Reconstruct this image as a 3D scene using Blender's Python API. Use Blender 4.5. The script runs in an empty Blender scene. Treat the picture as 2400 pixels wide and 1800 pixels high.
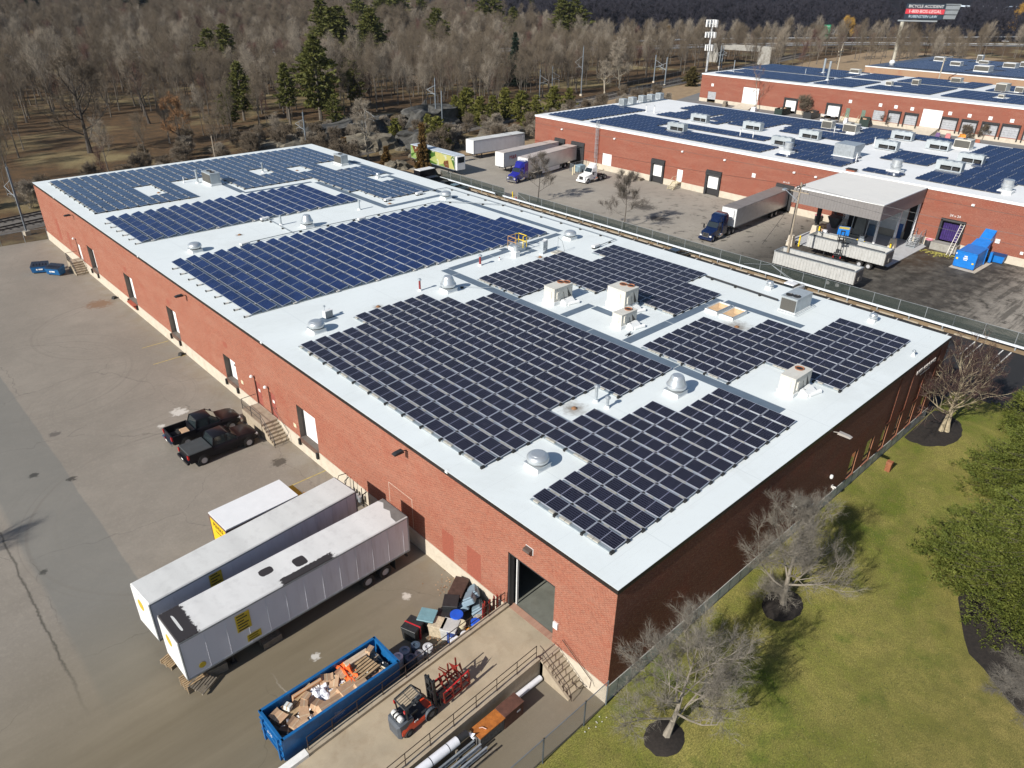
import bpy, bmesh, math, random
from mathutils import Vector, Matrix, noise
R_ = math.radians
sc = bpy.context.scene
# ------------------------------------------------------------------ camera
YAW, PITCH, ROLL = 0.75946, -0.50345, 0.01605
CAM = Vector((-22.738, -16.013, 35.126))
_f = Vector((math.cos(PITCH)*math.sin(YAW), math.cos(PITCH)*math.cos(YAW), math.sin(PITCH)))
_r = Vector((math.cos(YAW), -math.sin(YAW), 0))
_u = _r.cross(_f)
_r2 = math.cos(ROLL)*_r + math.sin(ROLL)*_u
_u2 = -math.sin(ROLL)*_r + math.cos(ROLL)*_u
cd = bpy.data.cameras.new('camera'); cam = bpy.data.objects.new('camera', cd)
sc.collection.objects.link(cam); sc.camera = cam
cam.matrix_world = Matrix(((_r2.x,_u2.x,-_f.x,CAM.x),(_r2.y,_u2.y,-_f.y,CAM.y),(_r2.z,_u2.z,-_f.z,CAM.z),(0,0,0,1)))
cd.sensor_width = 36; cd.lens = 1724.66/2400*36; cd.clip_start = .5; cd.clip_end = 6000
# ------------------------------------------------------------------ sky, sun, exposure
w = bpy.data.worlds.new("World"); sc.world = w; w.use_nodes = True
wt = w.node_tree; bg = wt.nodes['Background']
sky = wt.nodes.new('ShaderNodeTexSky'); sky.sky_type = 'NISHITA'; sky.sun_disc = False
SUN_EL, SUN_AZ = R_(32), R_(2.5)          # light travels towards +x, a touch towards +y
sky.sun_elevation = SUN_EL; sky.sun_rotation = R_(270)
sky.altitude = 50; sky.air_density = 1.0; sky.dust_density = .6; sky.ozone_density = 1.6
wt.links.new(sky.outputs[0], bg.inputs[0]); bg.inputs[1].default_value = .07
sd = bpy.data.lights.new('sun', 'SUN'); sd.energy = 4.6; sd.angle = R_(.53); sd.color = (1, .955, .88)
sun = bpy.data.objects.new('sun', sd); sc.collection.objects.link(sun)
_d = Vector((math.cos(SUN_EL)*math.cos(SUN_AZ), math.cos(SUN_EL)*math.sin(SUN_AZ), -math.sin(SUN_EL)))
sun.rotation_euler = _d.to_track_quat('-Z', 'Y').to_euler(); sun.location = (-60, 0, 60)
sc.view_settings.view_transform = 'Standard'; sc.view_settings.look = 'None'
sc.view_settings.exposure = 0.42; sc.view_settings.gamma = 1
sc.render.engine = 'CYCLES'
sc.cycles.max_bounces = 5; sc.cycles.diffuse_bounces = 2; sc.cycles.glossy_bounces = 2; sc.cycles.transparent_max_bounces = 6
# ------------------------------------------------------------------ node helpers
def newmat(name):
    m = bpy.data.materials.new(name); m.use_nodes = True
    return m, m.node_tree, m.node_tree.nodes['Principled BSDF']
def nd(t, typ, ins=None, **pr):
    n = t.nodes.new('ShaderNode'+typ)
    for k, v in pr.items(): setattr(n, k, v)
    for k, v in (ins or {}).items():
        if isinstance(v, bpy.types.NodeSocket): t.links.new(v, n.inputs[k])
        else: n.inputs[k].default_value = v
    return n
def mth(t, op, a, b=None, c=None):
    ins = {0: a}
    if b is not None: ins[1] = b
    if c is not None: ins[2] = c
    return nd(t, 'Math', ins, operation=op).outputs[0]
def c4(c): return (c[0], c[1], c[2], 1)
def mixc(t, f, a, b, bt='MIX'):
    a = c4(a) if isinstance(a, tuple) else a; b = c4(b) if isinstance(b, tuple) else b
    n = nd(t, 'Mix', {0: f, 6: a, 7: b}, data_type='RGBA', blend_type=bt); return n.outputs[2]
def pos(t, kind='Object'):
    return nd(t, 'NewGeometry').outputs['Position'] if kind == 'World' else nd(t, 'TexCoord').outputs[kind]
def noi(t, v, scale, detail=4, rough=.6, dist=0.0):
    return nd(t, 'TexNoise', {'Vector': v, 'Scale': scale, 'Detail': detail, 'Roughness': rough, 'Distortion': dist}).outputs['Fac']
def ramp(t, f, a, b, lo=0.0, hi=1.0):
    return nd(t, 'MapRange', {0: f, 1: a, 2: b, 3: lo, 4: hi}).outputs[0]
def bump(t, b, h, s=.3, d=.02):
    n = nd(t, 'Bump', {'Height': h, 'Strength': s, 'Distance': d}); t.links.new(n.outputs[0], b.inputs['Normal'])
_mc = {}
def M(name, col, rough=.7, metal=0., var=.18, scale=2., dirt=0., dcol=(.09,.07,.05), spec=.5, bmp=0., space='Object', coat=0.):
    if name in _mc: return _mc[name]
    m, t, b = newmat(name); p = pos(t, space)
    n = noi(t, p, scale, 5, .65)
    c = mixc(t, ramp(t, n, .3, .7), tuple(x*(1-var) for x in col), tuple(min(1, x*(1+var)) for x in col))
    if dirt:
        n2 = noi(t, p, scale*.7+.3, 6, .75, .6)
        c = mixc(t, ramp(t, n2, .5, .72, 0, dirt), c, dcol)
    t.links.new(c, b.inputs['Base Color']); b.inputs['Roughness'].default_value = rough
    b.inputs['Metallic'].default_value = metal; b.inputs['Specular IOR Level'].default_value = spec
    if coat: b.inputs['Coat Weight'].default_value = coat; b.inputs['Coat Roughness'].default_value = .05
    if bmp: bump(t, b, noi(t, p, scale*6, 3), .5, bmp)
    _mc[name] = m; return m
# ------------------------------------------------------------------ mesh builder
class MB:
    def __init__(s): s.V = []; s.F = []; s.I = []; s.ms = []; s.c = 0; s.X = None
    def m(s, mat):
        if mat not in s.ms: s.ms.append(mat)
        s.c = s.ms.index(mat); return s
    def xf(s, M=None): s.X = M; return s
    def add(s, vs, fs):
        o = len(s.V)
        s.V += [tuple(s.X @ Vector(v)) for v in vs] if s.X else [tuple(v) for v in vs]
        s.F += [tuple(i+o for i in f) for f in fs]; s.I += [s.c]*len(fs); return s
    def box(s, x0, x1, y0, y1, z0, z1):
        return s.add([(x0,y0,z0),(x1,y0,z0),(x1,y1,z0),(x0,y1,z0),(x0,y0,z1),(x1,y0,z1),(x1,y1,z1),(x0,y1,z1)],
                     [(0,3,2,1),(4,5,6,7),(0,1,5,4),(1,2,6,5),(2,3,7,6),(3,0,4,7)])
    def bevbox(s, x0, x1, y0, y1, z0, z1, b):
        # box with chamfered vertical and top edges
        pl = [(x0+b,y0),(x1-b,y0),(x1,y0+b),(x1,y1-b),(x1-b,y1),(x0+b,y1),(x0,y1-b),(x0,y0+b)]
        ins = [(x0+b+b*.5,y0+b),(x1-b-b*.5,y0+b),(x1-b,y0+b*1.5),(x1-b,y1-b*1.5),(x1-b*1.5,y1-b),(x0+b*1.5,y1-b),(x0+b,y1-b*1.5),(x0+b,y0+b*1.5)]
        vs = [(x,y,z0) for x,y in pl]+[(x,y,z1-b) for x,y in pl]+[(x,y,z1) for x,y in ins]
        fs = [tuple(range(7,-1,-1))]+[(i,(i+1)%8,8+(i+1)%8,8+i) for i in range(8)]+[(8+i,8+(i+1)%8,16+(i+1)%8,16+i) for i in range(8)]+[tuple(range(16,24))]
        return s.add(vs, fs)
    def cyl(s, p0, p1, r0, r1=None, n=8, cap=True):
        r1 = r0 if r1 is None else r1
        p0 = Vector(p0); p1 = Vector(p1); d = (p1-p0)
        if d.length < 1e-6: return s
        d.normalize(); a = d.orthogonal().normalized(); b = d.cross(a)
        vs = []
        for p, r in ((p0, r0), (p1, r1)):
            for i in range(n):
                t = 2*math.pi*i/n; vs.append(p+(a*math.cos(t)+b*math.sin(t))*r)
        fs = [(i,(i+1)%n,n+(i+1)%n,n+i) for i in range(n)]
        if cap: fs += [tuple(range(n-1,-1,-1)), tuple(range(n,2*n))]
        return s.add(vs, fs)
    def tube(s, pts, r, n=6):
        for a, b in zip(pts, pts[1:]): s.cyl(a, b, r, r, n)
        return s
    def lathe(s, prof, n=20, c=(0,0,0), cap=True):
        vs = []; fs = []; k = len(prof)
        for r, z in prof:
            for i in range(n):
                t = 2*math.pi*i/n; vs.append((c[0]+r*math.cos(t), c[1]+r*math.sin(t), c[2]+z))
        for j in range(k-1):
            for i in range(n): fs.append((j*n+i, j*n+(i+1)%n, (j+1)*n+(i+1)%n, (j+1)*n+i))
        if cap: fs.append(tuple(range(n-1,-1,-1))); fs.append(tuple((k-1)*n+i for i in range(n)))
        return s.add(vs, fs)
    def prism(s, poly, axis, a, b):
        # poly of 2-D points extruded along axis 0/1/2 from a to b
        def mk(p, q, h): return ((h,p,q),(p,h,q),(p,q,h))[axis]
        n = len(poly); vs = [mk(p,q,a) for p,q in poly]+[mk(p,q,b) for p,q in poly]
        return s.add(vs, [tuple(range(n-1,-1,-1)), tuple(range(n,2*n))]+[(i,(i+1)%n,n+(i+1)%n,n+i) for i in range(n)])
    def quad(s, *p): return s.add(p, [tuple(range(len(p)))])
    def loft(s, rings, cap=True):
        n = len(rings[0]); vs = [v for r in rings for v in r]; fs = []
        for j in range(len(rings)-1):
            for i in range(n): fs.append((j*n+i, j*n+(i+1)%n, (j+1)*n+(i+1)%n, (j+1)*n+i))
        if cap: fs += [tuple(range(n-1,-1,-1)), tuple((len(rings)-1)*n+i for i in range(n))]
        return s.add(vs, fs)
    def mesh(s, name):
        me = bpy.data.meshes.new(name); me.from_pydata(s.V, [], s.F)
        for m in s.ms: me.materials.append(m)
        if len(s.ms) > 1: me.polygons.foreach_set('material_index', s.I)
        me.update(); return me
    def obj(s, name, parent=None, mat=None, smooth=False, fix=True):
        if mat and not s.ms: s.ms = [mat]
        me = s.mesh(name)
        if fix:
            bm = bmesh.new(); bm.from_mesh(me); bmesh.ops.recalc_face_normals(bm, faces=bm.faces); bm.to_mesh(me); bm.free()
        if smooth:
            for p in me.polygons: p.use_smooth = True
            try: me.set_sharp_from_angle(angle=R_(40))
            except Exception: pass
        o = bpy.data.objects.new(name, me); sc.collection.objects.link(o)
        if parent: o.parent = parent
        return o
def tag(o, label, cat, group=None, kind=None):
    if label: o['label'] = label
    if cat: o['category'] = cat
    if group: o['group'] = group
    if kind: o['kind'] = kind
    return o
def thing(name, label, cat, loc=(0,0,0), rz=0, group=None):
    o = bpy.data.objects.new(name, None); sc.collection.objects.link(o); o.empty_display_size = .2
    o.location = loc; o.rotation_euler = (0, 0, rz); return tag(o, label, cat, group)
def struct(name, mb, mat=None, **k):
    o = mb.obj(name, None, mat, **k); o['kind'] = 'structure'; return o
def copy_tree(o, parent=None):
    c = o.copy(); sc.collection.objects.link(c)
    if parent: c.parent = parent
    for ch in list(o.children): copy_tree(ch, c)
    return c
def dup(o, loc, rz, label=None, group=None, scale=None):
    c = copy_tree(o); c.location = loc; c.rotation_euler = (0, 0, rz)
    if scale: c.scale = scale
    if label: c['label'] = label
    if group: c['group'] = group
    return c
def placed(proto, used, loc, rz, label, group=None, scale=None):
    if used.get(proto.name): return dup(proto, loc, rz, label, group, scale)
    used[proto.name] = 1; proto.location = loc; proto.rotation_euler = (0,0,rz); proto['label'] = label
    if group: proto['group'] = group
    if scale: proto.scale = scale
    return proto
USED = {}
def text_mesh(txt, size, mat, M, parent=None, name='lettering', depth=.01, sx=1.):
    cu = bpy.data.curves.new('t', 'FONT'); cu.body = txt; cu.size = size; cu.extrude = depth; cu.align_x = 'CENTER'; cu.align_y = 'CENTER'; cu.resolution_u = 2
    o = bpy.data.objects.new('t', cu); sc.collection.objects.link(o)
    me = bpy.data.meshes.new_from_object(o); bpy.data.objects.remove(o); bpy.data.curves.remove(cu)
    me.materials.clear(); me.materials.append(mat); me.transform(M @ Matrix.Diagonal((sx,1,1,1)))
    o = bpy.data.objects.new(name, me); sc.collection.objects.link(o)
    if parent: o.parent = parent
    return o
def face_M(loc, u, v):
    # text plane: u = reading direction, v = up
    u = Vector(u).normalized(); v = Vector(v).normalized(); n = u.cross(v)
    return Matrix(((u.x,v.x,n.x,loc[0]),(u.y,v.y,n.y,loc[1]),(u.z,v.z,n.z,loc[2]),(0,0,0,1)))
def T(x=0,y=0,z=0,rz=0,ry=0,rx=0): return Matrix.Translation((x,y,z)) @ Matrix.Rotation(rz,4,'Z') @ Matrix.Rotation(ry,4,'Y') @ Matrix.Rotation(rx,4,'X')
ORD = ['first','second','third','fourth','fifth','sixth','seventh','eighth','ninth','tenth','eleventh','twelfth','thirteenth','fourteenth','fifteenth','sixteenth','seventeenth','eighteenth','nineteenth','twentieth','twenty-first','twenty-second','twenty-third','twenty-fourth','twenty-fifth']
# ------------------------------------------------------------------ materials
def brick_mat(name, axis, red=(.275,.054,.023), dark=(.17,.033,.016), mortar=(.42,.25,.18), bw=.2, streak=.22):
    m, t, b = newmat(name); p = pos(t, 'World'); s = nd(t, 'SeparateXYZ', {0: p})
    uv = nd(t, 'CombineXYZ', {0: s.outputs[1 if axis == 'y' else 0], 1: s.outputs[2]}).outputs[0]
    br = nd(t, 'TexBrick', {'Vector': uv, 'Color1': c4(red), 'Color2': c4(dark), 'Mortar': c4(mortar), 'Scale': 1., 'Mortar Size': .012,
            'Brick Width': bw, 'Row Height': .072, 'Mortar Smooth': .3}); br.offset = .5
    v2 = nd(t, 'Mapping', {'Vector': uv, 'Scale': (.12, .8, 1)}).outputs[0]
    n1 = noi(t, v2, 1.2, 5, .65); n2 = noi(t, uv, .35, 4, .6); n3 = noi(t, uv, 7., 2)
    c = mixc(t, ramp(t, n1, .46, .72, 0, streak), br.outputs[0], (.42,.24,.175))
    c = mixc(t, ramp(t, n2, .5, .7, 0, .35), c, (.26,.055,.03))
    c = mixc(t, ramp(t, n3, .5, .7, 0, .3), c, (.46,.25,.17)); c = mixc(t, ramp(t, noi(t, uv, 3.2, 4, .8), .5, .68, 0, .3), c, (.17,.04,.025))
    t.links.new(c, b.inputs['Base Color']); b.inputs['Roughness'].default_value = .85; b.inputs['Specular IOR Level'].default_value = .25
    bump(t, b, br.outputs['Fac'], -.4, .01); return m
BRX = brick_mat('red_brick_sunlit_side', 'y'); BRY = brick_mat('red_brick_shade_toned', 'x', red=(.20,.058,.030), dark=(.13,.034,.019), mortar=(.15,.095,.07), streak=.1)  # BRY: same brick darkened, the lawn wall's shade put into its colour
BR2 = brick_mat('red_brick_plain', 'y', red=(.25,.062,.037), dark=(.185,.042,.027), mortar=(.27,.14,.10), streak=.18)
BRTAN = brick_mat('tan_brick', 'y', red=(.36,.22,.13), dark=(.31,.19,.11), mortar=(.33,.25,.18), streak=.1)
CONC = M('concrete_pale', (.52,.46,.37), .85, var=.10, scale=1.3, dirt=.28, dcol=(.22,.16,.1), space='World')
CONCD = M('concrete_grey', (.30,.29,.265), .85, var=.2, scale=1.2, dirt=.55, dcol=(.13,.1,.07), space='World')
CURB = M('curb_concrete', (.36,.30,.22), .85, var=.15, scale=1.5, dirt=.4, dcol=(.2,.14,.08), space='World')
FASC = M('dark_bronze_metal', (.028,.022,.02), .45, .3)
WHITEM = M('white_metal', (.72,.72,.71), .45, var=.05, scale=1.5, dirt=.25, dcol=(.5,.48,.44))
DOORW = M('white_door', (.80,.80,.79), .5, var=.04)
ALU = M('aluminium', (.62,.63,.64), .32, .85, var=.1)
GALV = M('galvanised_steel', (.46,.50,.53), .42, .55, var=.16, scale=3)
GALVD = M('dull_galvanised', (.32,.35,.37), .5, .5, var=.2, scale=2)
BLACK = M('black_rubber', (.018,.018,.018), .75, var=.3)
BLKP = M('black_paint', (.010,.010,.013), .3, var=.1, spec=.2, coat=.0)
RIM = M('alloy_rim', (.42,.42,.43), .5, .0, var=.1)
DKM = M('dark_metal', (.04,.04,.042), .5, .3)
RUST = M('rusty_steel', (.20,.075,.03), .8, .2, var=.35, scale=3, dirt=.4)
RAIL = M('rusty_rail', (.045,.03,.024), .65, .4, var=.4, scale=5)
GLASS = M('dark_glass', (.02,.027,.03), .06, 0, var=.1, spec=.8)
CHROME = M('chrome', (.75,.75,.76), .15, 1., var=.03)
HVW = M('hvac_cream', (.60,.58,.52), .5, var=.06, scale=2, dirt=.3, dcol=(.35,.3,.24))
HVG = M('hvac_grey', (.42,.46,.48), .45, .3, var=.1, scale=2)
RFLASH = M('white_flashing', (.78,.79,.78), .6, var=.05, scale=4)
YEL = M('yellow_paint', (.78,.55,.02), .45, var=.08)
BLUEP = M('blue_steel_paint', (.008,.11,.30), .45, var=.2, scale=2, dirt=.35, dcol=(.02,.07,.16))
BLUEB = M('bright_blue_paint', (.01,.17,.55), .4, var=.12, scale=2, dirt=.2, dcol=(.03,.1,.25))
NAVY = M('navy_truck_paint', (.005,.013,.05), .2, 0, var=.15, coat=.7)
PURP = M('violet_blue_truck_paint', (.018,.02,.24), .22, 0, var=.12, coat=.7)
WTRUCK = M('white_truck_paint', (.78,.78,.78), .25, var=.03, coat=.5)
TRSIDE = M('trailer_side_white', (.66,.66,.68), .45, var=.05, scale=.8, dirt=.2, dcol=(.45,.43,.42))
TRALU = M('trailer_side_aluminium', (.55,.56,.57), .38, .45, var=.1, scale=.7)
WOOD = M('pallet_wood', (.36,.25,.14), .85, var=.35, scale=4)
WOODG = M('weathered_wood', (.2,.17,.13), .85, var=.3, scale=4)
CARD = M('cardboard', (.48,.31,.19), .85, var=.15, scale=3)
PLASW = M('white_plastic', (.75,.76,.8), .5, var=.08, scale=3)
REDF = M('dark_red_steel', (.22,.02,.012), .5, .1, var=.35, scale=4, dirt=.4, dcol=(.05,.02,.01))
PAD = M('grey_walkway_pad', (.105,.145,.195), .8, var=.1, scale=1.5, space='World')
CREAM = M('cream_paint', (.62,.55,.38), .6, var=.08)
def roof_mat(name, drains, base=(.72,.765,.765)):
    m, t, b = newmat(name); p = pos(t, 'World'); s = nd(t, 'SeparateXYZ', {0: p})
    n = noi(t, p, .25, 5, .6); n2 = noi(t, p, 2.5, 5, .7)
    c = mixc(t, ramp(t, n, .3, .7), tuple(x*.95 for x in base), base)
    c = mixc(t, ramp(t, n2, .55, .8, 0, .14), c, (.45,.43,.38)); c = mixc(t, ramp(t, noi(t, p, .12, 6, .7, .8), .52, .62, 0, .16), c, (.5,.52,.5)); c = mixc(t, ramp(t, noi(t, nd(t, 'Mapping', {'Vector': p, 'Scale': (.25,2.,1)}).outputs[0], 1.1, 5, .7), .58, .75, 0, .14), c, (.42,.42,.4))
    # membrane seams
    for ax, sp in ((1, 3.05), (0, 9.1)):
        f = mth(t, 'FRACT', mth(t, 'DIVIDE', mth(t, 'ADD', s.outputs[ax], mth(t, 'MULTIPLY', n2, .05)), sp))
        ln = ramp(t, mth(t, 'ABSOLUTE', mth(t, 'SUBTRACT', f, .5)), .0, .006, .35, 0)
        c = mixc(t, ln, c, (.42,.46,.48))
    for (x, y, r) in drains:
        dv = nd(t, 'VectorMath', {0: p, 1: (x, y, 8.5)}, operation='SUBTRACT')
        dl = nd(t, 'VectorMath', {0: dv.outputs[0]}, operation='LENGTH').outputs['Value']
        dl = mth(t, 'ADD', dl, mth(t, 'MULTIPLY', mth(t, 'SUBTRACT', n2, .5), r*1.6))
        c = mixc(t, ramp(t, dl, 0, r, .85, 0), c, (.16,.12,.08))
    t.links.new(c, b.inputs['Base Color']); b.inputs['Roughness'].default_value = .62; b.inputs['Specular IOR Level'].default_value = .35
    bump(t, b, noi(t, p, 1.2, 5, .7), .15, .03); return m
# ------------------------------------------------------------------ ground materials
def ground_forest_mat():
    m, t, b = newmat('forest_floor'); p = pos(t, 'World')
    a = noi(t, p, .035, 5, .6, .5); n = noi(t, p, .35, 6, .7); f = noi(t, p, 2.2, 5, .75)
    c = mixc(t, ramp(t, n, .35, .65), (.15,.09,.046), (.07,.052,.034))
    c = mixc(t, ramp(t, a, .50, .62), c, (.25,.20,.105))
    c = mixc(t, ramp(t, f, .4, .8, 0, .6), c, (.05,.035,.02))
    c = mixc(t, ramp(t, noi(t, p, .9, 4, .7), .62, .75, 0, .8), c, (.3,.16,.05))
    s = nd(t, 'SeparateXYZ', {0: p}); k = mth(t, 'MULTIPLY', ramp(t, s.outputs[0], 420, 470), ramp(t, mth(t, 'ADD', mth(t, 'MULTIPLY', s.outputs[0], .8), s.outputs[1]), 660, 700))
    c = mixc(t, mth(t, 'MAXIMUM', k, ramp(t, s.outputs[1], 850, 950)), c, (.016,.015,.019))  # far ridge floor darkened: cloud shade painted into the ground colour
    t.links.new(c, b.inputs['Base Color']); b.inputs['Roughness'].default_value = .95; b.inputs['Specular IOR Level'].default_value = .1
    bump(t, b, f, .8, .15); return m
def asphalt_mat(name, base, kind):
    m, t, b = newmat(name); p = pos(t, 'World'); s = nd(t, 'SeparateXYZ', {0: p}); X, Y = s.outputs[0], s.outputs[1]
    big = noi(t, p, .09, 5, .6, .4); mid = noi(t, p, .6, 6, .7); fine = noi(t, p, 9, 4, .8)
    st = nd(t, 'Mapping', {'Vector': p, 'Scale': (.12, 1.1, 1), 'Rotation': (0,0,.05)}).outputs[0]
    streak = noi(t, st, .9, 5, .65)
    c = mixc(t, ramp(t, big, .35, .65), tuple(x*.86 for x in base), tuple(x*1.1 for x in base))
    c = mixc(t, ramp(t, mid, .35, .75, 0, .5), c, tuple(x*.7 for x in base))
    c = mixc(t, ramp(t, streak, .55, .75, 0, .18), c, tuple(x*1.3 for x in base))
    c = mixc(t, ramp(t, fine, .3, .75, 0, .45), c, tuple(x*.55 for x in base)); c = mixc(t, ramp(t, noi(t, p, 3.1, 5, .8), .5, .75, 0, .35), c, tuple(x*1.35 for x in base))
    wob = mth(t, 'MULTIPLY', mth(t, 'SUBTRACT', mid, .5), 1.2)
    def tracks(c, cx, cy, r0, r1, amt=.35, col=None):
        dx = mth(t, 'SUBTRACT', X, cx); dy = mth(t, 'SUBTRACT', Y, cy)
        d = mth(t, 'SQRT', mth(t, 'ADD', mth(t, 'MULTIPLY', dx, dx), mth(t, 'MULTIPLY', dy, dy)))
        rr = noi(t, nd(t, 'CombineXYZ', {0: d}).outputs[0], 2.2, 3, .7)
        band = mth(t, 'MULTIPLY', ramp(t, d, r0, r0+2), ramp(t, d, r1-2, r1, 1, 0))
        k = mth(t, 'MULTIPLY', mth(t, 'MULTIPLY', band, ramp(t, rr, .52, .6, 0, amt)), ramp(t, big, .4, .6, .3, 1))
        return mixc(t, k, c, col or tuple(x*.55 for x in base))
    # cracks
    cv = nd(t, 'VectorMath', {0: p, 1: nd(t, 'VectorMath', {0: nd(t, 'TexNoise', {'Vector': p, 'Scale': .5, 'Detail': 5}).outputs['Color'], 1: (2.2,2.2,0)}, operation='MULTIPLY').outputs[0]}, operation='ADD').outputs[0]
    vo = nd(t, 'TexVoronoi', {'Vector': cv, 'Scale': .075}, feature='DISTANCE_TO_EDGE').outputs['Distance']
    ck = mth(t, 'MULTIPLY', ramp(t, vo, .0, .003, .32, 0), ramp(t, big, .42, .5))
    if kind == 'west':
        # old darker strip of asphalt, oil spots, tyre arcs
        edge = mth(t, 'ADD', X, mth(t, 'MULTIPLY', mth(t, 'SUBTRACT', big, .5), .6))
        k = mth(t, 'MULTIPLY', mth(t, 'MULTIPLY', ramp(t, edge, -15.6, -15.5, 1, 0), ramp(t, edge, -20.6, -20.2)), ramp(t, Y, 17, 19))
        c = mixc(t, mth(t, 'MULTIPLY', k, .55), c, (.15,.155,.145))
        c = mixc(t, mth(t, 'MULTIPLY', ramp(t, mth(t, 'ADD', X, wob), -1, -9, .45, .9), ramp(t, Y, 27, 15)), c, mixc(t, ramp(t, streak, .35, .7), (.15,.123,.078), (.185,.153,.10)))
        c = mixc(t, mth(t, 'MULTIPLY', ramp(t, mth(t, 'ADD', X, wob), -3.0, .4, 0, .45), ramp(t, mid, .4, .6)), c, (.22,.165,.1))
        for a in ((-8,52,4,9.5), (-13,62,5,12), (-3,70,6,11), (-10,34,8,13)): c = tracks(c, *a)
        c = mixc(t, ck, c, (.03,.028,.024))
        # long old joint
        jx = mth(t, 'ADD', X, mth(t, 'MULTIPLY', mth(t, 'SUBTRACT', mid, .5), .7))
        j = mth(t, 'MULTIPLY', ramp(t, mth(t, 'ABSOLUTE', mth(t, 'ADD', jx, 21.2)), 0, .12, .75, 0), ramp(t, Y, 18, 24))
        c = mixc(t, j, c, (.04,.038,.03))
        j = mth(t, 'MULTIPLY', ramp(t, mth(t, 'ABSOLUTE', mth(t, 'ADD', jx, 12.7)), 0, .07, .7, 0), ramp(t, Y, 14.5, 11))
        c = mixc(t, j, c, (.5,.46,.4))
        spots = [(-5.2,46.6,.8,(.6,.58,.53)), (-7.3,45.2,.35,(.6,.58,.53)), (-17.6,44.5,.45,(.03,.03,.028)), (-15.5,42,.4,(.03,.028,.025)), (-14.6,50,.5,(.1,.09,.08)), (-20,32,.3,(.04,.04,.035)), (-16.2,18.6,.3,(.05,.04,.03)), (-2.3,33.2,.7,(.06,.05,.04)), (-5,12.2,1.8,(.2,.17,.12)), (-3.4,14.0,.35,(.6,.56,.5)), (-2.5,78,1.6,(.2,.12,.07)), (-10.2,13.6,.3,(.62,.6,.56))]
    elif kind == 'east':
        for a in ((90,62,5,12), (80,50,9,16), (84,75,6,12), (78,12,8,15)): c = tracks(c, *a)
        # wet, dirty yard in front of the canopy
        k = mth(t, 'MULTIPLY', ramp(t, mth(t, 'ADD', Y, mth(t, 'MULTIPLY', wob, 6.)), 42, 34), ramp(t, mth(t, 'ADD', Y, mth(t, 'MULTIPLY', wob, 8.)), 2, 9))
        c = mixc(t, mth(t, 'MULTIPLY', k, ramp(t, mid, .25, .6, .55, .95)), c, (.03,.026,.021))
        k2 = mth(t, 'MULTIPLY', ramp(t, mth(t, 'ABSOLUTE', mth(t, 'SUBTRACT', mth(t, 'ADD', Y, wob), 19)), 1.5, 4.5, .8, 0), ramp(t, X, 84, 90))
        c = mixc(t, mth(t, 'MULTIPLY', k2, ramp(t, mid, .35, .6)), c, (.07,.04,.018))
        c = mixc(t, mth(t, 'MULTIPLY', ramp(t, mid, .56, .66, 0, .85), ramp(t, Y, 75, 50)), c, (.035,.032,.026))
        c = mixc(t, mth(t, 'MULTIPLY', ramp(t, streak, .5, .6, 0, .7), ramp(t, Y, 30, 10)), c, (.05,.045,.038))
        c = mixc(t, ck, c, (.03,.028,.024))
        spots = [(83,62,2.2,(.04,.035,.03)), (79,56,1.8,(.04,.035,.03)), (86,68,1.5,(.06,.05,.045))]
    else:
        c = mixc(t, ck, c, (.02,.02,.02)); spots = []
    for (x, y, r, col) in spots:
        dv = nd(t, 'VectorMath', {0: p, 1: (x, y, 0)}, operation='SUBTRACT')
        dl = nd(t, 'VectorMath', {0: dv.outputs[0]}, operation='LENGTH').outputs['Value']
        dl = mth(t, 'ADD', dl, mth(t, 'MULTIPLY', mth(t, 'SUBTRACT', noi(t, p, 2.5, 4, .7), .5), r*2.5))
        c = mixc(t, ramp(t, dl, r*.6, r, .8, 0), c, col)
    t.links.new(c, b.inputs['Base Color']); b.inputs['Roughness'].default_value = .85; b.inputs['Specular IOR Level'].default_value = .3
    bump(t, b, fine, .4, .01); return m
def lawn_mat():
    m, t, b = newmat('lawn_grass'); p = pos(t, 'World')
    big = noi(t, p, .16, 5, .65, .6); mid = noi(t, p, 1.3, 6, .75, .3)
    sm = nd(t, 'Mapping', {'Vector': p, 'Scale': (1, 2.4, 1), 'Rotation': (0,0,.9)}).outputs[0]
    f = noi(t, sm, 7, 5, .85)
    c = mixc(t, ramp(t, big, .38, .62), (.19,.24,.028), (.47,.41,.115))
    c = mixc(t, ramp(t, mid, .38, .7, 0, .75), c, (.27,.22,.075))
    c = mixc(t, ramp(t, noi(t, p, .35, 4, .6), .55, .7, 0, .7), c, (.11,.185,.018))
    c = mixc(t, ramp(t, f, .36, .62, 0, .8), c, (.07,.08,.02)); c = mixc(t, ramp(t, noi(t, p, 16, 3, .8), .45, .7, 0, .5), c, (.06,.062,.018)); c = mixc(t, ramp(t, nd(t, 'SeparateXYZ', {0: p}).outputs[1], -7, -14, 0, .45), c, mixc(t, ramp(t, mid, .4, .6), (.26,.19,.07), (.15,.13,.04)))
    c = mixc(t, ramp(t, f, .62, .85, 0, .6), c, (.46,.40,.17))
    t.links.new(c, b.inputs['Base Color']); b.inputs['Roughness'].default_value = .9; b.inputs['Specular IOR Level'].default_value = .15
    bump(t, b, f, .9, .06); return m
FOREST = ground_forest_mat(); ASW = asphalt_mat('west_lot_asphalt', (.275,.245,.205), 'west'); ASE = asphalt_mat('east_lot_asphalt', (.36,.325,.275), 'east')
ASD = asphalt_mat('new_dark_asphalt', (.028,.028,.030), 'x'); ASR = asphalt_mat('road_asphalt', (.22,.215,.21), 'x')
LAWN = lawn_mat(); MULCH = M('dark_mulch', (.022,.017,.014), .95, var=.5, scale=5, bmp=.05, space='World')
SANDY = M('dry_verge', (.30,.21,.12), .95, var=.25, scale=.4, dirt=.4, dcol=(.13,.085,.05), space='World')
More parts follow.
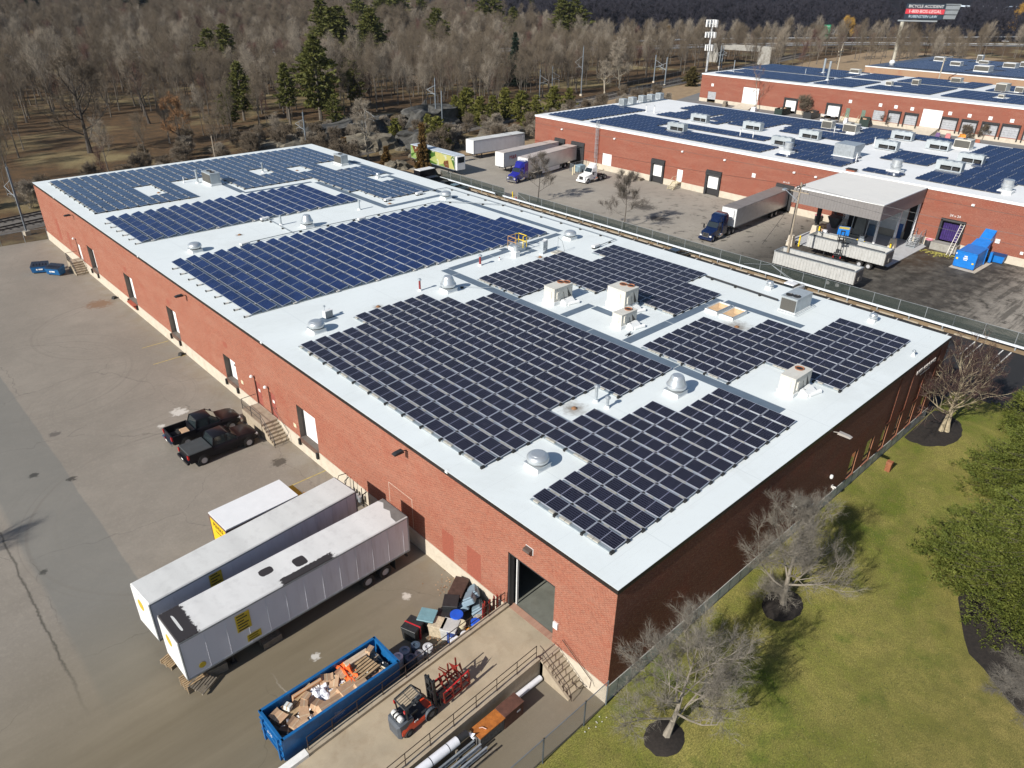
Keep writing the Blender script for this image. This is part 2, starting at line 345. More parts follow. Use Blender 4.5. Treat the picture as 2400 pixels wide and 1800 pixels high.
PAINTW = M('white_line_paint', (.72,.71,.68), .7, var=.1, scale=3, space='World')
# ------------------------------------------------------------------ ground sheets
def sheet(name, polys, mat, z):
    mb = MB().m(mat)
    for p in polys: mb.add([(x,y,z) for x,y in p], [tuple(range(len(p)))])
    return struct(name, mb)
def hill_z(x, y):
    # flat town ground, low rolling woods, then the ridge beyond the motorway
    d = (x*.66+y*.75)
    r = max(0, (d-760)/900); r = min(1, r)
    return 95*r*r*(3-2*r)*(1+.25*math.sin(x*.004+1)+.15*math.sin(y*.006)) - .03
gm = MB().m(FOREST); xs = [-3000,-1500,-700,-300,-100]+list(range(0,1500,60))+[1500,1800,2200,2800,3600,4600]; ys = xs
for y in ys:
    for x in xs: gm.V.append((x, y, hill_z(x, y)))
n = len(xs)
for j in range(n-1):
    for i in range(n-1): gm.F.append((j*n+i, j*n+i+1, (j+1)*n+i+1, (j+1)*n+i)); gm.I.append(0)
struct('ground', gm, smooth=True)
sheet('west_parking_lot', [[(-120,-.15),(0,-.15),(0,109.2),(-40,113.0),(-120,124)]], ASW, .002)
sheet('east_truck_lot', [[(68.2,-80),(99.5,-80),(99.5,108),(84,116),(68.2,113)]], ASE, .004)
sheet('alley_parking', [[(44.82,-3.2),(67.2,-3.2),(67.2,112),(44.82,112)],[(52,-60),(67.2,-60),(67.2,-3.2),(50.5,-3.2)]], ASD, .006)
sheet('fence_verge', [[(67.2,-80),(68.6,-80),(68.6,112),(67.2,112)]], SANDY, .012)
sheet('third_building_yard', [[(143.5,-60),(203.5,-60),(203.5,142),(143.5,132)]], ASR, .004)
sheet('rear_access_road', [[(150,118),(262,150),(262,156),(146,124)],[(196,130),(203.5,132),(262,146),(262,150),(190,128)]], ASR, .010)
sheet('dry_grass_verge', [[(100,108),(146,122),(262,157),(262,166),(160,150),(90,124),(84,117)],[(262,146),(480,120),(480,190),(262,168)]], SANDY, .006)
lm = MB().m(LAWN); nx, ny = 70, 60
for j in range(ny+1):
    for i in range(nx+1):
        x = -14+i*(66/nx); y = -60+j*(60/ny)
        y = min(y, -.1); z = .4*max(0, min(1, (x+1)/9))*(1 if y > -60 else 1)+.05*noise.noise(Vector((x*.15, y*.15, 0)))+.03
        if x < -6+(-y)*.0 and False: pass
        lm.V.append((x, y, z))
for j in range(ny):
    for i in range(nx): lm.F.append((j*(nx+1)+i, j*(nx+1)+i+1, (j+1)*(nx+1)+i+1, (j+1)*(nx+1)+i)); lm.I.append(0)
struct('lawn', lm, smooth=True)
def disc(name, cx, cy, rx, ry, z, mat, h=.12, rot=0, seed=1, lim=None):
    rnd = random.Random(seed); k = 40; pts = []
    for i in range(k):
        a = 2*math.pi*i/k; r = 1+rnd.uniform(-.035,.035)
        x = rx*r*math.cos(a); y = ry*r*math.sin(a)
        x, y = cx+x*math.cos(rot)-y*math.sin(rot), cy+x*math.sin(rot)+y*math.cos(rot)
        if lim is not None: y = min(y, lim)
        pts.append((x, y))
    mb = MB().m(mat); vs = [(x,y,z) for x,y in pts]+[(cx+(x-cx)*.85, cy+(y-cy)*.85, z+h) for x,y in pts]+[(cx,cy,z+h*1.3)]
    fs = [(i,(i+1)%k,k+(i+1)%k,k+i) for i in range(k)]+[(k+i,k+(i+1)%k,2*k) for i in range(k)]
    mb.add(vs, fs); return struct(name, mb, smooth=True)
disc('mulch_bed', .7, -3.55, 1.25, 1.1, .04, MULCH)
disc('mulch_bed', 43.2, -1.0, 4.0, 2.7, .36, MULCH, seed=3, lim=-.12)
disc('mulch_bed', 13.6, -3.1, 1.7, 1.2, .38, MULCH, seed=5)
disc('mulch_bed', 23.5, -16.3, 8.6, 6.4, .36, MULCH, rot=.35, seed=7)
# painted bays in the alley and by the lawn
pm = MB().m(PAINTW)
yy = 100.
while yy > -2:
    pm.box(62.2, 67.0, yy-.06, yy+.06, .010, .014); yy -= 2.86
for y in (2.05, -.9, -3.8, -6.7): pm.box(61.2, 67.0, y-.06, y+.06, .011, .0145)
struct('parking_lines', pm)
ym = MB().m(M('faded_yellow_paint', (.42,.33,.1), .8, var=.3, scale=4, space='World'))
for (a, b2) in (((-3.5,29.6),(0,30.0)), ((-3.5,57.6),(-.2,58.1)), ((-3.0,62.2),(-.2,62.4))):
    ym.box(a[0], b2[0], a[1], a[1]+.1, .006, .010)
struct('yellow_bay_lines', ym)
# wheel stops along the verge
ws = MB().m(CURB).bevbox(-.13,.13,-.9,.9,0,.13,.03).obj('wheel_stop')
tag(ws, 'x', 'wheel stop', 'concrete wheel stops along the guardrail')
for k in range(34):
    y = 98.6-2.86*k
    placed(ws, USED, (67.3, y, .016), random.Random(k).uniform(-.04,.04), 'worn concrete wheel stop in the bay row beside the long guardrail')
# railway
rw = thing('railway_track', 'double railway track on dark ballast running past the far end of the white-roofed building', 'railway track', (0,121,0), math.atan(.2))
bal = M('track_ballast', (.13,.115,.10), .95, var=.35, scale=3, bmp=.05)
MB().m(bal).prism([(-4.6,0),(-3.9,.3),(3.9,.3),(4.6,0)], 0, -60, 420).obj('ballast_bed', rw)
for oy in (-2.2, 2.2):
    for s in (-.75, .75): MB().m(RAIL).box(-60, 420, oy+s-.05, oy+s+.05, .36, .52).obj('rail', rw)
    tm = MB().m(M('dark_sleeper', (.035,.03,.027), .9, var=.3))
    x = -58.
    while x < 420: tm.box(x, x+.3, oy-1.3, oy+1.3, .3, .38); x += 1.1 if x < 60 else 2.2
    tag(tm.obj('sleeper', rw), None, None, None, 'stuff')
# roads far off
def road(name, pts, wd, mat, z):
    mb = MB().m(mat); L = []
    for i, p in enumerate(pts):
        a = Vector(pts[max(0,i-1)]); b = Vector(pts[min(len(pts)-1,i+1)]); d = (b-a).normalized(); nrm = Vector((-d.y, d.x))
        L.append((Vector(p)+nrm*wd/2, Vector(p)-nrm*wd/2))
    for (a,b),(c,d) in zip(L, L[1:]): mb.quad((a.x,a.y,z),(b.x,b.y,z),(d.x,d.y,z),(c.x,c.y,z))
    return struct(name, mb)
HW1 = [(-260,470),(53,400),(93,383),(220,335),(358,275),(420,260),(518,214),(602,146),(720,20),(800,-100)]
HW2 = [(-260,500),(57,424),(220,372),(380,322),(447,309),(491,294),(592,240),(727,172),(860,60),(960,-60)]
road('motorway', HW1, 13, ASR, .35); road('motorway', HW2, 13, ASR, .35)
def guardrail(name, pts, label, z0=.35, grp=None, post=4, beam=True):
    g = thing(name, label, 'guardrail', (0,0,0), 0, grp)
    bm = MB().m(M('guardrail_zinc', (.62,.66,.70), .6, .0, var=.1)); pm = MB().m(GALVD)
    for a, b in zip(pts, pts[1:]):
        a = Vector(a); b = Vector(b); L = (b-a).length; d = (b-a)/L; nrm = Vector((-d.y, d.x))
        q = []
        for (o, z) in ((.04,.46),(.10,.52),(.04,.57),(.04,.61),(.10,.69),(.04,.73),(-.02,.73),(.03,.69),(-.02,.61),(-.02,.57),(.03,.52),(-.02,.46)): q.append((o, z))
        bm.loft([[(a.x+nrm.x*o, a.y+nrm.y*o, z0+z) for o, z in q], [(b.x+nrm.x*o, b.y+nrm.y*o, z0+z) for o, z in q]])
        k = 0
        while k < L:
            c = a+d*k+nrm*-.1; pm.box(c.x-.07, c.x+.07, c.y-.07, c.y+.07, z0-.3, z0+.72); k += post
    bm.obj('beam', g); pm.obj('post_row', g); return g
guardrail('guardrail', [(67.3,-60),(67.7,-1),(67.6,40),(67.55,82.3)], 'long galvanised guardrail between the dark alley bays and the slatted chain-link fence', 0, None, 3.8)
guardrail('guardrail', [(67.6,84.5),(67.6,101)], 'short galvanised guardrail beside the parked cars at the far end of the alley', 0, None, 3.8)
for nm, pl, off in (('near', HW1, 8), ('far', HW2, -8)):
    guardrail('guardrail', [(x, y+off) for x, y in pl], 'motorway guardrail along the %s carriageway beyond the woods' % nm, .35, 'motorway guardrails', 8)
# ------------------------------------------------------------------ walls with real openings
def wall(mb, plane, at, u0, u1, z0, z1, holes, sgn, mat):
    """plane 'x': wall at x=at spanning y; plane 'y': wall at y=at spanning x. sgn = direction of the inside along the normal axis.
    holes: (ua, ub, za, zb, depth, reveal material)"""
    def P(u, z, d=0.):
        return (at+sgn*d, u, z) if plane == 'x' else (u, at+sgn*d, z)
    us = sorted({u0, u1} | {h[0] for h in holes} | {h[1] for h in holes}); zs = sorted({z0, z1} | {h[2] for h in holes} | {h[3] for h in holes})
    us = [u for u in us if u0 <= u <= u1]; zs = [z for z in zs if z0 <= z <= z1]
    mb.m(mat)
    for a, b in zip(us, us[1:]):
        for c, d in zip(zs, zs[1:]):
            mu, mz = (a+b)/2, (c+d)/2
            if any(h[0] < mu < h[1] and h[2] < mz < h[3] for h in holes): continue
            mb.quad(P(a,c), P(b,c), P(b,d), P(a,d))
    for (a, b, c, d, dep, rm) in holes:
        mb.m(rm or mat)
        c0, d0 = max(c, z0), min(d, z1)
        mb.quad(P(a,c0), P(a,d0), P(a,d0,dep), P(a,c0,dep)); mb.quad(P(b,c0), P(b,d0), P(b,d0,dep), P(b,c0,dep))
        if d <= z1: mb.quad(P(a,d), P(b,d), P(b,d,dep), P(a,d,dep))
        if c >= z0: mb.quad(P(a,c), P(b,c), P(b,c,dep), P(a,c,dep))
    return mb
# ------------------------------------------------------------------ the large white-roofed building
W, L, H = 44.82, 108.75, 8.49
B1 = thing('brick_warehouse', 'longest red brick warehouse, white flat roof full of solar panels, pickups and trailers beside it', 'warehouse')
docks = [(30.45,33.45,1.36,4.55,1),(44.9,47.45,1.36,3.95,1),(58.5,61.05,1.36,4.5,1),(71.15,74.0,1.36,4.55,1),(84.95,87.6,1.36,4.45,1)]
mands = [(39.95,40.95,1.36,3.7),(37.3,38.3,1.36,3.7),(91.2,92.3,1.36,3.5)]
holes = [(d[0],d[1],d[2],d[3],.75,M('dock_reveal', (.12,.10,.085), .8)) for d in docks]+[(m_[0],m_[1],m_[2],m_[3],.12,None) for m_ in mands]
holes += [(4.2,8.03,1.36,5.66,.45,None)]
mb = MB(); wall(mb, 'x', 0, 0, L, 1.33, 8.2, holes, 1, BRX)
wall(mb, 'x', W, 0, L, 1.33, 8.2, [], -1, BRX)
mb.obj('wall', B1, fix=False)
mb = MB()
wins = [(28.4,29.55,1.42,3.7),(31.1,32.42,1.42,3.66),(34.1,35.15,1.42,3.65),(36.85,37.9,1.42,3.65),(39.6,40.7,1.42,3.6),(42.2,43.3,1.42,3.6)]
hy = [(a,b,c,d,.10,M('sun_toned_reveal_brick', (.33,.14,.08), .8)) for a,b,c,d in wins]  # reveal brick brightened, sunlight on the jambs painted into the colour
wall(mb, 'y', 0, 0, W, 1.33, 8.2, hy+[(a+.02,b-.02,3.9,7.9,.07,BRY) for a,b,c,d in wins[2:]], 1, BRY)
for a,b,c,d in wins[2:]: mb.quad((a+.02,.07,3.9),(b-.02,.07,3.9),(b-.02,.07,7.9),(a+.02,.07,7.9))
mb.obj('wall', B1, fix=False)
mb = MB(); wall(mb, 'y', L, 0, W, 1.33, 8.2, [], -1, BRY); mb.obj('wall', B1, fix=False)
MB().m(CONC).box(-.04, .25, -.04, L+.04, -.3, 1.33).obj('foundation', B1)
fb = MB().m(M('concrete_lawn_side', (.45,.46,.43), .85, var=.15, scale=1.2, dirt=.35, dcol=(.2,.18,.14), space='World')).box(.25, W+.04, -.04, .22, -.3, 1.33)
x = .9
while x < W: fb.m(M('dark_seam', (.06,.055,.05))).box(x, x+.03, -.05, -.035, .1, 1.3); x += 1.25
fb.m(CONC).box(.25, W+.04, L-.22, L+.04, -.3, 1.33).box(W-.2, W+.04, .22, L-.22, -.3, 1.33); fb.obj('foundation', B1)
fa = MB().m(FASC).box(-.07, .2, -.07, L+.07, 8.2, H-.02).box(.2, W-.2, -.07, .2, 8.2, H-.02).box(.2, W-.2, L-.2, L+.07, 8.2, H-.02).box(W-.2, W+.07, -.07, L+.07, 8.2, H-.02)
fa.obj('fascia', B1)
# drip edge joints
de = MB().m(RFLASH)
for y in (66.5, 98.0, 38.1, 13.6): de.box(-.11, .06, y-.12, y+.12, H-.12, H+.02)
de.obj('scupper', B1)
dr = [(x,y,r) for x in (11.4,32.5) for y,r in ((13.5,1.5),(38,.8),(66.5,.7),(91.5,.5))]
dr = [(x, y, (1.75 if (x>30 and y<14) else r*.8)) for x, y, r in dr]
ROOF = roof_mat('white_roof_membrane', dr)
rf = MB().m(ROOF).box(-.05, W+.05, -.05, L+.05, H-.02, H).obj('roof', B1)
dm = MB().m(M('rusty_drain', (.22,.11,.05), .8))
for x, y, r in dr: dm.lathe([(.22,0),(.2,.05),(.12,.12),(.02,.14)], 10, (x, y, H))
dm.obj('drain_strainer', rf)
# grey walkway pads laid on the membrane
pd = MB().m(PAD)
def pad(x0, x1, y0, y1, sk=0.):
    L_ = 3.05
    if (x1-x0) > (y1-y0):
        a = x0
        while a < x1-.01: b = min(a+L_*2, x1); pd.add([(a,y0+sk*(a-x0),H+.004),(b-.05,y0+sk*(b-x0),H+.004),(b-.05,y1+sk*(b-x0),H+.004),(a,y1+sk*(a-x0),H+.004)], [(0,1,2,3)]); a = b
    else:
        a = y0
        while a < y1-.01: b = min(a+L_*3, y1); pd.add([(x0,a,H+.005),(x1,a,H+.005),(x1,b-.05,H+.005),(x0,b-.05,H+.005)], [(0,1,2,3)]); a = b
pad(21.65,22.65,3.35,41.8); pad(22.7,40.2,41.0,41.9,.06); pad(40.55,41.45,43.0,64.0); pad(31.6,40.5,65.0,65.9,.02); pad(30.7,31.7,65.1,83.2); pad(20.3,30.65,83.7,84.4,-.03)
pad(19.9,20.7,84.5,91.0); pad(22.75,26.7,24.9,25.75); pad(25.9,26.8,22.4,24.85); pad(22.75,37.0,17.6,18.5); pad(36.5,37.4,9.6,17.5); pad(42.0,42.9,80.1,93.0); pad(41.0,41.9,66.8,80.0)
pad(31.2,33.9,40.5,41.0); pad(32.9,33.9,39.7,40.45); pad(30.8,31.8,42.35,42.9)
pd.obj('walkway_pad', rf, fix=False)
# dock doors, sills, bumpers
def dock_door(y0, y1, z0, z1, par, i, wn=True):
    d = MB().m(DOORW); n = 5; hh = (z1-z0-.04)/n
    for k in range(n): d.box(.52, .58, y0+.35, y1-.12, z0+.02+k*hh, z0+k*hh+hh-.012)
    if wn: d.m(GLASS).box(.5, .53, (y0+y1)/2-.15, (y0+y1)/2+.35, z0+hh*2.9, z0+hh*3.25)
    o = d.obj('dock_door', par)
    f = MB().m(DKM).box(.45, .5, y0, y0+.35, z0, z1).box(.45, .5, y1-.12, y1, z0, z1).box(.6, .64, y0, y1, z0, z1).obj('frame', o)
    s = MB().m(M('stained_steel_sill', (.12,.07,.05), .8, var=.3, scale=4)).box(-.1, .75, y0-.02, y1+.02, 1.0, 1.355)
    s.m(BLACK).box(-.24, -.1, y0-.05, y0+.2, .75, 1.3).box(-.24, -.1, y1-.2, y1+.05, .75, 1.3).obj('dock_sill', par)
    return o
for i, d in enumerate(docks): dock_door(d[0], d[1], d[2], d[3], B1, i, d[4] and i > 0)
rb = MB().m(M('red_dock_leveller', (.30,.06,.03), .7)).box(-.5, -.1, 71.2, 73.4, 1.15, 1.33).box(-.3,-.1,71.2,73.4,.8,1.15); rb.obj('dock_plate', B1)
for i, m_ in enumerate(mands):
    c = M('red_brown_door', (.28,.075,.055), .6) if i < 2 else DOORW
    o = MB().m(c).box(.06, .115, m_[0]+.04, m_[1]-.04, m_[2], m_[3]-.03).obj('door', B1)
    MB().m(DKM).box(.03, .06, m_[0]+.12, m_[0]+.2, 2.3, 2.4).obj('handle', o)
    MB().m(PAINTW).box(.03, .055, m_[0]+.3, m_[1]-.35, 2.75, 3.0).obj('sign_plate', o)
# big drive-in opening with its dark hall behind
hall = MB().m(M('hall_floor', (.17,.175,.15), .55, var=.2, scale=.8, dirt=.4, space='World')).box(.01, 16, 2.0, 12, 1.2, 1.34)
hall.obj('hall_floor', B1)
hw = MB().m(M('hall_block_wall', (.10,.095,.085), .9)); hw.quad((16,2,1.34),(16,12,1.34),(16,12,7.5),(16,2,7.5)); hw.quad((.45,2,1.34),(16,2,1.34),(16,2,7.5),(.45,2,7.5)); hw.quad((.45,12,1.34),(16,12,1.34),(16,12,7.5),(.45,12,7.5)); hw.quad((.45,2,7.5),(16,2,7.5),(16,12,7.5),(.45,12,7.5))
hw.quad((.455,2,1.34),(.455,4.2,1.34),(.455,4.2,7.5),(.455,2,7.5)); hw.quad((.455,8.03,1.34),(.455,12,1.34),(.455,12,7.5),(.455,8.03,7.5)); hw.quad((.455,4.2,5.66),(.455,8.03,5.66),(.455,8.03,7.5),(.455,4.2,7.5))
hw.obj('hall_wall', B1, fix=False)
MB().m(DKM).box(.02,.44,7.9,8.02,1.36,5.65).m(WHITEM).box(.46,.6,7.7,7.78,1.36,5.6).m(DKM).box(.02,.3,4.21,8.02,5.55,5.65).obj('door_frame', B1)
# windows in the lawn side
for i, (a,b,c,d) in enumerate(wins):
    g = MB().m(M('window_glass', (.42,.46,.36), .04, .9, var=.05)).quad((a,.095,c),(b,.095,c),(b,.095,d),(a,.095,d)); o = g.obj('window', B1, fix=False)
    MB().m(M('bronze_frame', (.10,.07,.05), .5)).box(a,b,.05,.09,c,c+.06).box(a,b,.05,.09,c+.55,c+.62).box(a,a+.05,.05,.09,c,d).box(b-.05,b,.05,.09,c,d).box(a,b,.05,.09,d-.05,d).obj('frame', o)
    MB().m(M('brick_sill', (.30,.13,.085), .8)).box(a-.06,b+.06,-.07,.092,c-.09,c-.003).obj('sill', o)
text_mesh('BASER BUILDINGS', .5, M('letter_grey', (.42,.38,.36), .6), face_M((40.2,-.045,7.2),(1,0,0),(0,0,1)), B1, 'sign_letters', .03)
text_mesh('PLUMBING & HEATING', .2, M('letter_grey', (.42,.38,.36)), face_M((40.2,-.035,6.75),(1,0,0),(0,0,1)), B1, 'sign_letters', .02)
# bricked-up openings, patches, meters, wall lamps
ip = MB().m(M('new_brick_infill', (.27,.075,.045), .85, var=.2, scale=8, space='World'))
for y0,y1,z0,z1 in ((10.5,11.85,1.4,3.7),(13.2,14.4,1.4,3.5),(72.4,73.3,4.9,5.5),(59.6,60.5,4.9,5.5),(46.0,46.9,4.9,5.5),(100,101.2,2,5),(95.5,96.5,2,4.2)): ip.box(-.004,.05,y0,y1,z0,z1)
ip.obj('brick_patch', B1)
ow = MB().m(M('pale_outline', (.5,.38,.3), .9))
ow.box(-.006,.02,17.65,20.45,3.88,3.93).box(-.006,.02,20.40,20.45,2.2,3.88).box(-.006,.02,17.65,17.70,1.4,3.88); ow.obj('old_opening_outline', B1)
def wall_lamp(loc, face, label, kind='flood'):
    t = thing('wall_lamp', label, 'wall lamp', loc, 0, 'wall lamps on the warehouse walls')
    t.rotation_euler = (0,0,{'x': 0, 'y': math.pi/2}[face])
    if kind == 'flood':   # long-armed area light; arm runs out along -x in local space
        MB().m(DKM).tube([(0,0,0),(-.35,0,.12)], .035).obj('arm', t)
        MB().m(DKM).prism([(-.3,.02),(-1.05,.04),(-1.1,.12),(-.9,.2),(-.35,.22)], 1, -.17, .17).obj('lamp_head', t)
    else:
        MB().m(M('bronze_lamp', (.09,.07,.06), .5)).prism([(0,-.18),(-.16,-.22),(-.34,.02),(-.3,.14),(0,.2)], 1, -.26, .26).obj('lamp_head', t)
        MB().m(WHITEM).box(-.02, 0, -.3, .3, -.24, .22).obj('back_plate', t)
    return t
wall_lamp((0,6.27,6.95),'x','dark wall pack lamp above the big drive-in opening','pack')
wall_lamp((0,17.9,7.85),'x','dark area light on the brick above the two long white trailers')
wall_lamp((0,54.1,7.75),'x','dark area light high on the brick between the middle dock doors')
wall_lamp((0,90.2,7.75),'x','dark area light high on the brick near the far end stairs')
w5 = wall_lamp((23.2,0,7.95),'y','pale grey area light on the shaded lawn-side wall casting a long shadow')
for o in w5.children: o.data = o.data.copy(); o.data.materials.clear(); o.data.materials.append(M('pale_lamp_grey', (.36,.33,.30), .5))
w5.scale = (1.2,.9,.9)
def spot_pair(x, z, label):
    t = thing('floodlight', label, 'floodlight', (x,-.02,z), 0, 'small floodlights on the lawn side wall')
    MB().m(M('lamp_plastic', (.62,.6,.56), .5)).box(-.1,.1,0,-.06,-.1,.1).obj('base', t)
    for s in (-1,1): MB().m(M('lamp_plastic', (.62,.6,.56))).cyl((s*.04,-.06,0),(s*.15,-.26,-.1),.04,.08,8).obj('lamp_head', t)
spot_pair(25.8,2.0,'twin white floodlight low on the shaded wall over the lawn'); spot_pair(19.2,3.7,'twin white floodlight behind the top of the bare lawn tree')
t = thing('security_dome', 'small white dome camera on the shaded lawn-side wall', 'camera', (24.6,-.02,3.6)); MB().m(WHITEM).lathe([(.04,-.22),(.11,-.16),(.13,0),(.1,.1),(.02,.14)],12,(0,-.22,0)).obj('dome', t, smooth=True)
bx = thing('wall_box', 'small white meter box beside the drive-in opening', 'meter box', (-.002,3.95,2.9)); MB().m(WHITEM).box(-.12,0,-.17,.17,-.22,.22).obj('box', bx)
for y, z in ((34.15,2.2),(43.9,2.3)):
    t = thing('notice_plate', 'small cream plate on the brick beside a dock door, %s' % ('right of the twin red doors' if y < 40 else 'left of the twin red doors'), 'sign', (-.002,y,z)); MB().m(CREAM).box(-.03,0,-.22,.22,-.17,.17).obj('plate', t)
for y in (40.95,38.35,92.4):
    t = thing('door_lamp', 'round white lamp on a black stem over the %s' % {40.95:'farther of the twin red doors',38.35:'nearer of the twin red doors',92.4:'far white stair door'}[y], 'lamp', (-.01,y,1.36))
    MB().m(DKM).tube([(-.03,0,0),(-.03,0,2.7),(-.2,0,2.85)],.025).obj('stem', t); MB().m(WHITEM).lathe([(.04,.12),(.15,.03),(.17,-.08),(.05,-.12)],10,(-.26,0,2.86)).obj('lamp_head', t)
# gas meters in the recess behind the trailers
gm_ = thing('gas_meter_set', 'tangle of grey gas meters and pipes on the concrete behind the trailers', 'gas meters', (-.05,24.6,0))
for k in range(5):
    MB().m(GALV).cyl((-.45,-.8+k*.38,.5),(-.45,-.8+k*.38,.95),.15,.15,10).obj('meter', gm_)
MB().m(DKM).tube([(-.1,-1.3,1.5),(-.45,-1.3,1.4),(-.45,-1.3,.3),(-.45,1.2,.3),(-.45,1.2,1.3),(-.1,1.2,1.5)],.04).tube([(-.3,-.9,1.7),(-.3,-.9,.4)],.03).tube([(-.3,.2,1.8),(-.3,.2,.4)],.03).tube([(-.05,1.6,1.6),(-.7,1.6,1.7),(-.8,1.9,.9)],.03).obj('pipework', gm_)
# concrete stair landings
def landing(y0, y1, zt, n, label, rails=True, wdt=1.55):
    """steps descend towards -y from y0; platform y0..y1"""
    t = thing('concrete_stair', label, 'stairs', (0,0,0), 0, 'stairs up to the warehouse doors')
    MB().m(CURB).box(-wdt, -.05, y0, y1, 0, zt).obj('platform', t)
    st = MB().m(CURB)
    for k in range(n-1):
        zz = zt-(k+1)*zt/n; st.box(-wdt+.06, -.06, y0-(k+1)*.3, y0-k*.3, 0, zz)
    st.obj('steps', t)
    r = MB().m(DKM); rx = -wdt+.06
    r.tube([(-.1,y1-.05,zt+1),(rx,y1-.05,zt+1),(rx,y0,zt+1),(rx,y0-n*.3+.1,1.0),(rx,y0-n*.3-.1,.3)],.025)
    r.tube([(rx,y1-.05,zt+.5),(rx,y0,zt+.5),(rx,y0-n*.3+.1,.5)],.02)
    for yy_ in (y1-.05,(y0+y1)/2,y0): r.tube([(rx,yy_,zt),(rx,yy_,zt+1)],.022)
    for f in (.35,.7,1): r.tube([(rx,y0-f*n*.3+.05,zt*(1-f)),(rx,y0-f*n*.3+.05,zt*(1-f)+1)],.022)
    k = y0
    while k < y1: r.tube([(rx,k,zt),(rx,k,zt+1)],.008); k += .16
    r.tube([(-.14,y0+.3,zt+1.1),(-.14,y0-n*.3,1.0),(-.6,y0-n*.3-.15,.25)],.025)
    r.obj('handrail', t); return t
landing(37.45,41.1,1.33,7,'long concrete landing with black rails and steps in front of the twin red doors')
landing(91.5,93.0,1.33,6,'small concrete stair with a railing at the far end beside the blue bins',True,1.6)
# ------------------------------------------------------------------ ramp to the drive-in door
rp = thing('concrete_ramp', 'long concrete ramp with curbs leading up to the open drive-in door', 'ramp')
RC = M('ramp_concrete', (.37,.305,.215), .85, var=.14, scale=.6, dirt=.45, dcol=(.24,.17,.10), space='World')
RX0 = -19.
def rz_(x): return 1.345+(x)*.062 if x > -21 else 0.02
mb = MB().m(RC); mb.add([(0,4.05,rz_(0)),(-RX0*-1,4.05,rz_(RX0)),(RX0,7.85,rz_(RX0)),(0,7.85,rz_(0))], [(0,3,2,1)]); mb.add([(RX0,4.05,rz_(RX0)),(RX0-3,4.05,.01),(RX0-3,7.85,.01),(RX0,7.85,rz_(RX0))],[(0,1,2,3)])
mb.obj('deck', rp)
mb = MB().m(CURB)
for (y0, y1, xe, st_) in ((7.85,8.2,-13.8,0),(3.72,4.05,-20,-1.45)):
    mb.add([(st_,y0,0),(xe,y0,0),(xe,y1,0),(st_,y1,0),(st_,y0,rz_(st_)+.2),(xe,y0,rz_(xe)+.2),(xe,y1,rz_(xe)+.2),(st_,y1,rz_(st_)+.2)], [(0,3,2,1),(4,5,6,7),(0,1,5,4),(1,2,6,5),(2,3,7,6),(3,0,4,7)])
mb.obj('curb_wall', rp)
MB().m(PAINTW).add([(-13.82,7.83,0),(-22,7.83,0),(-22,8.25,0),(-13.82,8.25,0),(-13.82,7.83,rz_(-13.8)+.22),(-22,7.83,.3),(-22,8.25,.3),(-13.82,8.25,rz_(-13.8)+.22)], [(0,3,2,1),(4,5,6,7),(0,1,5,4),(1,2,6,5),(2,3,7,6),(3,0,4,7)]).obj('white_painted_curb', rp)
rl = MB().m(M('rusty_rail_paint', (.055,.035,.027), .7, .3, var=.3, scale=8))
for (yy_, xs_, st_) in ((3.9,[-1.6,-3.1,-4.6,-6.07,-7.6,-9.13,-10.67,-12.2,-13.7,-15.3],0),(8.05,[-.2,-1.5,-3.0,-4.53,-6.08,-7.62,-9.16,-10.76,-12.26,-13.7],0)):
    for x in xs_: rl.tube([(x,yy_,rz_(x)+.15),(x,yy_,rz_(x)+1.2)],.024)
    for h in (.7,1.2): rl.tube([(xs_[0],yy_,rz_(xs_[0])+h),(xs_[-1],yy_,rz_(xs_[-1])+h)],.024)
rl.obj('railing', rp)
t = thing('concrete_stair', 'concrete steps with rusty rail between the ramp door and the brick corner', 'stairs', (0,0,0), 0, 'stairs up to the warehouse doors')
st = MB().m(CURB); n = 8
st.box(-1.45,-.06,3.5,4.04,0,1.33)
for k in range(n-1): st.box(-1.3,-.06,3.5-(k+1)*.27,3.5-k*.27,0,1.33-(k+1)*1.33/n)
st.obj('steps', t)
MB().m(CURB).add([(-1.45,4.0,0),(-1.45,1.45,0),(-1.45,1.45,.1),(-1.45,3.9,1.38),(-1.45,4,1.38),(-1.3,4.0,0),(-1.3,1.45,0),(-1.3,1.45,.1),(-1.3,3.9,1.38),(-1.3,4,1.38)],[(0,1,2,3,4),(9,8,7,6,5),(0,5,6,1),(1,6,7,2),(2,7,8,3),(3,8,9,4)]).obj('stringer', t)
r = MB().m(rl.ms[0]); r.tube([(-1.38,3.85,2.35),(-1.38,3.6,2.3),(-1.38,1.6,1.1),(-1.38,1.35,.5),(-1.38,1.3,.1)],.024).tube([(-1.38,3.6,1.85),(-1.38,1.6,.65)],.02)
for k in (0,3,6): r.tube([(-1.38,3.6-k*.28,1.33-k*.163),(-1.38,3.6-k*.28,2.3-k*.165)],.018)
r.tube([(-.15,3.3,2.35),(-.15,1.0,1.05),(-.5,.8,.9)],.024).tube([(-.2,1.5,.05),(-.75,1.3,.6),(-.75,1.9,.6),(-.35,1.9,.05)],.024); r.obj('handrail', t)
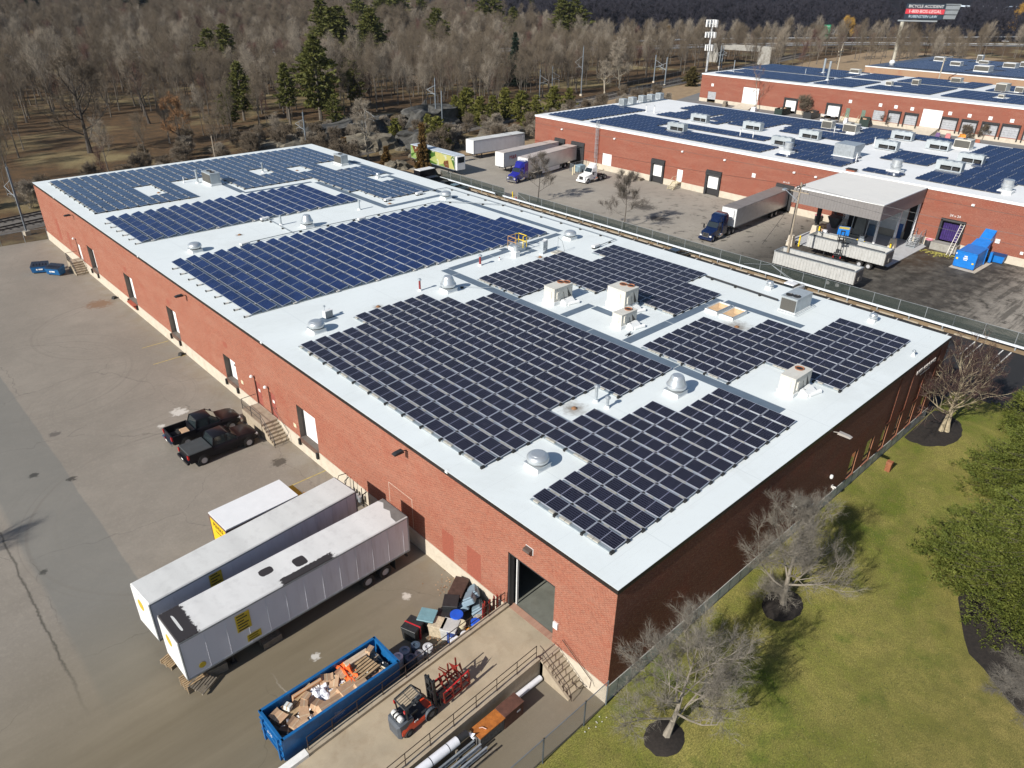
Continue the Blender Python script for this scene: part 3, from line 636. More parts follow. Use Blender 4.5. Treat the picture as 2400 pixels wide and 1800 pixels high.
# ------------------------------------------------------------------ the other warehouses
def big_box(name, label, x0, x1, y0, y1, h, brick, holes, roofm, base=1.15, band=True, extra=()):
    t = thing(name, label, 'warehouse', (0,0,0))
    mb = MB(); wall(mb, 'x', x0, y0, y1, base, h-.35, holes, 1, brick); wall(mb, 'x', x1, y0, y1, base, h-.35, [], -1, brick)
    wall(mb, 'y', y1, x0, x1, base, h-.35, [], -1, brick); wall(mb, 'y', y0, x0, x1, base, h-.35, [], 1, brick); mb.obj('wall', t, fix=False)
    # foundation with gaps where an opening reaches lower
    fm = MB().m(CONC); cuts = sorted((h_[0],h_[1]) for h_ in holes if h_[2] < base-.05); a = y0
    for c0, c1 in cuts+[(y1,y1)]:
        if c0 > a: fm.box(x0-.05, x0+.3, a, c0, -.2, base)
        a = c1
    fm.box(x0+.3, x1+.05, y1-.2, y1+.05, -.2, base); fm.obj('foundation', t)
    MB().m(RFLASH).box(x0-.1, x0+.3, y0-.1, y1+.1, h-.35, h-.01).box(x0+.3, x1+.1, y1-.3, y1+.1, h-.35, h-.01).box(x1-.3,x1+.1,y0,y1-.3,h-.35,h-.01).obj('parapet', t)
    MB().m(roofm).box(x0-.06, x1+.06, y0-.06, y1+.06, h-.01, h).obj('roof', t)
    if band: MB().m(M('dark_seam', (.06,.055,.05))).box(x0-.006, x0+.05, y0, y1, h-1.75, h-1.7).obj('cornice_line', t)
    return t
BLK = M('dock_shelter_fabric', (.028,.028,.03), .85, var=.3, scale=2)
def shelter(par, x, y0, y1, z0, z1, door=DOORW, proj=.35, dz=None, fr=.42):
    """black foam dock seal round a door set into the wall face at x"""
    s = MB().m(BLK).box(x-proj, x+.02, y0, y0+fr, z0, z1).box(x-proj, x+.02, y1-fr, y1, z0, z1)
    s.prism([(x-proj-.1,z1-.75),(x-proj,z1),(x+.02,z1+.12),(x+.02,z1-.75)], 1, y0-.02, y1+.02); o = s.obj('dock_seal', par)
    d = MB().m(door); z2 = dz if dz else z0+1.2
    n = 4; hh = (z1-.75-z2)/n
    for k in range(n): d.box(x+.12, x+.18, y0+fr, y1-fr, z2+k*hh, z2+k*hh+hh-.02)
    d.m(DKM).box(x+.1, x+.3, y0+fr, y1-fr, z0, z2); d.obj('dock_door', par); return o
h2 = [(83.85,86.3,1.1,3.45,.12,None),(70.5,73.2,.25,4.1,.3,BLK),(66.05,67.35,1.1,3.4,.12,None),(57.8,60.5,.25,4.1,.3,BLK),(43.3,46.4,.3,4.3,.3,BLK),(97.2,100,.3,4.3,.3,BLK),(91.5,95,.3,4.3,.3,BLK),(16.1,18.9,.8,4.2,4,BLK)]
ROOF2 = roof_mat('white_roof_membrane_second', [], (.78,.79,.79))
B2 = big_box('brick_warehouse', 'second brick warehouse with trucks docked along its wall, beyond the slatted fence', 99.5, 143.5, -60, 106.5, 8.6, BR2, h2, ROOF2)
for (a, b) in ((70.3,73.45),(57.5,60.75)): shelter(B2, 99.5, a, b, .02, 4.4)
for (a, b) in ((43.2,46.5),(97.1,100.1),(91.4,95.1)): shelter(B2, 99.5, a, b, .4, 4.55, BLK, .25)
for (a,b,c,d) in ((83.85,86.3,1.1,3.45),(66.05,67.35,1.1,3.4)):
    o = MB().m(DOORW).box(99.56,99.61,a+.03,(a+b)/2-.01,c,d-.03).box(99.56,99.61,(a+b)/2+.01,b-.03,c,d-.03).obj('door', B2); MB().m(DKM).box(99.5,99.56,(a+b)/2+.1,(a+b)/2+.16,2.0,2.3).obj('handle', o)
dd = MB().m(M('purple_strip_curtain', (.04,.02,.12), .4, var=.4, scale=3))
for k in range(9): dd.box(99.9,99.93,16.15+k*.3,16.42+k*.3,1.2,3.9)
dd.obj('strip_curtain', B2); MB().m(BLK).box(99.2,99.52,15.75,16.1,.6,4.4).box(99.2,99.52,18.9,19.2,.6,4.4).box(99.2,99.52,15.75,19.2,4.2,4.55).obj('dock_seal', B2)
MB().m(CONCD).box(97.9,99.45,15.6,19.3,0,1.1).obj('loading_platform', B2)
text_mesh('24 x 24', .5, WHITEM, face_M((99.44,17.5,5.1),(0,-1,0),(0,0,1)), B2, 'door_number', .01)
text_mesh('24 x 25', .4, WHITEM, face_M((99.44,44.8,5.0),(0,-1,0),(0,0,1)), B2, 'door_number', .01)
for i, (y,z) in enumerate(((98.1,6.6),(83.3,6.75),(66.6,6.8),(57.3,6.75),(43.7,6.9),(39.8,6.85),(15.6,7.15))):
    nb = ['above the rear of the lettered white trailer','left of the long wall ladder','near the twin white door','above the second black dock','left of the trailer of the navy tractor','just left of the canopy','above the purple curtain door'][i]
    t = thing('wall_lamp', 'small white wall lamp on the second warehouse, '+nb, 'wall lamp', (99.48,y,z), 0, 'wall lamps on the second warehouse'); MB().m(WHITEM).prism([(0,-.12),(-.3,-.1),(-.25,.12),(0,.16)],1,-.2,.2).obj('lamp_head', t)
for (y, z, w_) in ((51.1,5.1,.35),(11.1,2.85,.3),(7.7,1.9,.2)):
    t = thing('wall_box', 'small white box on the second warehouse wall, %s' % {51.1:'left of the docked navy tractor trailer',11.1:'right of the blue compactor',7.7:'low beside the small blue bin'}[y], 'meter box', (99.48,y,z)); MB().m(WHITEM).box(-.12,0,-w_,w_,-w_,w_).obj('box', t)
# caged ladder
t = thing('wall_ladder', 'tall caged steel ladder climbing the second warehouse wall behind the white tractor', 'ladder', (99.1,87.7,0))
l = MB().m(GALV)
for s in (-.25,.25): l.tube([(0,s,.3),(0,s,9.7)],.05)
for k in range(30): l.tube([(0,-.25,.5+k*.3),(0,.25,.5+k*.3)],.018)
l.obj('rails_and_rungs', t); c = MB().m(GALV)
for k in range(8):
    z = 2.4+k*.95; c.tube([(.3*math.cos(a)*-1.6*.9, .38*math.sin(a), z) for a in [math.pi*(-.5+i/8) for i in range(9)]], .035)
for a in (-.35,0,.35): c.tube([(-.43*math.cos(a*2),.38*math.sin(a*2),2.4),(-.43*math.cos(a*2),.38*math.sin(a*2),9.6)],.03)
c.obj('safety_cage', t)
# stair at the white door
def wood_stair(x, y, label, dirn=-1, mat=CREAM):
    t = thing('timber_stair', label, 'stairs', (x, y, 0), 0)
    s = MB().m(mat)
    for k in range(5): s.box(-1.2-(k+1)*.28, -1.2-k*.28, -.6, .6, 1.0-k*.2-.05, 1.0-k*.2)
    s.box(-1.2,0,-.6,.6,1.05,1.12); s.obj('steps', t)
    r = MB().m(mat)
    for s_ in (-.62,.62):
        r.prism([(-2.75,0),(-2.5,0),(-1.1,1.0),(0,1.0),(0,1.2),(-1.2,1.2)],1,s_-.04,s_+.04)
        r.tube([(-2.6,s_,.9),(-1.2,s_,2.1),(-.1,s_,2.1)],.03); r.tube([(-2.6,s_,0),(-2.6,s_,.9)],.03); r.tube([(-1.2,s_,1),(-1.2,s_,2.1)],.03); r.tube([(-.1,s_,1),(-.1,s_,2.1)],.03)
    r.obj('handrail', t)
wood_stair(99.45,66.7,'cream timber stair at the white door between the two black docks')
# third warehouse
ROOF3 = roof_mat('white_roof_membrane_third', [], (.74,.76,.77))
dk3 = [(126.8,129.9,.9,3.3,'g'),(111.4,117.0,1.1,5.9,'w'),(98.2,101.8,.7,3.9,'b'),(84.4,88.2,.8,3.9,'b'),(71.6,74.7,1.3,3.9,'g'),(67.2,70.3,1.2,3.9,'k'),(62.6,65.8,1.2,3.9,'k'),(56.5,61.6,1.3,5.8,'w'),(52.4,56.1,1.3,4.0,'k'),(47.6,51.1,1.25,4.0,'k'),(42.6,46.2,1.25,4.0,'k'),(37.7,41.5,1.25,4.1,'k'),(32.8,36.4,1.25,4.1,'k')]
B3 = big_box('brick_warehouse', 'third brick warehouse behind the second, with many dock doors and blue solar arrays', 203.5, 252, -60, 133, 8.6, BR2, [(a,b,c,d,.3,None) for a,b,c,d,k in dk3], ROOF3, 1.1, False)
GD = M('grey_door', (.36,.37,.39), .5)
for a,b,c,d,k in dk3:
    m_ = MB().m(DOORW if k in 'wb' else GD); nn = 5
    for q in range(nn): m_.box(203.62,203.68,a,b,c+q*(d-c)/nn,c+(q+1)*(d-c)/nn-.03)
    o = m_.obj('dock_door', B3)
    if k in 'bk':
        e = .45 if k == 'b' else .25
        MB().m(BLK).box(203.1,203.52,a-e,a,c-.6,d+.2).box(203.1,203.52,b,b+e,c-.6,d+.2).box(203.05,203.52,a-e,b+e,d,d+.45).obj('dock_seal', B3)
for y in (81.9,73.2,68.9,64.5,54.7,49.9,44.9,39.9,128.5):
    MB().m(WHITEM).box(203.44,203.5,y-.45,y+.45,4.95,5.8).obj('number_plate', B3)
for y in (82,77.4):
    MB().m(M('green_door', (.12,.17,.13), .6)).box(203.44,203.5,y-.55,y+.55,1.1,3.5).obj('door', B3)
    wood_stair(203.4,y,'timber stair at the %s green door of the third warehouse' % ('left' if y > 80 else 'right'))
# fourth, tan
B4 = big_box('tan_warehouse', 'low tan brick building with a dark solar roof behind the third warehouse', 284, 350, 20, 114, 8.0, BRTAN, [], M('dark_blue_grey_roof', (.07,.09,.13), .7, var=.2, scale=.3), .3, False)
B4b = thing('distant_warehouse', 'pale blue-white warehouse roofs far off to the right of the billboard', 'warehouse', (0,0,0))
MB().m(M('pale_blue_roof', (.52,.6,.68), .6, var=.1, scale=.02)).box(1080,1250,300,400,0,14).box(1260,1330,250,330,0,12).obj('hall', B4b)
MB().m(WHITEM).box(1079.5,1080,310,390,2,9).obj('facade', B4b)
# ------------------------------------------------------------------ solar panels
def cell_mat(name, cell, line, nx, ny, lw=.05, mid=True, far=None):
    m, t, b = newmat(name); uv = nd(t, 'UVMap').outputs[0]; s = nd(t, 'SeparateXYZ', {0: uv}); U, V = s.outputs[0], s.outputs[1]
    def ln(c, n_, wd):
        f = mth(t, 'ABSOLUTE', mth(t, 'SUBTRACT', mth(t, 'FRACT', mth(t, 'MULTIPLY', c, n_)), .5)); return ramp(t, f, .5-wd, .5-wd*.4, 0, 1)
    k = mth(t, 'MAXIMUM', ln(U, nx, lw), ln(V, ny, lw*.8))
    if mid: k = mth(t, 'MAXIMUM', k, ramp(t, mth(t, 'ABSOLUTE', mth(t, 'SUBTRACT', V, .5)), .013, .009, 0, 1.7))
    p = pos(t, 'World'); n = noi(t, p, .45, 3, .6); rnd = nd(t, 'ObjectInfo').outputs['Random']
    base = mixc(t, ramp(t, n, .35, .65), tuple(x*.8 for x in cell), tuple(x*1.25 for x in cell))
    base = mixc(t, ramp(t, rnd, 0, 1, 0, .3), base, tuple(x*.6 for x in cell))
    c = mixc(t, mth(t, 'MINIMUM', mth(t, 'MULTIPLY', k, .55), 1.), base, line)
    c = mixc(t, ramp(t, noi(t, p, 1.3, 5, .7), .6, .85, 0, .12), c, (.3,.28,.25))
    t.links.new(c, b.inputs['Base Color']); b.inputs['Roughness'].default_value = .12; b.inputs['Specular IOR Level'].default_value = .33
    b.inputs['IOR'].default_value = 1.45; return m
CELLD = cell_mat('mono_solar_cells', (.0065,.007,.017), (.24,.25,.33), 6, 24, .05)
CELLB = cell_mat('blue_solar_cells', (.012,.024,.080), (.10,.16,.32), 6, 12, .035, False)
CELLF = cell_mat('sky_toned_solar_cells', (.028,.052,.105), (.15,.22,.36), 6, 20, .05)  # CELLF: blue tone partly paints the sky's reflection into the cells
PFR = M('panel_frame_aluminium', (.50,.52,.58), .4, .3, var=.05)
PFB = M('blue_panel_frame', (.36,.40,.47), .4, .3, var=.05); TRAY = M('ballast_tray', (.33,.38,.41), .5, .4, var=.15, scale=6); BLOCK = M('ballast_block', (.40,.38,.33), .9, var=.2, scale=6); FOOT = BLACK
KP = {  # width (x), length (y), low z, rise, cell material
 'D': (1.035, 2.045, .13, .085, CELLD), 'B': (1.0, 1.985, .14, .23, CELLB), 'F': (1.035, 2.07, .12, .075, CELLF)}
def glass_mb(mb, x, y, z, k):
    w_, l_, z0, dz, cm = KP[k]; mb.m(cm)
    mb.quad((x+.03,y+.03,z+z0+.012),(x+w_-.03,y+.03,z+z0+dz+.012),(x+w_-.03,y+l_-.03,z+z0+dz+.012),(x+.03,y+l_-.03,z+z0+.012))
def frame_mb(mb, x, y, z, k, simple=False):
    w_, l_, z0, dz, cm = KP[k]; mb.m(PFR if k == 'D' else PFB); e = .030 if k == 'D' else .022
    def q(a, b, c, d):
        zz = lambda X: z+z0+dz*X/w_
        t = .010
        vs = [(x+a,y+c,zz(a)-.03),(x+b,y+c,zz(b)-.03),(x+b,y+d,zz(b)-.03),(x+a,y+d,zz(a)-.03),(x+a,y+c,zz(a)+t+.004),(x+b,y+c,zz(b)+t+.004),(x+b,y+d,zz(b)+t+.004),(x+a,y+d,zz(a)+t+.004)]
        mb.add(vs, [(4,5,6,7),(0,1,5,4),(1,2,6,5),(2,3,7,6),(3,0,4,7)])
    q(0,w_,0,e); q(0,w_,l_-e,l_); q(0,e,e,l_-e); q(w_-e,w_,e,l_-e)
    mb.m(DKM).quad((x,y,z+z0-.03),(x,y+l_,z+z0-.03),(x+w_,y+l_,z+z0+dz-.03),(x+w_,y,z+z0+dz-.03))
def rack_mb(mb, x, y, z, k, first, seed):
    rnd = random.Random(seed); w_, l_, z0, dz, cm = KP[k]
    if k != 'B':
        mb.m(TRAY).box(x-.25, x-.02, y+.05, y+l_-.05, z+.02, z+.09); a = y+.1
        while a < y+l_-.45:
            if rnd.random() < .55: mb.m(BLOCK).box(x-.24, x-.05, a, a+.38, z+.095, z+.17)
            a += .42
        mb.m(FOOT).box(x-.34 if first else x-.3, x-.04, y-.09, y+.06, z+.003, z+.16)
    else:
        mb.m(GALVD).box(x-.5, x+.98, y-.04, y+.03, z+.02, z+.085)
        mb.m(DKM).box(x+.93, x+.985, y-.03, y+.02, z+.02, z+z0+dz-.04)
        if first: mb.m(M('pale_block', (.6,.56,.5), .85)).box(x-.62, x-.24, y-.1, y+.09, z+.003, z+.12); mb.m(FOOT).box(x-.68, x-.62, y-.1, y+.09, z+.003, z+.17)
        elif rnd.random() < .5: mb.m(M('pale_block', (.6,.56,.5))).box(x-.42, x-.08, y-.12, y+.1, z+.09, z+.16)
def set_uv(me, mat):
    idx = [i for i, m_ in enumerate(me.materials) if m_ == mat]
    uv = me.uv_layers.new(name='UVMap'); cs = ((0,0),(1,0),(1,1),(0,1))
    for p in me.polygons:
        if p.material_index in idx:
            for j, li in enumerate(p.loop_indices): uv.data[li].uv = cs[j]
def arr(k, x0, y0, px, py, rows, sk=0., name=''):
    """rows: dict j -> list of (first row, last row)"""
    out = []
    occ = {(i, j) for j, iv in rows.items() for a, b in iv for i in range(a, b+1)}
    for (i, j) in sorted(occ):
        x = x0+i*px; y = y0+j*py+sk*(x-3)
        out.append((k, x, y, (i-1, j) not in occ, name, i, j))
    return out
def rr(*js): return {j: iv for jj, iv in js for j in jj}
P1 = arr('D', 1.98, 1.93, 1.312, 2.087, rr(((0,1,2),[(0,14)]),((3,),[(4,10)]),((4,),[(4,7)]),((5,),[(0,5),(10,14)]),(range(6,15),[(0,14)]),((15,),[(0,11)]),((16,),[(5,10)])), 0, 'corner array')
P1 += arr('D', 22.95, 1.93, 1.30, 2.087, rr(((0,1,2),[(4,13)]),((3,4),[(0,9)]),((5,6),[(0,6)])), 0, 'right-hand array')
P1 += arr('D', 22.95, 1.93, 1.25, 2.08, rr(((8,9),[(6,11)]),((10,11),[(6,14)]),((12,13),[(5,14)]),((14,),[(0,14)]),((15,),[(0,9),(12,14)]),((16,),[(0,9)])), 0, 'middle array')
P1 += arr('B', 1.78, 43.65, 1.5, 2.035, rr((range(0,4),[(0,24)]),(range(4,9),[(0,23)])), -.012, 'wide blue array')
P1 += arr('B', 1.78, 70.6, 1.5, 2.035, rr(((0,1),[(0,18)]),(range(2,6),[(0,17)])), -.02, 'narrow blue array')
P1 += arr('F', 1.85, 86.05, 1.303, 2.115, rr((range(5,10),[(0,30)]),((4,),[(0,5),(8,9),(15,18),(21,30)]),((3,),[(0,5),(8,9),(15,18),(21,22),(25,26)]),((2,),[(0,5),(8,9),(15,22),(25,26)]),((1,),[(0,9),(15,26)]),((0,),[(0,9),(15,30)]),((-1,-2),[(23,30)]),((-3,-4),[(23,27)]),((-5,),[(23,29)]),((-6,-7,-8),[(24,29)])), -.019, 'far array')
P1.sort(key=lambda q: (q[1]-CAM.x)**2+(q[2]-CAM.y)**2)
near, rest = P1[:300], P1[300:]
protos = {}
def part(name, fn, k, *a):
    mb = MB(); fn(mb, 0, 0, 0, k, *a); o = mb.obj(name, None, fix=False)
    if name == 'solar_panel': set_uv(o.data, KP[k][4])
    return o
gl = {k: part('solar_panel', glass_mb, k).data for k in 'DB'}; fr_ = {k: part('frame', frame_mb, k).data for k in 'DB'}
rk = {}
for k in 'DB':
    for f_ in (True, False):
        for v in range(4): rk[(k, f_, v)] = part('ballast_rack', rack_mb, k, f_, v).data
for o in [o for o in sc.collection.objects if o.name.split('.')[0] in ('solar_panel','frame','ballast_rack') and o.parent is None]: bpy.data.objects.remove(o)
col = sc.collection.objects
seen = {'corner array': 'black solar panel in the big corner array nearest the camera', 'right-hand array': 'black solar panel in the stepped right-hand array by the lawn', 'middle array': 'black solar panel in the array behind the cream roof units', 'wide blue array': 'tilted blue solar panel in the wide middle array'}
for q, (k, x, y, first, nm, i, j) in enumerate(near):
    o = bpy.data.objects.new('solar_panel', gl[k]); col.link(o); o.location = (x, y, H)
    base = {'corner array': 'black panel, corner array', 'right-hand array': 'black panel, stepped right array', 'middle array': 'black panel, middle array', 'wide blue array': 'blue panel, wide tilted array'}[nm]
    tag(o, '%s: %s row from dock side, %s from right end' % (base, ORD[i], ORD[max(0, j-(8 if nm == 'middle array' else 0))]), 'solar panel', 'solar panels on the white roof of the nearest warehouse')
    a = bpy.data.objects.new('frame', fr_[k]); col.link(a); a.parent = o
    a = bpy.data.objects.new('ballast_rack', rk[(k, first, q % 4)]); col.link(a); a.parent = o
mb = MB()
for (k, x, y, first, nm, i, j) in rest: glass_mb(mb, x, y, H, k); frame_mb(mb, x, y, H, k); rack_mb(mb, x, y, H, k, first, i*31+j)
# second, third and fourth roof: long modules in the same direction
def field(mb, k, z, polys, px, py, holes=(), sk=0.):
    w_, l_, z0, dz, cm = KP[k]
    for (x0, x1, y0, y1) in polys:
        x = x0
        while x+w_ <= x1+.3:
            y = y0
            while y+l_ <= y1+.3:
                cx, cy = x+w_/2, y+l_/2
                if not any(a < cx < b and c < cy < d for a, b, c, d in holes):
                    glass_mb(mb, x, y, z, k); mb.m(PFR); e = .035
                    mb.quad((x,y,z+z0),(x+w_,y,z+z0+dz),(x+w_,y+l_,z+z0+dz),(x,y+l_,z+z0)); mb.m(DKM).quad((x+w_,y,z+z0+dz-.001),(x+w_,y+l_,z+z0+dz-.001),(x+w_,y+l_,z+.03),(x+w_,y,z+.03))
                y += py
            x += px
KP['E'] = (1.0, 1.97, .16, .16, cell_mat('blue_solar_cells_second', (.013,.027,.075), (.13,.18,.30), 6, 12, .035, False))
KP['G'] = (1.0, 1.97, .16, .16, cell_mat('grey_blue_solar_cells', (.035,.052,.10), (.16,.22,.36), 6, 12, .035, False))
z2 = 8.6
E2 = [(101.2,123.5,94.3,104.4),(101.3,108.5,51.8,92.5),(108.5,117.5,80,92),(111.5,115.8,57,79),(126,133,79.8,89.5),(120.3,126,73,90.5),(132.5,141,51,93),(126.5,132.5,72.5,79.6),(122.8,134,64.2,72),(127.5,133.2,57.8,62),(136.8,143,30,51),(123.5,130.8,42.5,62),(109,117.3,38,54),(101.5,108.5,37,50),(131,136.5,42.5,50),
      (113.5,122.8,27.8,37.3),(102.5,110.5,13.5,26.8),(111,119.5,12,23),(119.5,141.7,11,23),(130,141.7,23,28.6),(101.6,104,27.6,33.5),(124,141,-8,9),(103,120,-8,9.5)]
field(mb, 'E', z2, E2, 1.42, 2.02, holes=[(119,124,75,80.5),(105.5,109,71.5,76.5),(119,123.5,62,67.3),(119.5,123,50.6,55),(108.8,112,49.8,55),(103.3,106.5,47,50.4),(133,137,53.5,57.5),(112,118,37.5,42)])
E3 = [(206.5,226,98,131),(228.5,250,97.5,134),(207,227,84,96.5),(209,231,63,81),(232.5,250,86,96),(234,251,60,83),(209,228,34,61),(232,251,30,57),(208,250,0,28)]
field(mb, 'E', z2, E3, 1.45, 2.02, holes=[(243,249,98,103),(236,241,107,110.5),(219,223,76,81),(216,222,47,50),(233,238,48,55),(214,217,125,131),(246,251,66,72)])
field(mb, 'G', 8.0, [(288,346,24,110)], 1.6, 2.02, holes=[(325,333,100,106),(310,318,88,95),(333,341,87,95),(292,308,73,82),(319,329,72,80)])
so = mb.obj('solar_array', None, fix=False)
uv = so.data.uv_layers.new(name='UVMap'); gi = [i for i, m_ in enumerate(so.data.materials) if 'cells' in m_.name]
import numpy as np
nl = len(so.data.loops); U = np.zeros((nl, 2), dtype=np.float32); cs = np.array(((0,0),(1,0),(1,1),(0,1)), dtype=np.float32)
mi = np.empty(len(so.data.polygons), dtype=np.int32); so.data.polygons.foreach_get('material_index', mi)
ls = np.empty(len(so.data.polygons), dtype=np.int32); so.data.polygons.foreach_get('loop_start', ls)
sel = ls[np.isin(mi, gi)]
for c_ in range(4): U[sel+c_] = cs[c_]
uv.data.foreach_set('uv', U.ravel())
tag(so, 'remaining rows of blue and black solar panels covering the white roofs farther back', 'solar panels', 'solar panels on the warehouse roofs', 'stuff')
# ------------------------------------------------------------------ roof equipment
SPUN = M('spun_aluminium', (.58,.61,.63), .33, .6, var=.06, scale=4)
def fan(kind):
    t = thing('roof_exhaust_fan', 'x', 'exhaust fan')
    MB().m(RFLASH).add([(-.62,-.62,0),(.62,-.62,0),(.62,.62,0),(-.62,.62,0),(-.55,-.55,.32),(.55,-.55,.32),(.55,.55,.32),(-.55,.55,.32)],[(0,1,5,4),(1,2,6,5),(2,3,7,6),(3,0,4,7),(4,5,6,7)]).obj('curb', t)
    MB().m(SPUN).box(-.62,.62,-.62,.62,.32,.37).obj('base_plate', t)
    if kind == 'mushroom':
        MB().m(DKM).cyl((0,0,.37),(0,0,.5),.42,.42,16).obj('throat', t)
        MB().m(SPUN).lathe([(.50,.42),(.62,.46),(.70,.56),(.72,.68),(.68,.82),(.58,.92),(.50,.95),(.46,.96),(.44,.985),(.30,1.0),(.05,1.01)], 28).obj('hood', t, smooth=True)
    else:
        MB().m(DKM).cyl((0,0,.37),(0,0,.5),.42,.42,16).obj('throat', t)
        MB().m(SPUN).lathe([(.52,.42),(.66,.50),(.72,.62),(.73,.74),(.70,.78),(.66,.80),(.60,.96),(.52,1.14)], 28).obj('windband', t, smooth=True)
        MB().m(SPUN).lathe([(.52,1.12),(.48,1.3),(.40,1.42),(.36,1.46),(.05,1.48)], 28).obj('cap', t, smooth=True)
        MB().m(DKM).box(.56,.60,-.02,.02,.37,.5).obj('cable_box', t)
    return t
fm, fu = fan('mushroom'), fan('upblast')
for (p, k, s, lb) in ((( 4.46,10.2),fm,1.0,'silver mushroom exhaust fan in the notch of the corner array, nearest the brick edge'),((18.6,10.0),fu,1.05,'silver cone exhaust fan beside the end of the long grey walkway'),((4.47,36.95),fm,1.0,'silver mushroom exhaust fan beside the small white condenser near the dock edge'),
    ((18.74,36.85),fu,1.05,'silver cone exhaust fan at the inner corner of the long walkway'),((19.0,64.3),fu,1.,'silver cone exhaust fan between the two blue arrays'),((5.2,64.0),fm,1.,'silver mushroom exhaust fan at the left between the two blue arrays'),((39.94,63.8),fm,1.,'silver mushroom exhaust fan near the alley edge beside the dark far array'),((39.73,40.3),fm,1.,'silver mushroom exhaust fan near the alley edge by the yellow hatch rail')):
    placed(fm if k is fm else fu, USED if False else USED.setdefault(('f', id(k)), {}), (p[0],p[1],H), 0, lb, 'exhaust fans on the warehouse roof', (s,s,s))
def small_vent():
    t = thing('roof_vent', 'x', 'roof vent')
    MB().m(RFLASH).prism([(-.35,0),(.35,0),(.3,.25),(-.3,.25)],1,-.3,.3).obj('curb', t)
    MB().m(SPUN).lathe([(.2,.25),(.2,.38),(.36,.42),(.38,.52),(.25,.58),(.25,.64),(.34,.66),(.3,.76),(.05,.8)],14).obj('cap', t, smooth=True); return t
sv = small_vent()
for p, lb in (((43.09,16.4),'small two-tier roof vent behind the grey roof unit near the alley edge'),((42.83,6.0),'small two-tier roof vent nearest the far right roof corner'),((39.45,79.5),'small roof vent in a gap of the far slate-blue array')):
    placed(sv, USED.setdefault('sv',{}), (p[0],p[1],H), 0, lb, 'small roof vents')
def pipe(x, y, h, r, mat, lb, hood=True, z=None):
    t = thing('vent_pipe', lb, 'vent pipe', (x,y,H if z is None else z), 0, 'vent pipes on the warehouse roofs')
    MB().m(RFLASH).cyl((0,0,0),(0,0,.18),r*1.9,r*1.4,10).obj('flashing', t); MB().m(mat).cyl((0,0,.18),(0,0,h),r,r,10).obj('pipe', t)
    if hood: MB().m(GALV).lathe([(r,h),(r*1.9,h+.02),(r*1.9,h+.12),(r,h+.2),(.02,h+.22)],10).obj('cap', t)
REDP = M('red_pipe_paint', (.25,.03,.03), .5)
pipe(13.26,13.1,1.2,.11,GALV,'tall galvanised vent pipe beside the brown drain stain'); pipe(13.22,12.0,.75,.11,GALV,'short galvanised vent pipe next to the taller one')
pipe(16.7,38.7,1.05,.10,REDP,'short red vent pipe with a white cap'); pipe(25.8,40.3,1.0,.12,REDP,'red and white vent pipe on the walkway corner'); pipe(28.0,93.8,1.3,.12,GALVD,'dark vent pipe in the small gap of the far array')
pipe(16.9,66.95,1.25,.13,GALV,'pale vent pipe left of the cone fan between blue arrays',False); pipe(27.8,66.6,1.3,.13,GALV,'pale vent pipe at the right end of the narrow blue array',False); pipe(17.75,93.6,1.7,.16,GALV,'thick flue beside the grey unit at the far left')
pipe(38.4,.7,.35,.08,RFLASH,'tiny white stub vent near the lawn edge'); pipe(28.56,40.3,.3,.05,REDP,'tiny red pipe stub on the roof by the walkway',False); pipe(16.3,95.0,.8,.06,WHITEM,'thin white pipe left of the thick flue',False)
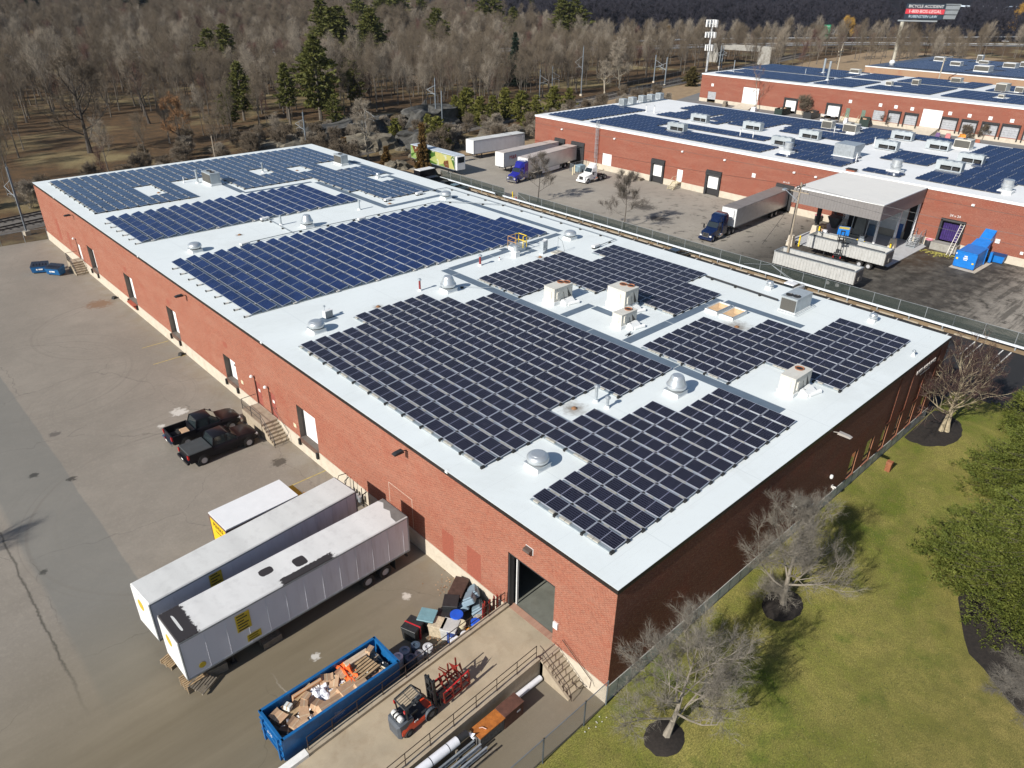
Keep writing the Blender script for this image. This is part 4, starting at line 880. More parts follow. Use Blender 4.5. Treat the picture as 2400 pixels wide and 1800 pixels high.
def hvac(x0, x1, y0, y1, h, mat, fans, label, curb=.3, kind='cream', z=None, side='-y'):
    t = thing('rooftop_hvac_unit', label, 'air conditioner', ((x0+x1)/2,(y0+y1)/2,H if z is None else z), 0, 'rooftop air conditioners')
    a, b = (x1-x0)/2, (y1-y0)/2
    MB().m(RFLASH).box(-a-.06,a+.06,-b-.06,b+.06,0,curb).obj('curb', t)
    c = MB().m(mat).box(-a,a,-b,b,curb,curb+h).box(-a-.02,a+.02,-b-.02,b+.02,curb+h,curb+h+.05)
    c.m(GALVD); 
    for u in (-.35,.3): c.box(a*2*u-.008, a*2*u+.008, -b-.006, -b, curb+.05, curb+h-.03)
    c.m(mat).box(-a-.05,-a,-b*.5,b*.1,curb+.25,curb+h*.75); c.obj('cabinet', t)
    lv = MB().m(M('condenser_coil', (.10,.095,.085), .7, .3, var=.3, scale=20))
    if kind == 'cream':
        lv.quad((a+.004,-b+.08,curb+.1),(a+.004,b-.08,curb+.1),(a+.004,b-.08,curb+h-.1),(a+.004,-b+.08,curb+h-.1))
        lv.add([(a-.75,-b-.006,curb+h-.15),(a-.55,-b-.006,curb+.1),(a-.12,-b-.006,curb+.1)],[(0,1,2)])
    else: lv.quad((-a-.054,-b+.06,curb+.08),(-a-.054,b-.1,curb+.08),(-a-.054,b-.1,curb+h-.12),(-a-.054,-b+.06,curb+h-.12))
    lv.obj('coil_grille', t, fix=False)
    for (fx, fy) in fans:
        f = MB().m(M('rusty_fan_ring', (.30,.12,.06), .7) if kind == 'cream' else DKM).lathe([(.33,curb+h+.05),(.36,curb+h+.13),(.33,curb+h+.14),(.30,curb+h+.08),(.05,curb+h+.06)],18,(fx,fy,0))
        f.m(BLACK).lathe([(.28,curb+h+.075),(.1,curb+h+.08)],16,(fx,fy,0)); f.obj('condenser_fan', t)
    if kind == 'cream':   # economiser hood and duct elbows in front
        hd = MB().m(RFLASH).prism([(-b-.7,0),(-b-.05,0),(-b-.05,.42),(-b-.35,.45),(-b-.75,.2)],0,a*-.3,a*.75); hd.m(RFLASH).cyl((a*-.1,-b-.75,.1),(a*.9,-b-.95,.12),.12,.2,8); hd.obj('duct_cover', t)
        MB().m(DKM).tube([(0,-b-.02,curb+h*.6),(.05,-b-.1,.4),(-.2,-b-.4,.5)],.018).obj('conduit', t)
        MB().m(mat).box(-a+.3,-a+.55,-b-.1,-b,curb+.25,curb+.9).obj('control_box', t)
    else:
        MB().m(GALVD).tube([(-a-.35,-b-.35,.2),(a+.3,-b-.35,.2),(a+.3,b,.2)],.02).tube([(-a-.35,-b-.35,.2),(-a-.35,b,.2)],.02).obj('conduit', t)
    return t
hvac(23.75,26.2,27.45,28.8,1.25,HVW,[(.55,.25),(.95,-.15)],'cream rooftop unit with two rusty fan rings, left of the three cream ones',.35)
hvac(27.4,29.3,22.1,24.2,1.45,HVW,[(.35,.3),(.6,-.4)],'largest cream rooftop unit with a dark coil side, middle of the three',.55)
hvac(24.3,26.4,19.9,20.95,1.0,HVW,[(.45,0)],'smaller cream rooftop unit with one fan ring, nearest of the three',.3)
hvac(24.45,26.9,3.85,5.05,1.2,HVW,[(.55,.1)],'weathered cream rooftop unit standing alone by the lawn-side arrays',.3)
hvac(38.8,41.7,11.4,13.0,1.3,HVG,[(-.85,.3),(-.75,-.35)],'grey rooftop unit with twin black fans near the alley edge',.15,'grey')
hvac(18.4,19.85,90.3,93.2,1.4,HVG,[(0,-.6),(0,.5)],'grey rooftop unit beside the thick flue on the far left of the roof',.3,'grey')
hvac(39.5,40.75,89.9,92.1,1.25,HVG,[(0,.1)],'old dented grey rooftop unit near the far alley corner',.3,'grey')
# small condenser, mini-split, mast, hatch, skylights
t = thing('small_condenser', 'small white condenser on a grey pad near the silver mushroom fan', 'condenser', (6.66,38.8,H), .1)
MB().m(PAD).box(-.8,.6,-.7,.4,.003,.02).obj('pad', t); MB().m(WHITEM).box(-.4,.4,-.2,.2,.12,.75).obj('cabinet', t)
g = MB().m(DKM)
for k in range(7): g.box(-.36,.36,-.215,-.2,.17+k*.08,.2+k*.08)
g.obj('grille', t); MB().m(GALV).cyl((-.1,.3,0),(-.1,.3,1.0),.03,.03,6).lathe([(.12,1.0),(.12,1.1),(.02,1.15)],8,(-.1,.3,0)).obj('stub_pipe', t)
t = thing('mini_split_unit', 'pale upright mini-split unit on a stand beside the thin mast', 'air conditioner', (33.85,38.9,H), .35)
MB().m(WHITEM).box(-.5,.5,-.2,.2,.35,1.35).obj('cabinet', t); MB().m(HVG).box(-.3,.3,-.22,-.2,.55,1.15).obj('grille', t); MB().m(GALV).box(-.5,-.44,-.2,.2,0,.35).box(.44,.5,-.2,.2,0,.35).box(-.58,-.5,-.25,.25,.0,1.45).box(.5,.58,-.25,.25,0,1.45).obj('stand', t)
t = thing('antenna_mast', 'thin mast on a ballast block base with a drooping cable', 'antenna', (34.9,37.7,H)); MB().m(BLOCK).box(-.6,-.1,-.5,.5,0,.15).box(.1,.6,-.5,.5,0,.15).obj('base', t); MB().m(GALV).cyl((0,0,0),(0,0,1.9),.03,.03,6).obj('mast', t); MB().m(DKM).tube([(0,0,1.8),(.5,-.2,1.3),(.8,-.35,.1)],.015).obj('cable', t)
t = thing('roof_hatch', 'roof hatch with a bright yellow guard rail at the walkway edge', 'roof hatch', (32.3,41.5,H)); MB().m(RFLASH).box(-.75,.75,-.6,.6,0,.45).obj('curb', t); MB().m(GALV).box(-.8,.8,-.65,.65,.45,.55).obj('lid', t)
r = MB().m(M('orange_rail', (.6,.32,.1), .6))
for (x,y) in ((-.8,.65),(.3,.65),(-.8,-.65)): r.tube([(x,y,.3),(x,y,1.6)],.025)
for z in (1.1,1.6): r.tube([(.3,.65,z),(-.8,.65,z),(-.8,-.65,z)],.025)
r.m(YEL)
for z in (.9,1.6): r.tube([(.3,-.65,z),(.85,-.65,z),(.85,.65,z),(.3,.65,z)],.045)
for p in ((.85,-.65),(.85,.65),(.3,-.65)): r.tube([(p[0],p[1],.3),(p[0],p[1],1.6)],.045)
r.obj('guard_rail', t)
t = thing('roof_vent', 'short silver vent on a white curb just in front of the yellow-railed hatch', 'roof vent', (30.6,39.9,H)); MB().m(RFLASH).box(-.32,.32,-.32,.32,0,.6).obj('curb', t); MB().m(SPUN).lathe([(.22,.6),(.24,1.1),(.34,1.12),(.34,1.25),(.05,1.35)],14).obj('cap', t, smooth=True)
for k, (x0,x1,y0,y1) in enumerate(((33.4,35.8,16.15,17.45),(33.3,35.75,14.45,15.8))):
    t = thing('skylight', '%s of two curbed skylights with pale orange wells beside the dark stain' % ('left' if k == 0 else 'right'), 'skylight', ((x0+x1)/2,(y0+y1)/2,H), 0, 'pair of skylights'); a, b = (x1-x0)/2, (y1-y0)/2
    MB().m(RFLASH).box(-a,a,-b,-b+.1,0,.3).box(-a,a,b-.1,b,0,.3).box(-a,-a+.1,-b+.1,b-.1,0,.3).box(a-.1,a,-b+.1,b-.1,0,.3).obj('curb', t)
    MB().m(M('skylight_well', (.62,.42,.24), .8)).add([(-a+.1,-b+.1,.24),(a-.1,-b+.1,.24),(a-.1,b-.1,.24),(-a+.1,b-.1,.24),(-a*.35,-b*.3,.02),(a*.35,-b*.3,.02),(a*.35,b*.3,.02),(-a*.35,b*.3,.02)],[(0,1,5,4),(1,2,6,5),(2,3,7,6),(3,0,4,7),(4,5,6,7)]).obj('light_well', t, fix=False)
    MB().m(GALV).box(-a-.03,a+.03,-b-.03,-b+.06,.3,.36).box(-a-.03,a+.03,b-.06,b+.03,.3,.36).box(-a-.03,-a+.06,-b,b,.3,.36).box(a-.06,a+.03,-b,b,.3,.36).obj('frame', t)
def conduit(pts, label, z=H, r=.05, step=3.2, mat=GALVD):
    t = thing('roof_conduit', label, 'conduit', (0,0,0), 0, 'conduits on the warehouse roof'); MB().m(mat).tube([(x,y,z+.2) for x,y in pts], r, 6).obj('pipe_run', t); f = MB()
    for a, b in zip(pts, pts[1:]):
        a = Vector(a); b = Vector(b); n_ = max(1, int((b-a).length/step)); d = (b-a)/n_
        for k in range(n_):
            c = a+d*(k+.3); f.m(BLACK).box(c.x-.14,c.x+.14,c.y-.1,c.y+.1,z+.003,z+.15)
    f.obj('rubber_foot_row', t)
conduit([(10.1,62.7),(16.2,62.9),(38,62.6),(43.6,55.6)],'long conduit along the back edge of the wide blue array'); conduit([(43.3,67.7),(43.4,46.2),(43.3,36.4),(39.4,36.0)],'conduit on black feet along the alley edge of the roof')
conduit([(16.6,69.8),(16.2,63.0)],'short conduit joining the two blue arrays'); conduit([(40.3,68.0),(43.3,67.8)],'short conduit by the far array end'); conduit([(19.3,37.5),(22.2,34.2)],'thin conduit from the cone fan to the big corner array',H,.02)
conduit([(40.9,22.4),(40.6,14.1)],'dark cable rack running to the grey rooftop unit',H,.1,2.4,DKM); conduit([(24.3,18.8),(23.3,18.6)],'short conduit across the long walkway')
for (x,y,lb) in ((10.1,62.3,'left end of the wide blue array back edge'),(16.3,69.9,'front edge of the narrow blue array'),(25.3,62.2,'middle of the wide blue array back edge'),(39.5,36.1,'left tip of the array behind the cream units'),(33.0,67.7,'near edge of the far array'),(38.2,67.6,'far array by the alley')):
    t = thing('combiner_box', 'white combiner box at the '+lb, 'combiner box', (x,y,H), .1, 'solar combiner boxes'); MB().m(WHITEM).bevbox(-.55,.55,-.22,.22,.18,.42,.03).obj('cabinet', t); MB().m(BLACK).box(-.5,-.3,-.2,.2,.003,.18).box(.3,.5,-.2,.2,.003,.18).obj('feet', t)
# second roof equipment
def chiller(x, y, lb, s=1., z=8.6, n=3):
    t = thing('rooftop_condenser', lb, 'air conditioner', (x,y,z), math.pi/2, 'long grey condensers on the second roof'); t.scale = (s,s,s)
    MB().m(HVG).box(-2.1,2.1,-.75,.75,1.0,1.7).box(1.3,2.1,-.75,.75,.25,1.0).box(-2.1,-1.9,-.75,.75,.25,1.0).obj('cabinet', t)
    MB().m(BLACK).box(-1.6,1.2,-.6,.6,.3,.75).obj('compressor', t); MB().m(GALV).box(-2.1,2.1,-.7,-.6,.1,.25).box(-2.1,2.1,.6,.7,.1,.25).box(-.6,-.5,-.7,.7,.25,1.0).obj('stand', t)
    f = MB().m(GALV)
    for k in range(n): f.lathe([(.5,1.7),(.5,1.82),(.42,1.82),(.1,1.74)],14,(-1.3+k*1.3,0,0))
    f.obj('fan_ring', t); return t
for i, (x,y) in enumerate(((120.6,77.5),(107.5,74.0),(120.9,64.9),(121.3,52.7),(110.6,52.6),(122.6,38.4),(130.1,32.2),(122,23.9),(113,24.2),(134.8,40.5))):
    nb = ['far left, in the notch of the big blue array','nearest the cornice at the left','in the long white strip, third from the left','in the middle of the roof','beside the silver drum fan, middle','right of the tall grey cabinet','toward the right frame edge, farther row','at the right, front of the two in a line','at the right, nearest the canopy','small, behind the others'][i]
    chiller(x, y, 'long grey condenser, second roof, '+nb, .95)
for i, (x,y) in enumerate(((124.9,102.3),(128.9,102.7),(133.2,103),(136.6,103),(140.4,103.2))):
    t = thing('evaporative_cooler', 'grey cube cooler at the far roof edge, %s from the left of five' % ORD[i], 'air cooler', (x,y,8.6), 0, 'row of five grey coolers'); MB().m(HVG).box(-.75,.75,-.75,.75,.35,1.75).obj('cabinet', t); MB().m(GALVD).box(-.76,-.752,-.6,.6,.5,1.6).box(-.6,.6,-.76,-.752,.5,1.6).obj('grille', t)
    l = MB().m(GALVD)
    for a in (-.65,.65):
        for b in (-.65,.65): l.box(a-.05,a+.05,b-.05,b+.05,0,.35)
    l.obj('leg', t)
for i, (x,y,s,lb) in enumerate(((134.7,55.6,.9,'pinkish cream box unit, left of a pair on the far half of the second roof'),(134.5,50.6,1.1,'cream box with dark coil, right of a pair on the second roof'),(135,29.5,1.15,'cream box unit with dark coil near the far right of the second roof'))):
    hvac(x-1*s,x+1*s,y-1.2*s,y+1.2*s,1.4,HVW,[(0,0)],lb,.3,'grey',8.6)
t = thing('air_handler', 'large pale grey cabinet with a sloped hood on the second roof', 'air handler', (110.5,40.2,8.6)); MB().m(GALV).box(-1.6,1.2,-1.8,1.8,.3,2.3).obj('cabinet', t); MB().m(GALV).prism([(1.2,1.0),(2.3,1.8),(2.3,2.3),(1.2,2.3)],1,-1.8,1.8).obj('hood', t); MB().m(RFLASH).box(-1.8,1.4,-2,2,0,.3).obj('curb', t)
for i, (x,y,s) in enumerate(((105.1,48.5,1.2),(104.7,29.5,1.3),(104.3,13.3,1.2))):
    t = thing('drum_exhaust_fan', 'tall silver drum fan, second roof, %s' % ['beside the blue array notch at the left','right behind the canopy roof','at the right edge of the picture'][i], 'exhaust fan', (x,y,8.6), 0, 'drum fans on the second roof'); t.scale = (s,)*3
    MB().m(RFLASH).box(-.8,.8,-.8,.8,0,.35).obj('curb', t); MB().m(SPUN).lathe([(.55,.35),(.62,.45),(.62,.75),(.7,.8),(.7,1.0),(.6,1.05),(.6,1.6),(.05,1.68)],20).obj('drum', t, smooth=True)
for (x,y,lb) in ((122.5,93.5,'left vent of the pair by the first blue array of the second roof'),(122.9,91.5,'right vent of the pair by the first blue array of the second roof'),(112.2,62.5,'thin vent in the long white strip of the second roof'),(112.4,59.8,'second thin vent in the long white strip'),(130,52,'white vent near the pair of cream boxes'),(124.5,41.5,'thin vent behind the large pale cabinet'),(107.5,37.2,'thin vent right of the large pale cabinet')):
    pipe(x,y,1.4,.09,WHITEM,lb,True,8.6)
t = thing('brick_chimney', 'low brick chimney block on the second roof edge next to the canopy', 'chimney', (100.3,34.6,8.6)); MB().m(BR2).box(-.5,.5,-.7,.7,-.2,.3).obj('stack', t); MB().m(FASC).box(-.6,.6,-.8,.8,.3,.38).obj('cap', t)
for i, (x,y,a,b,h) in enumerate(((246.3,100.9,1.6,2.2,1.8),(229.4,74.5,1.5,1.4,2.2),(253-6,69,2,2,2.),(235,52.7,3,2,3.2),(218,47.8,1,1,1.2),(221,79,1.2,1.2,1.6),(236,48.5,1.5,1.5,2.2))):
    nb = ['far left beyond the flue','round-looking, mid roof','far side, centre','large, at the right','small, front right','near the front left corner of the right arrays','beside the large right one'][i]
    hvac(x-a*.7,x+a*.7,y-b*.7,y+b*.7,h*.6,HVW,[],'cream unit on the third roof, '+nb,.3,'grey',8.6)
for (x,y,h,lb) in ((215.8,129,3.6,'white flue at the left corner of the third roof'),(238.5,108.5,4.5,'tall silver flue on the third roof'),(219.5,97.6,5.5,'thin mast beside the tall flue on the third roof'),(229,110,1.8,'short white vent on the left of the third roof')):
    pipe(x,y,h,.35 if 'tall' in lb else .12,GALV,lb,False,8.6)
for i, (x,y,a,b,h) in enumerate(((329,103.4,3,2.6,2.4),(314,91.9,3,2.6,2.2),(337,91,2,1.4,4.5),(300,78,4.5,3.5,3),(331,87.5,2,2.5,1.8),(324,76,4,3,2.6),(332,73,3,2.4,2.8),(343,70,2.5,2.5,2.4))):
    hvac(x-a*.6,x+a*.6,y-b*.7,y+b*.7,h*.55,WHITEM,[],'pale unit on the tan building roof, %s' % ['first from the left','second from the left, low','tall and narrow','largest, in front','short, behind the largest','wide, at the right','right of the wide one','farthest right'][i],.3,'grey',8.0)
t = thing('roof_ball_vent', 'white ball vent at the front edge of the tan building roof', 'roof vent', (291.5,107.4,8.0)); MB().m(WHITEM).lathe([(.3,0),(.9,.6),(1.1,1.2),(.8,1.9),(.1,2.2)],12).obj('dome', t, smooth=True)
# ------------------------------------------------------------------ wheels and vehicles
TYRE = M('tyre_rubber', (.022,.021,.020), .85, var=.25, scale=6)
def wheel(par, x, y, r, wd, rim=GALV, side=-1, hub=.55):
    """wheel with axle along y; side = direction of the outer face"""
    t = MB().m(TYRE)
    prof = [(r*hub,-wd/2),(r*.92,-wd/2),(r,-wd*.32),(r,wd*.32),(r*.92,wd/2),(r*hub,wd/2)]
    t.xf(T(x,y,r,0,0,math.pi/2)).lathe(prof, 20, cap=False); o = t.obj('tyre', par, smooth=True)
    m = MB().m(RIM if rim in (GALV, CHROME) else rim).xf(T(x,y,r,0,0,math.pi/2*(1 if side<0 else -1))); m.lathe([(r*hub,wd*.42),(r*hub*.9,wd*.44),(r*hub*.75,wd*.2),(r*.25,wd*.22),(r*.2,wd*.42),(.02,wd*.44)], 16)
    m.obj('rim', o, smooth=True); return o
def trailer(label, L_=15.2, h=4.1, wd=2.6, side=TRSIDE, top=None, z0=1.15, group=None, kind='dry', wheels_at=(11.8,13.4), legs=True, cat='semi trailer'):
    """local: front at x=0, rear at x=L_, centred on y"""
    t = thing('semi_trailer', label, cat, (0,0,0), 0, group); b = wd/2
    body = MB().m(side).box(.04, L_-.04, -b+.02, b-.02, z0+.12, h-.06)
    for k in range(int(L_/1.22)+1):
        x = min(.12+k*1.22, L_-.1)
        for s in (-1, 1): body.box(x, x+.03, s*(b-.02), s*(b-.008), z0+.14, h-.1)
    if kind == 'rib':
        z = z0+.3
        while z < h-.2:
            for s in (-1,1): body.box(.3, L_-.3, s*(b-.02), s*(b+.012), z, z+.1)
            z += .2
    body.obj('cargo_box', t)
    MB().m(top or TRTOP).add([(.0,-b,h-.06),(L_,-b,h-.06),(L_,b,h-.06),(0,b,h-.06),(.05,-b+.05,h),(L_-.05,-b+.05,h),(L_-.05,b-.05,h),(.05,b-.05,h)],[(0,1,5,4),(1,2,6,5),(2,3,7,6),(3,0,4,7),(4,5,6,7)]).obj('roof', t)
    MB().m(GALVD).box(.02,L_-.02,-b-.004,-b+.03,z0,z0+.12).box(.02,L_-.02,b-.03,b+.004,z0,z0+.12).box(0,.06,-b,b,z0,h-.07).box(.03,L_-.02,-b-.012,-b+.03,h-.16,h-.065).box(.03,L_-.02,b-.03,b+.012,h-.16,h-.065).obj('frame_rail', t)
    MB().m(WHITEM).box(-.03,.0,-b+.06,b-.06,z0+.1,h-.1).obj('front_panel', t)
    MB().m(M('rear_frame', (.2,.2,.21), .6)).box(L_-.02,L_+.05,-b,b,z0,z0+.2).box(L_-.02,L_+.05,-b,-b+.12,z0+.2,h-.06).box(L_-.02,L_+.05,b-.12,b,z0+.2,h-.06).box(L_-.02,L_+.05,-b,b,h-.2,h-.06).m(WHITEM).box(L_-.02,L_+.02,-b+.12,b-.12,z0+.2,h-.2).obj('rear_door', t)
    MB().m(DKM).box(.3,L_-.1,-.45,-.3,z0-.3,z0).box(.3,L_-.1,.3,.45,z0-.3,z0).box(wheels_at[0]-.9,wheels_at[1]+.9,-.5,.5,z0-.5,z0-.3).box(L_-.1,L_,-1.1,1.1,.5,.62).box(L_-.1,L_,-.7,-.6,.5,z0).box(L_-.1,L_,.6,.7,.5,z0).obj('chassis', t)
    if legs:
        for s in (-1,1): MB().m(DKM).box(2.6,2.75,s*.8-.08,s*.8+.08,.12,z0).box(2.5,2.85,s*.8-.15,s*.8+.15,.03,.12).cyl((2.68,s*.8,.5),(3.5,s*.4,z0-.1),.03,.03,6).obj('landing_leg', t)
    for x in wheels_at:
        for s in (-1,1): wheel(t, x, s*(b-.33), .5, .55, GALV, s)
    for s in (-1,1): MB().m(BLACK).box(wheels_at[1]+.75,wheels_at[1]+.78,s*(b-.33)-.3,s*(b-.33)+.3,.25,z0-.1).obj('mud_flap', t)
    return t
def trtop_mat(name, base, patches=()):
    m, t, b = newmat(name); p = pos(t); s = nd(t, 'SeparateXYZ', {0: p})
    v = nd(t, 'Mapping', {'Vector': p, 'Scale': (1,.15,1), 'Rotation': (0,0,.4)}).outputs[0]
    c = mixc(t, ramp(t, noi(t, v, .8, 4, .5), .3, .7), tuple(x*.9 for x in base), tuple(min(1,x*1.06) for x in base))
    c = mixc(t, ramp(t, noi(t, p, 1.5, 6, .75), .5, .8, 0, .45), c, (.36,.35,.34))
    n = noi(t, p, 2.6, 6, .75, .5)
    for (x, y, rx, ry) in patches:
        dx = mth(t, 'DIVIDE', mth(t, 'SUBTRACT', s.outputs[0], x), rx); dy = mth(t, 'DIVIDE', mth(t, 'SUBTRACT', s.outputs[1], y), ry)
        q = 4.
        d = mth(t, 'ADD', mth(t, 'POWER', mth(t, 'ABSOLUTE', dx), q), mth(t, 'POWER', mth(t, 'ABSOLUTE', dy), q)) if rx < .5 else mth(t, 'MAXIMUM', mth(t, 'ABSOLUTE', dx), mth(t, 'ABSOLUTE', dy))
        d = mth(t, 'ADD', d, mth(t, 'MULTIPLY', mth(t, 'SUBTRACT', n, .5), 1.1 if rx > .5 else 2.0))
        c = mixc(t, ramp(t, d, .92, 1., 1, 0), c, (.035,.03,.03) if rx > .2 else (.6,.6,.58))
    t.links.new(c, b.inputs['Base Color']); b.inputs['Roughness'].default_value = .55; return m
TRTOP = trtop_mat('trailer_roof', (.62,.62,.60))
TOP2 = trtop_mat('patched_trailer_roof', (.66,.655,.64), [(.5,0,.75,1.6),(.55,.05,.07,.72),(6.0,.35,.42,.32),(7.9,-.25,.4,.42),(7.9,-1.12,1.8,.30)])
TOP3 = trtop_mat('rusty_trailer_roof', (.50,.44,.40)); TOP4 = trtop_mat('brown_trailer_roof', (.20,.18,.17))
def stain_side(name, base):
    m, t, b = newmat(name); p = pos(t); v = nd(t, 'Mapping', {'Vector': p, 'Scale': (2.2,1,.22)}).outputs[0]; s = nd(t, 'SeparateXYZ', {0: p})
    k = mth(t, 'MULTIPLY', ramp(t, noi(t, v, 1.1, 6, .75), .48, .8, 0, .6), ramp(t, s.outputs[0], 5, 11, .15, 1))
    c = mixc(t, k, base, (.34,.29,.28)); c = mixc(t, ramp(t, noi(t, p, .6, 3), .3, .7, 0, .12), c, (.5,.5,.55))
    t.links.new(c, b.inputs['Base Color']); b.inputs['Roughness'].default_value = .4; return m
SIDE2 = stain_side('streaked_trailer_side', (.66,.66,.70))
tA = trailer('long white trailer with black tar patches on its roof, nearest the blue roll-off container', 15.2, 4.1, 2.72, SIDE2, TOP2, wheels_at=(11.85,13.2), group='white trailers backed against the warehouse')
tA.location = (-16.62, 17.18, 0); tA.rotation_euler = (0,0,.0275)
tB = trailer('long white trailer with rounded front corners between the yellow rental truck and the patched trailer', 14.3, 4.1, 2.42, SIDE2, TRTOP, wheels_at=(11.0,12.4), group='white trailers backed against the warehouse')
tB.location = (-16.8, 20.86, 0); tB.rotation_euler = (0,0,.083)
DEC = M('gold_decal', (.55,.40,.03), .5, var=.2, scale=8); DECK = M('decal_black', (.05,.04,.01), .5)
def decal(par, x0, x1, z0, z1, y, lines):
    d = MB().m(DEC).box(x0,x1,y-.008,y,z0,z1); n = len(lines); h = (z1-z0)/n
    for i, k in enumerate(lines):
        d.m(DECK).box(x0+.08, x0+.08+(x1-x0-.16)*k, y-.013, y-.009, z1-(i+.72)*h, z1-(i+.3)*h)
    d.obj('decal', par)
decal(tA, 3.1, 3.95, 2.5, 3.75, -1.375, [.7,.9,.6,.95,.8,.9]); decal(tA, 3.55, 4.4, 1.45, 1.95, -1.375, [.9,.8,.9]); decal(tB, 3.5, 4.3, 2.5, 3.8, -1.225, [.7,.9,.6,.95,.8,.9])
MB().m(DEC).cyl((.9,-1.38,1.75),(.9,-1.37,1.75),.2,.2,14).obj('decal', tA)
for t_, b in ((tA,1.36),(tB,1.2)): MB().m(DEC).xf(T(-.045,.2,3.1,0,math.pi/2)).lathe([(.34,0),(.38,.006)],18).lathe([(.2,.004),(.22,.01)],14).obj('decal', t_)
MB().m(M('torn_roof_edge', (.16,.15,.14), .8)).add([(14.3,-1.3,4.105),(15.15,-1.3,4.105),(15.15,1.3,4.105),(14.75,1.3,4.105),(14.9,.9,4.105),(14.55,.4,4.105),(14.7,-.1,4.105),(14.35,-.7,4.105)],[tuple(range(8))]).obj('torn_panel', tA)
# pickups ------------------------------------------------------------
def pickup(label, bed='open'):
    t = thing('pickup_truck', label, 'pickup truck', (0,0,0), 0, 'black pickup trucks nosed toward the concrete stair')
    # local x: rear 0 -> front 5.75, half width .98
    L_ = 5.8; hw = .98
    side = [(0,.5),(0,1.28),(1.95,1.32),(3.95,1.30),(4.15,1.26),(5.45,1.12),(5.72,.98),(5.8,.62),(5.72,.42),(5.1,.38),(.3,.42)]
    def ring(x, z0, z1, w0, w1): return [(x,-w0,z0),(x,-w1,z1),(x,w1,z1),(x,w0,z0)]
    lower = MB().m(BLKP)
    lower.loft([[(x,-w_,z0),(x,-w_-.03,(z0+z1)/2),(x,-w_+.03,z1-.06),(x,-w_+.1,z1),(x,w_-.1,z1),(x,w_-.03,z1-.06),(x,w_+.03,(z0+z1)/2),(x,w_,z0)] for x,z0,z1,w_ in ((1.95,.45,1.2,.95),(2.6,.4,1.22,.96),(3.9,.4,1.22,.96),(4.2,.42,1.24,.95),(5.2,.45,1.16,.93),(5.6,.5,1.06,.88),(5.74,.52,.95,.82))])
    lower.box(.04,.12,-.92,.92,.55,1.27).box(.12,1.95,-.97,-.88,.5,1.27).box(.12,1.95,.88,.97,.5,1.27).box(1.86,1.95,-.88,.88,.5,1.27)
    lower.obj('body', t, smooth=True)
    cab = MB().m(BLKP); R1 = [(1.98,.86,1.2),(2.15,.80,1.5),(2.28,.72,1.84),(2.5,.70,1.90),(3.3,.70,1.90),(3.55,.72,1.84),(4.0,.80,1.5),(4.35,.88,1.2)]
    cab.add([(2.22,-.72,1.84),(3.45,-.72,1.84),(3.45,.72,1.84),(2.22,.72,1.84),(2.32,-.62,1.91),(3.3,-.62,1.91),(3.3,.62,1.91),(2.32,.62,1.91)],[(0,1,5,4),(1,2,6,5),(2,3,7,6),(3,0,4,7),(4,5,6,7)])
    for s in (-1,1):
        for (xa,xb) in ((2.0,2.22),(3.05,3.13)): cab.add([(xa,s*.88,1.2),(xa+.1,s*.88,1.2),(xb+.1,s*.74,1.84),(xb,s*.74,1.84)],[(0,1,2,3)])
        cab.tube([(4.2,s*.87,1.2),(3.47,s*.73,1.84)],.035); cab.tube([(2.02,s*.87,1.2),(2.22,s*.73,1.84)],.04)
    cab.obj('cab', t, smooth=True)
    gl_ = MB().m(GLASS)
    gl_.quad((4.2,-.84,1.22),(4.2,.84,1.22),(3.47,.7,1.83),(3.47,-.7,1.83)); gl_.quad((2.03,-.84,1.22),(2.03,.84,1.22),(2.24,.7,1.83),(2.24,-.7,1.83))
    for s in (-1,1): gl_.quad((2.03,s*.865,1.22),(4.18,s*.865,1.22),(3.46,s*.72,1.83),(2.24,s*.72,1.83))
    gl_.obj('window', t, fix=False)
    if bed == 'open':
        MB().m(M('dusty_bed_liner', (.05,.047,.04), .85)).box(.12,1.86,-.87,.87,.62,.68).obj('bed', t)
    else:
        MB().m(M('tonneau_vinyl', (.045,.05,.052), .75, bmp=.002)).add([(.06,-.95,1.275),(1.93,-.95,1.275),(1.93,.95,1.275),(.06,.95,1.275),(.1,-.88,1.34),(1.9,-.88,1.34),(1.9,.88,1.34),(.1,.88,1.34)],[(0,1,5,4),(1,2,6,5),(2,3,7,6),(3,0,4,7),(4,5,6,7)]).obj('bed_cover', t)
    MB().m(CHROME if bed == 'open' else BLKP).box(-.14,.04,-.95,.95,.48,.68).obj('rear_bumper', t); MB().m(CHROME if bed == 'open' else DKM).box(5.72,5.88,-.9,.9,.45,.68).m(DKM).box(5.73,5.8,-.6,.6,.7,.95).obj('front_bumper', t)
    for s in (-1,1):
        MB().m(M('tail_lamp_red', (.45,.01,.01), .2)).box(-.01,.1,s*.84-.1,s*.84+.1,.88,1.2).obj('tail_light', t)
        MB().m(M('head_lamp', (.7,.7,.68), .1)).box(5.5,5.76,s*.74-.14,s*.74+.14,.78,.95).obj('headlight', t)
        MB().m(BLKP).box(3.95,4.08,s*1.0-.02,s*1.17,1.25,1.42).obj('mirror', t)
        for x in (1.15,4.9):
            MB().m(BLACK).xf(T(x,s*.93,.42,0,0,math.pi/2)).lathe([(.44,-.06),(.47,-.05),(.47,.05),(.44,.06)],20,cap=False).obj('wheel_arch', t); wheel(t, x, s*.86, .4, .28, CHROME, s, .62)
    MB().m(PAINTW).box(-.145,-.14,-.16,.16,.6,.72).obj('number_plate', t)
    return t
p = pickup('black pickup with a covered bed, nearer of the two by the concrete stair', 'cover'); p.location = (-8.1, 37.9, 0); p.rotation_euler = (0,0,.02); p.scale = (1.04,1.06,1.06)
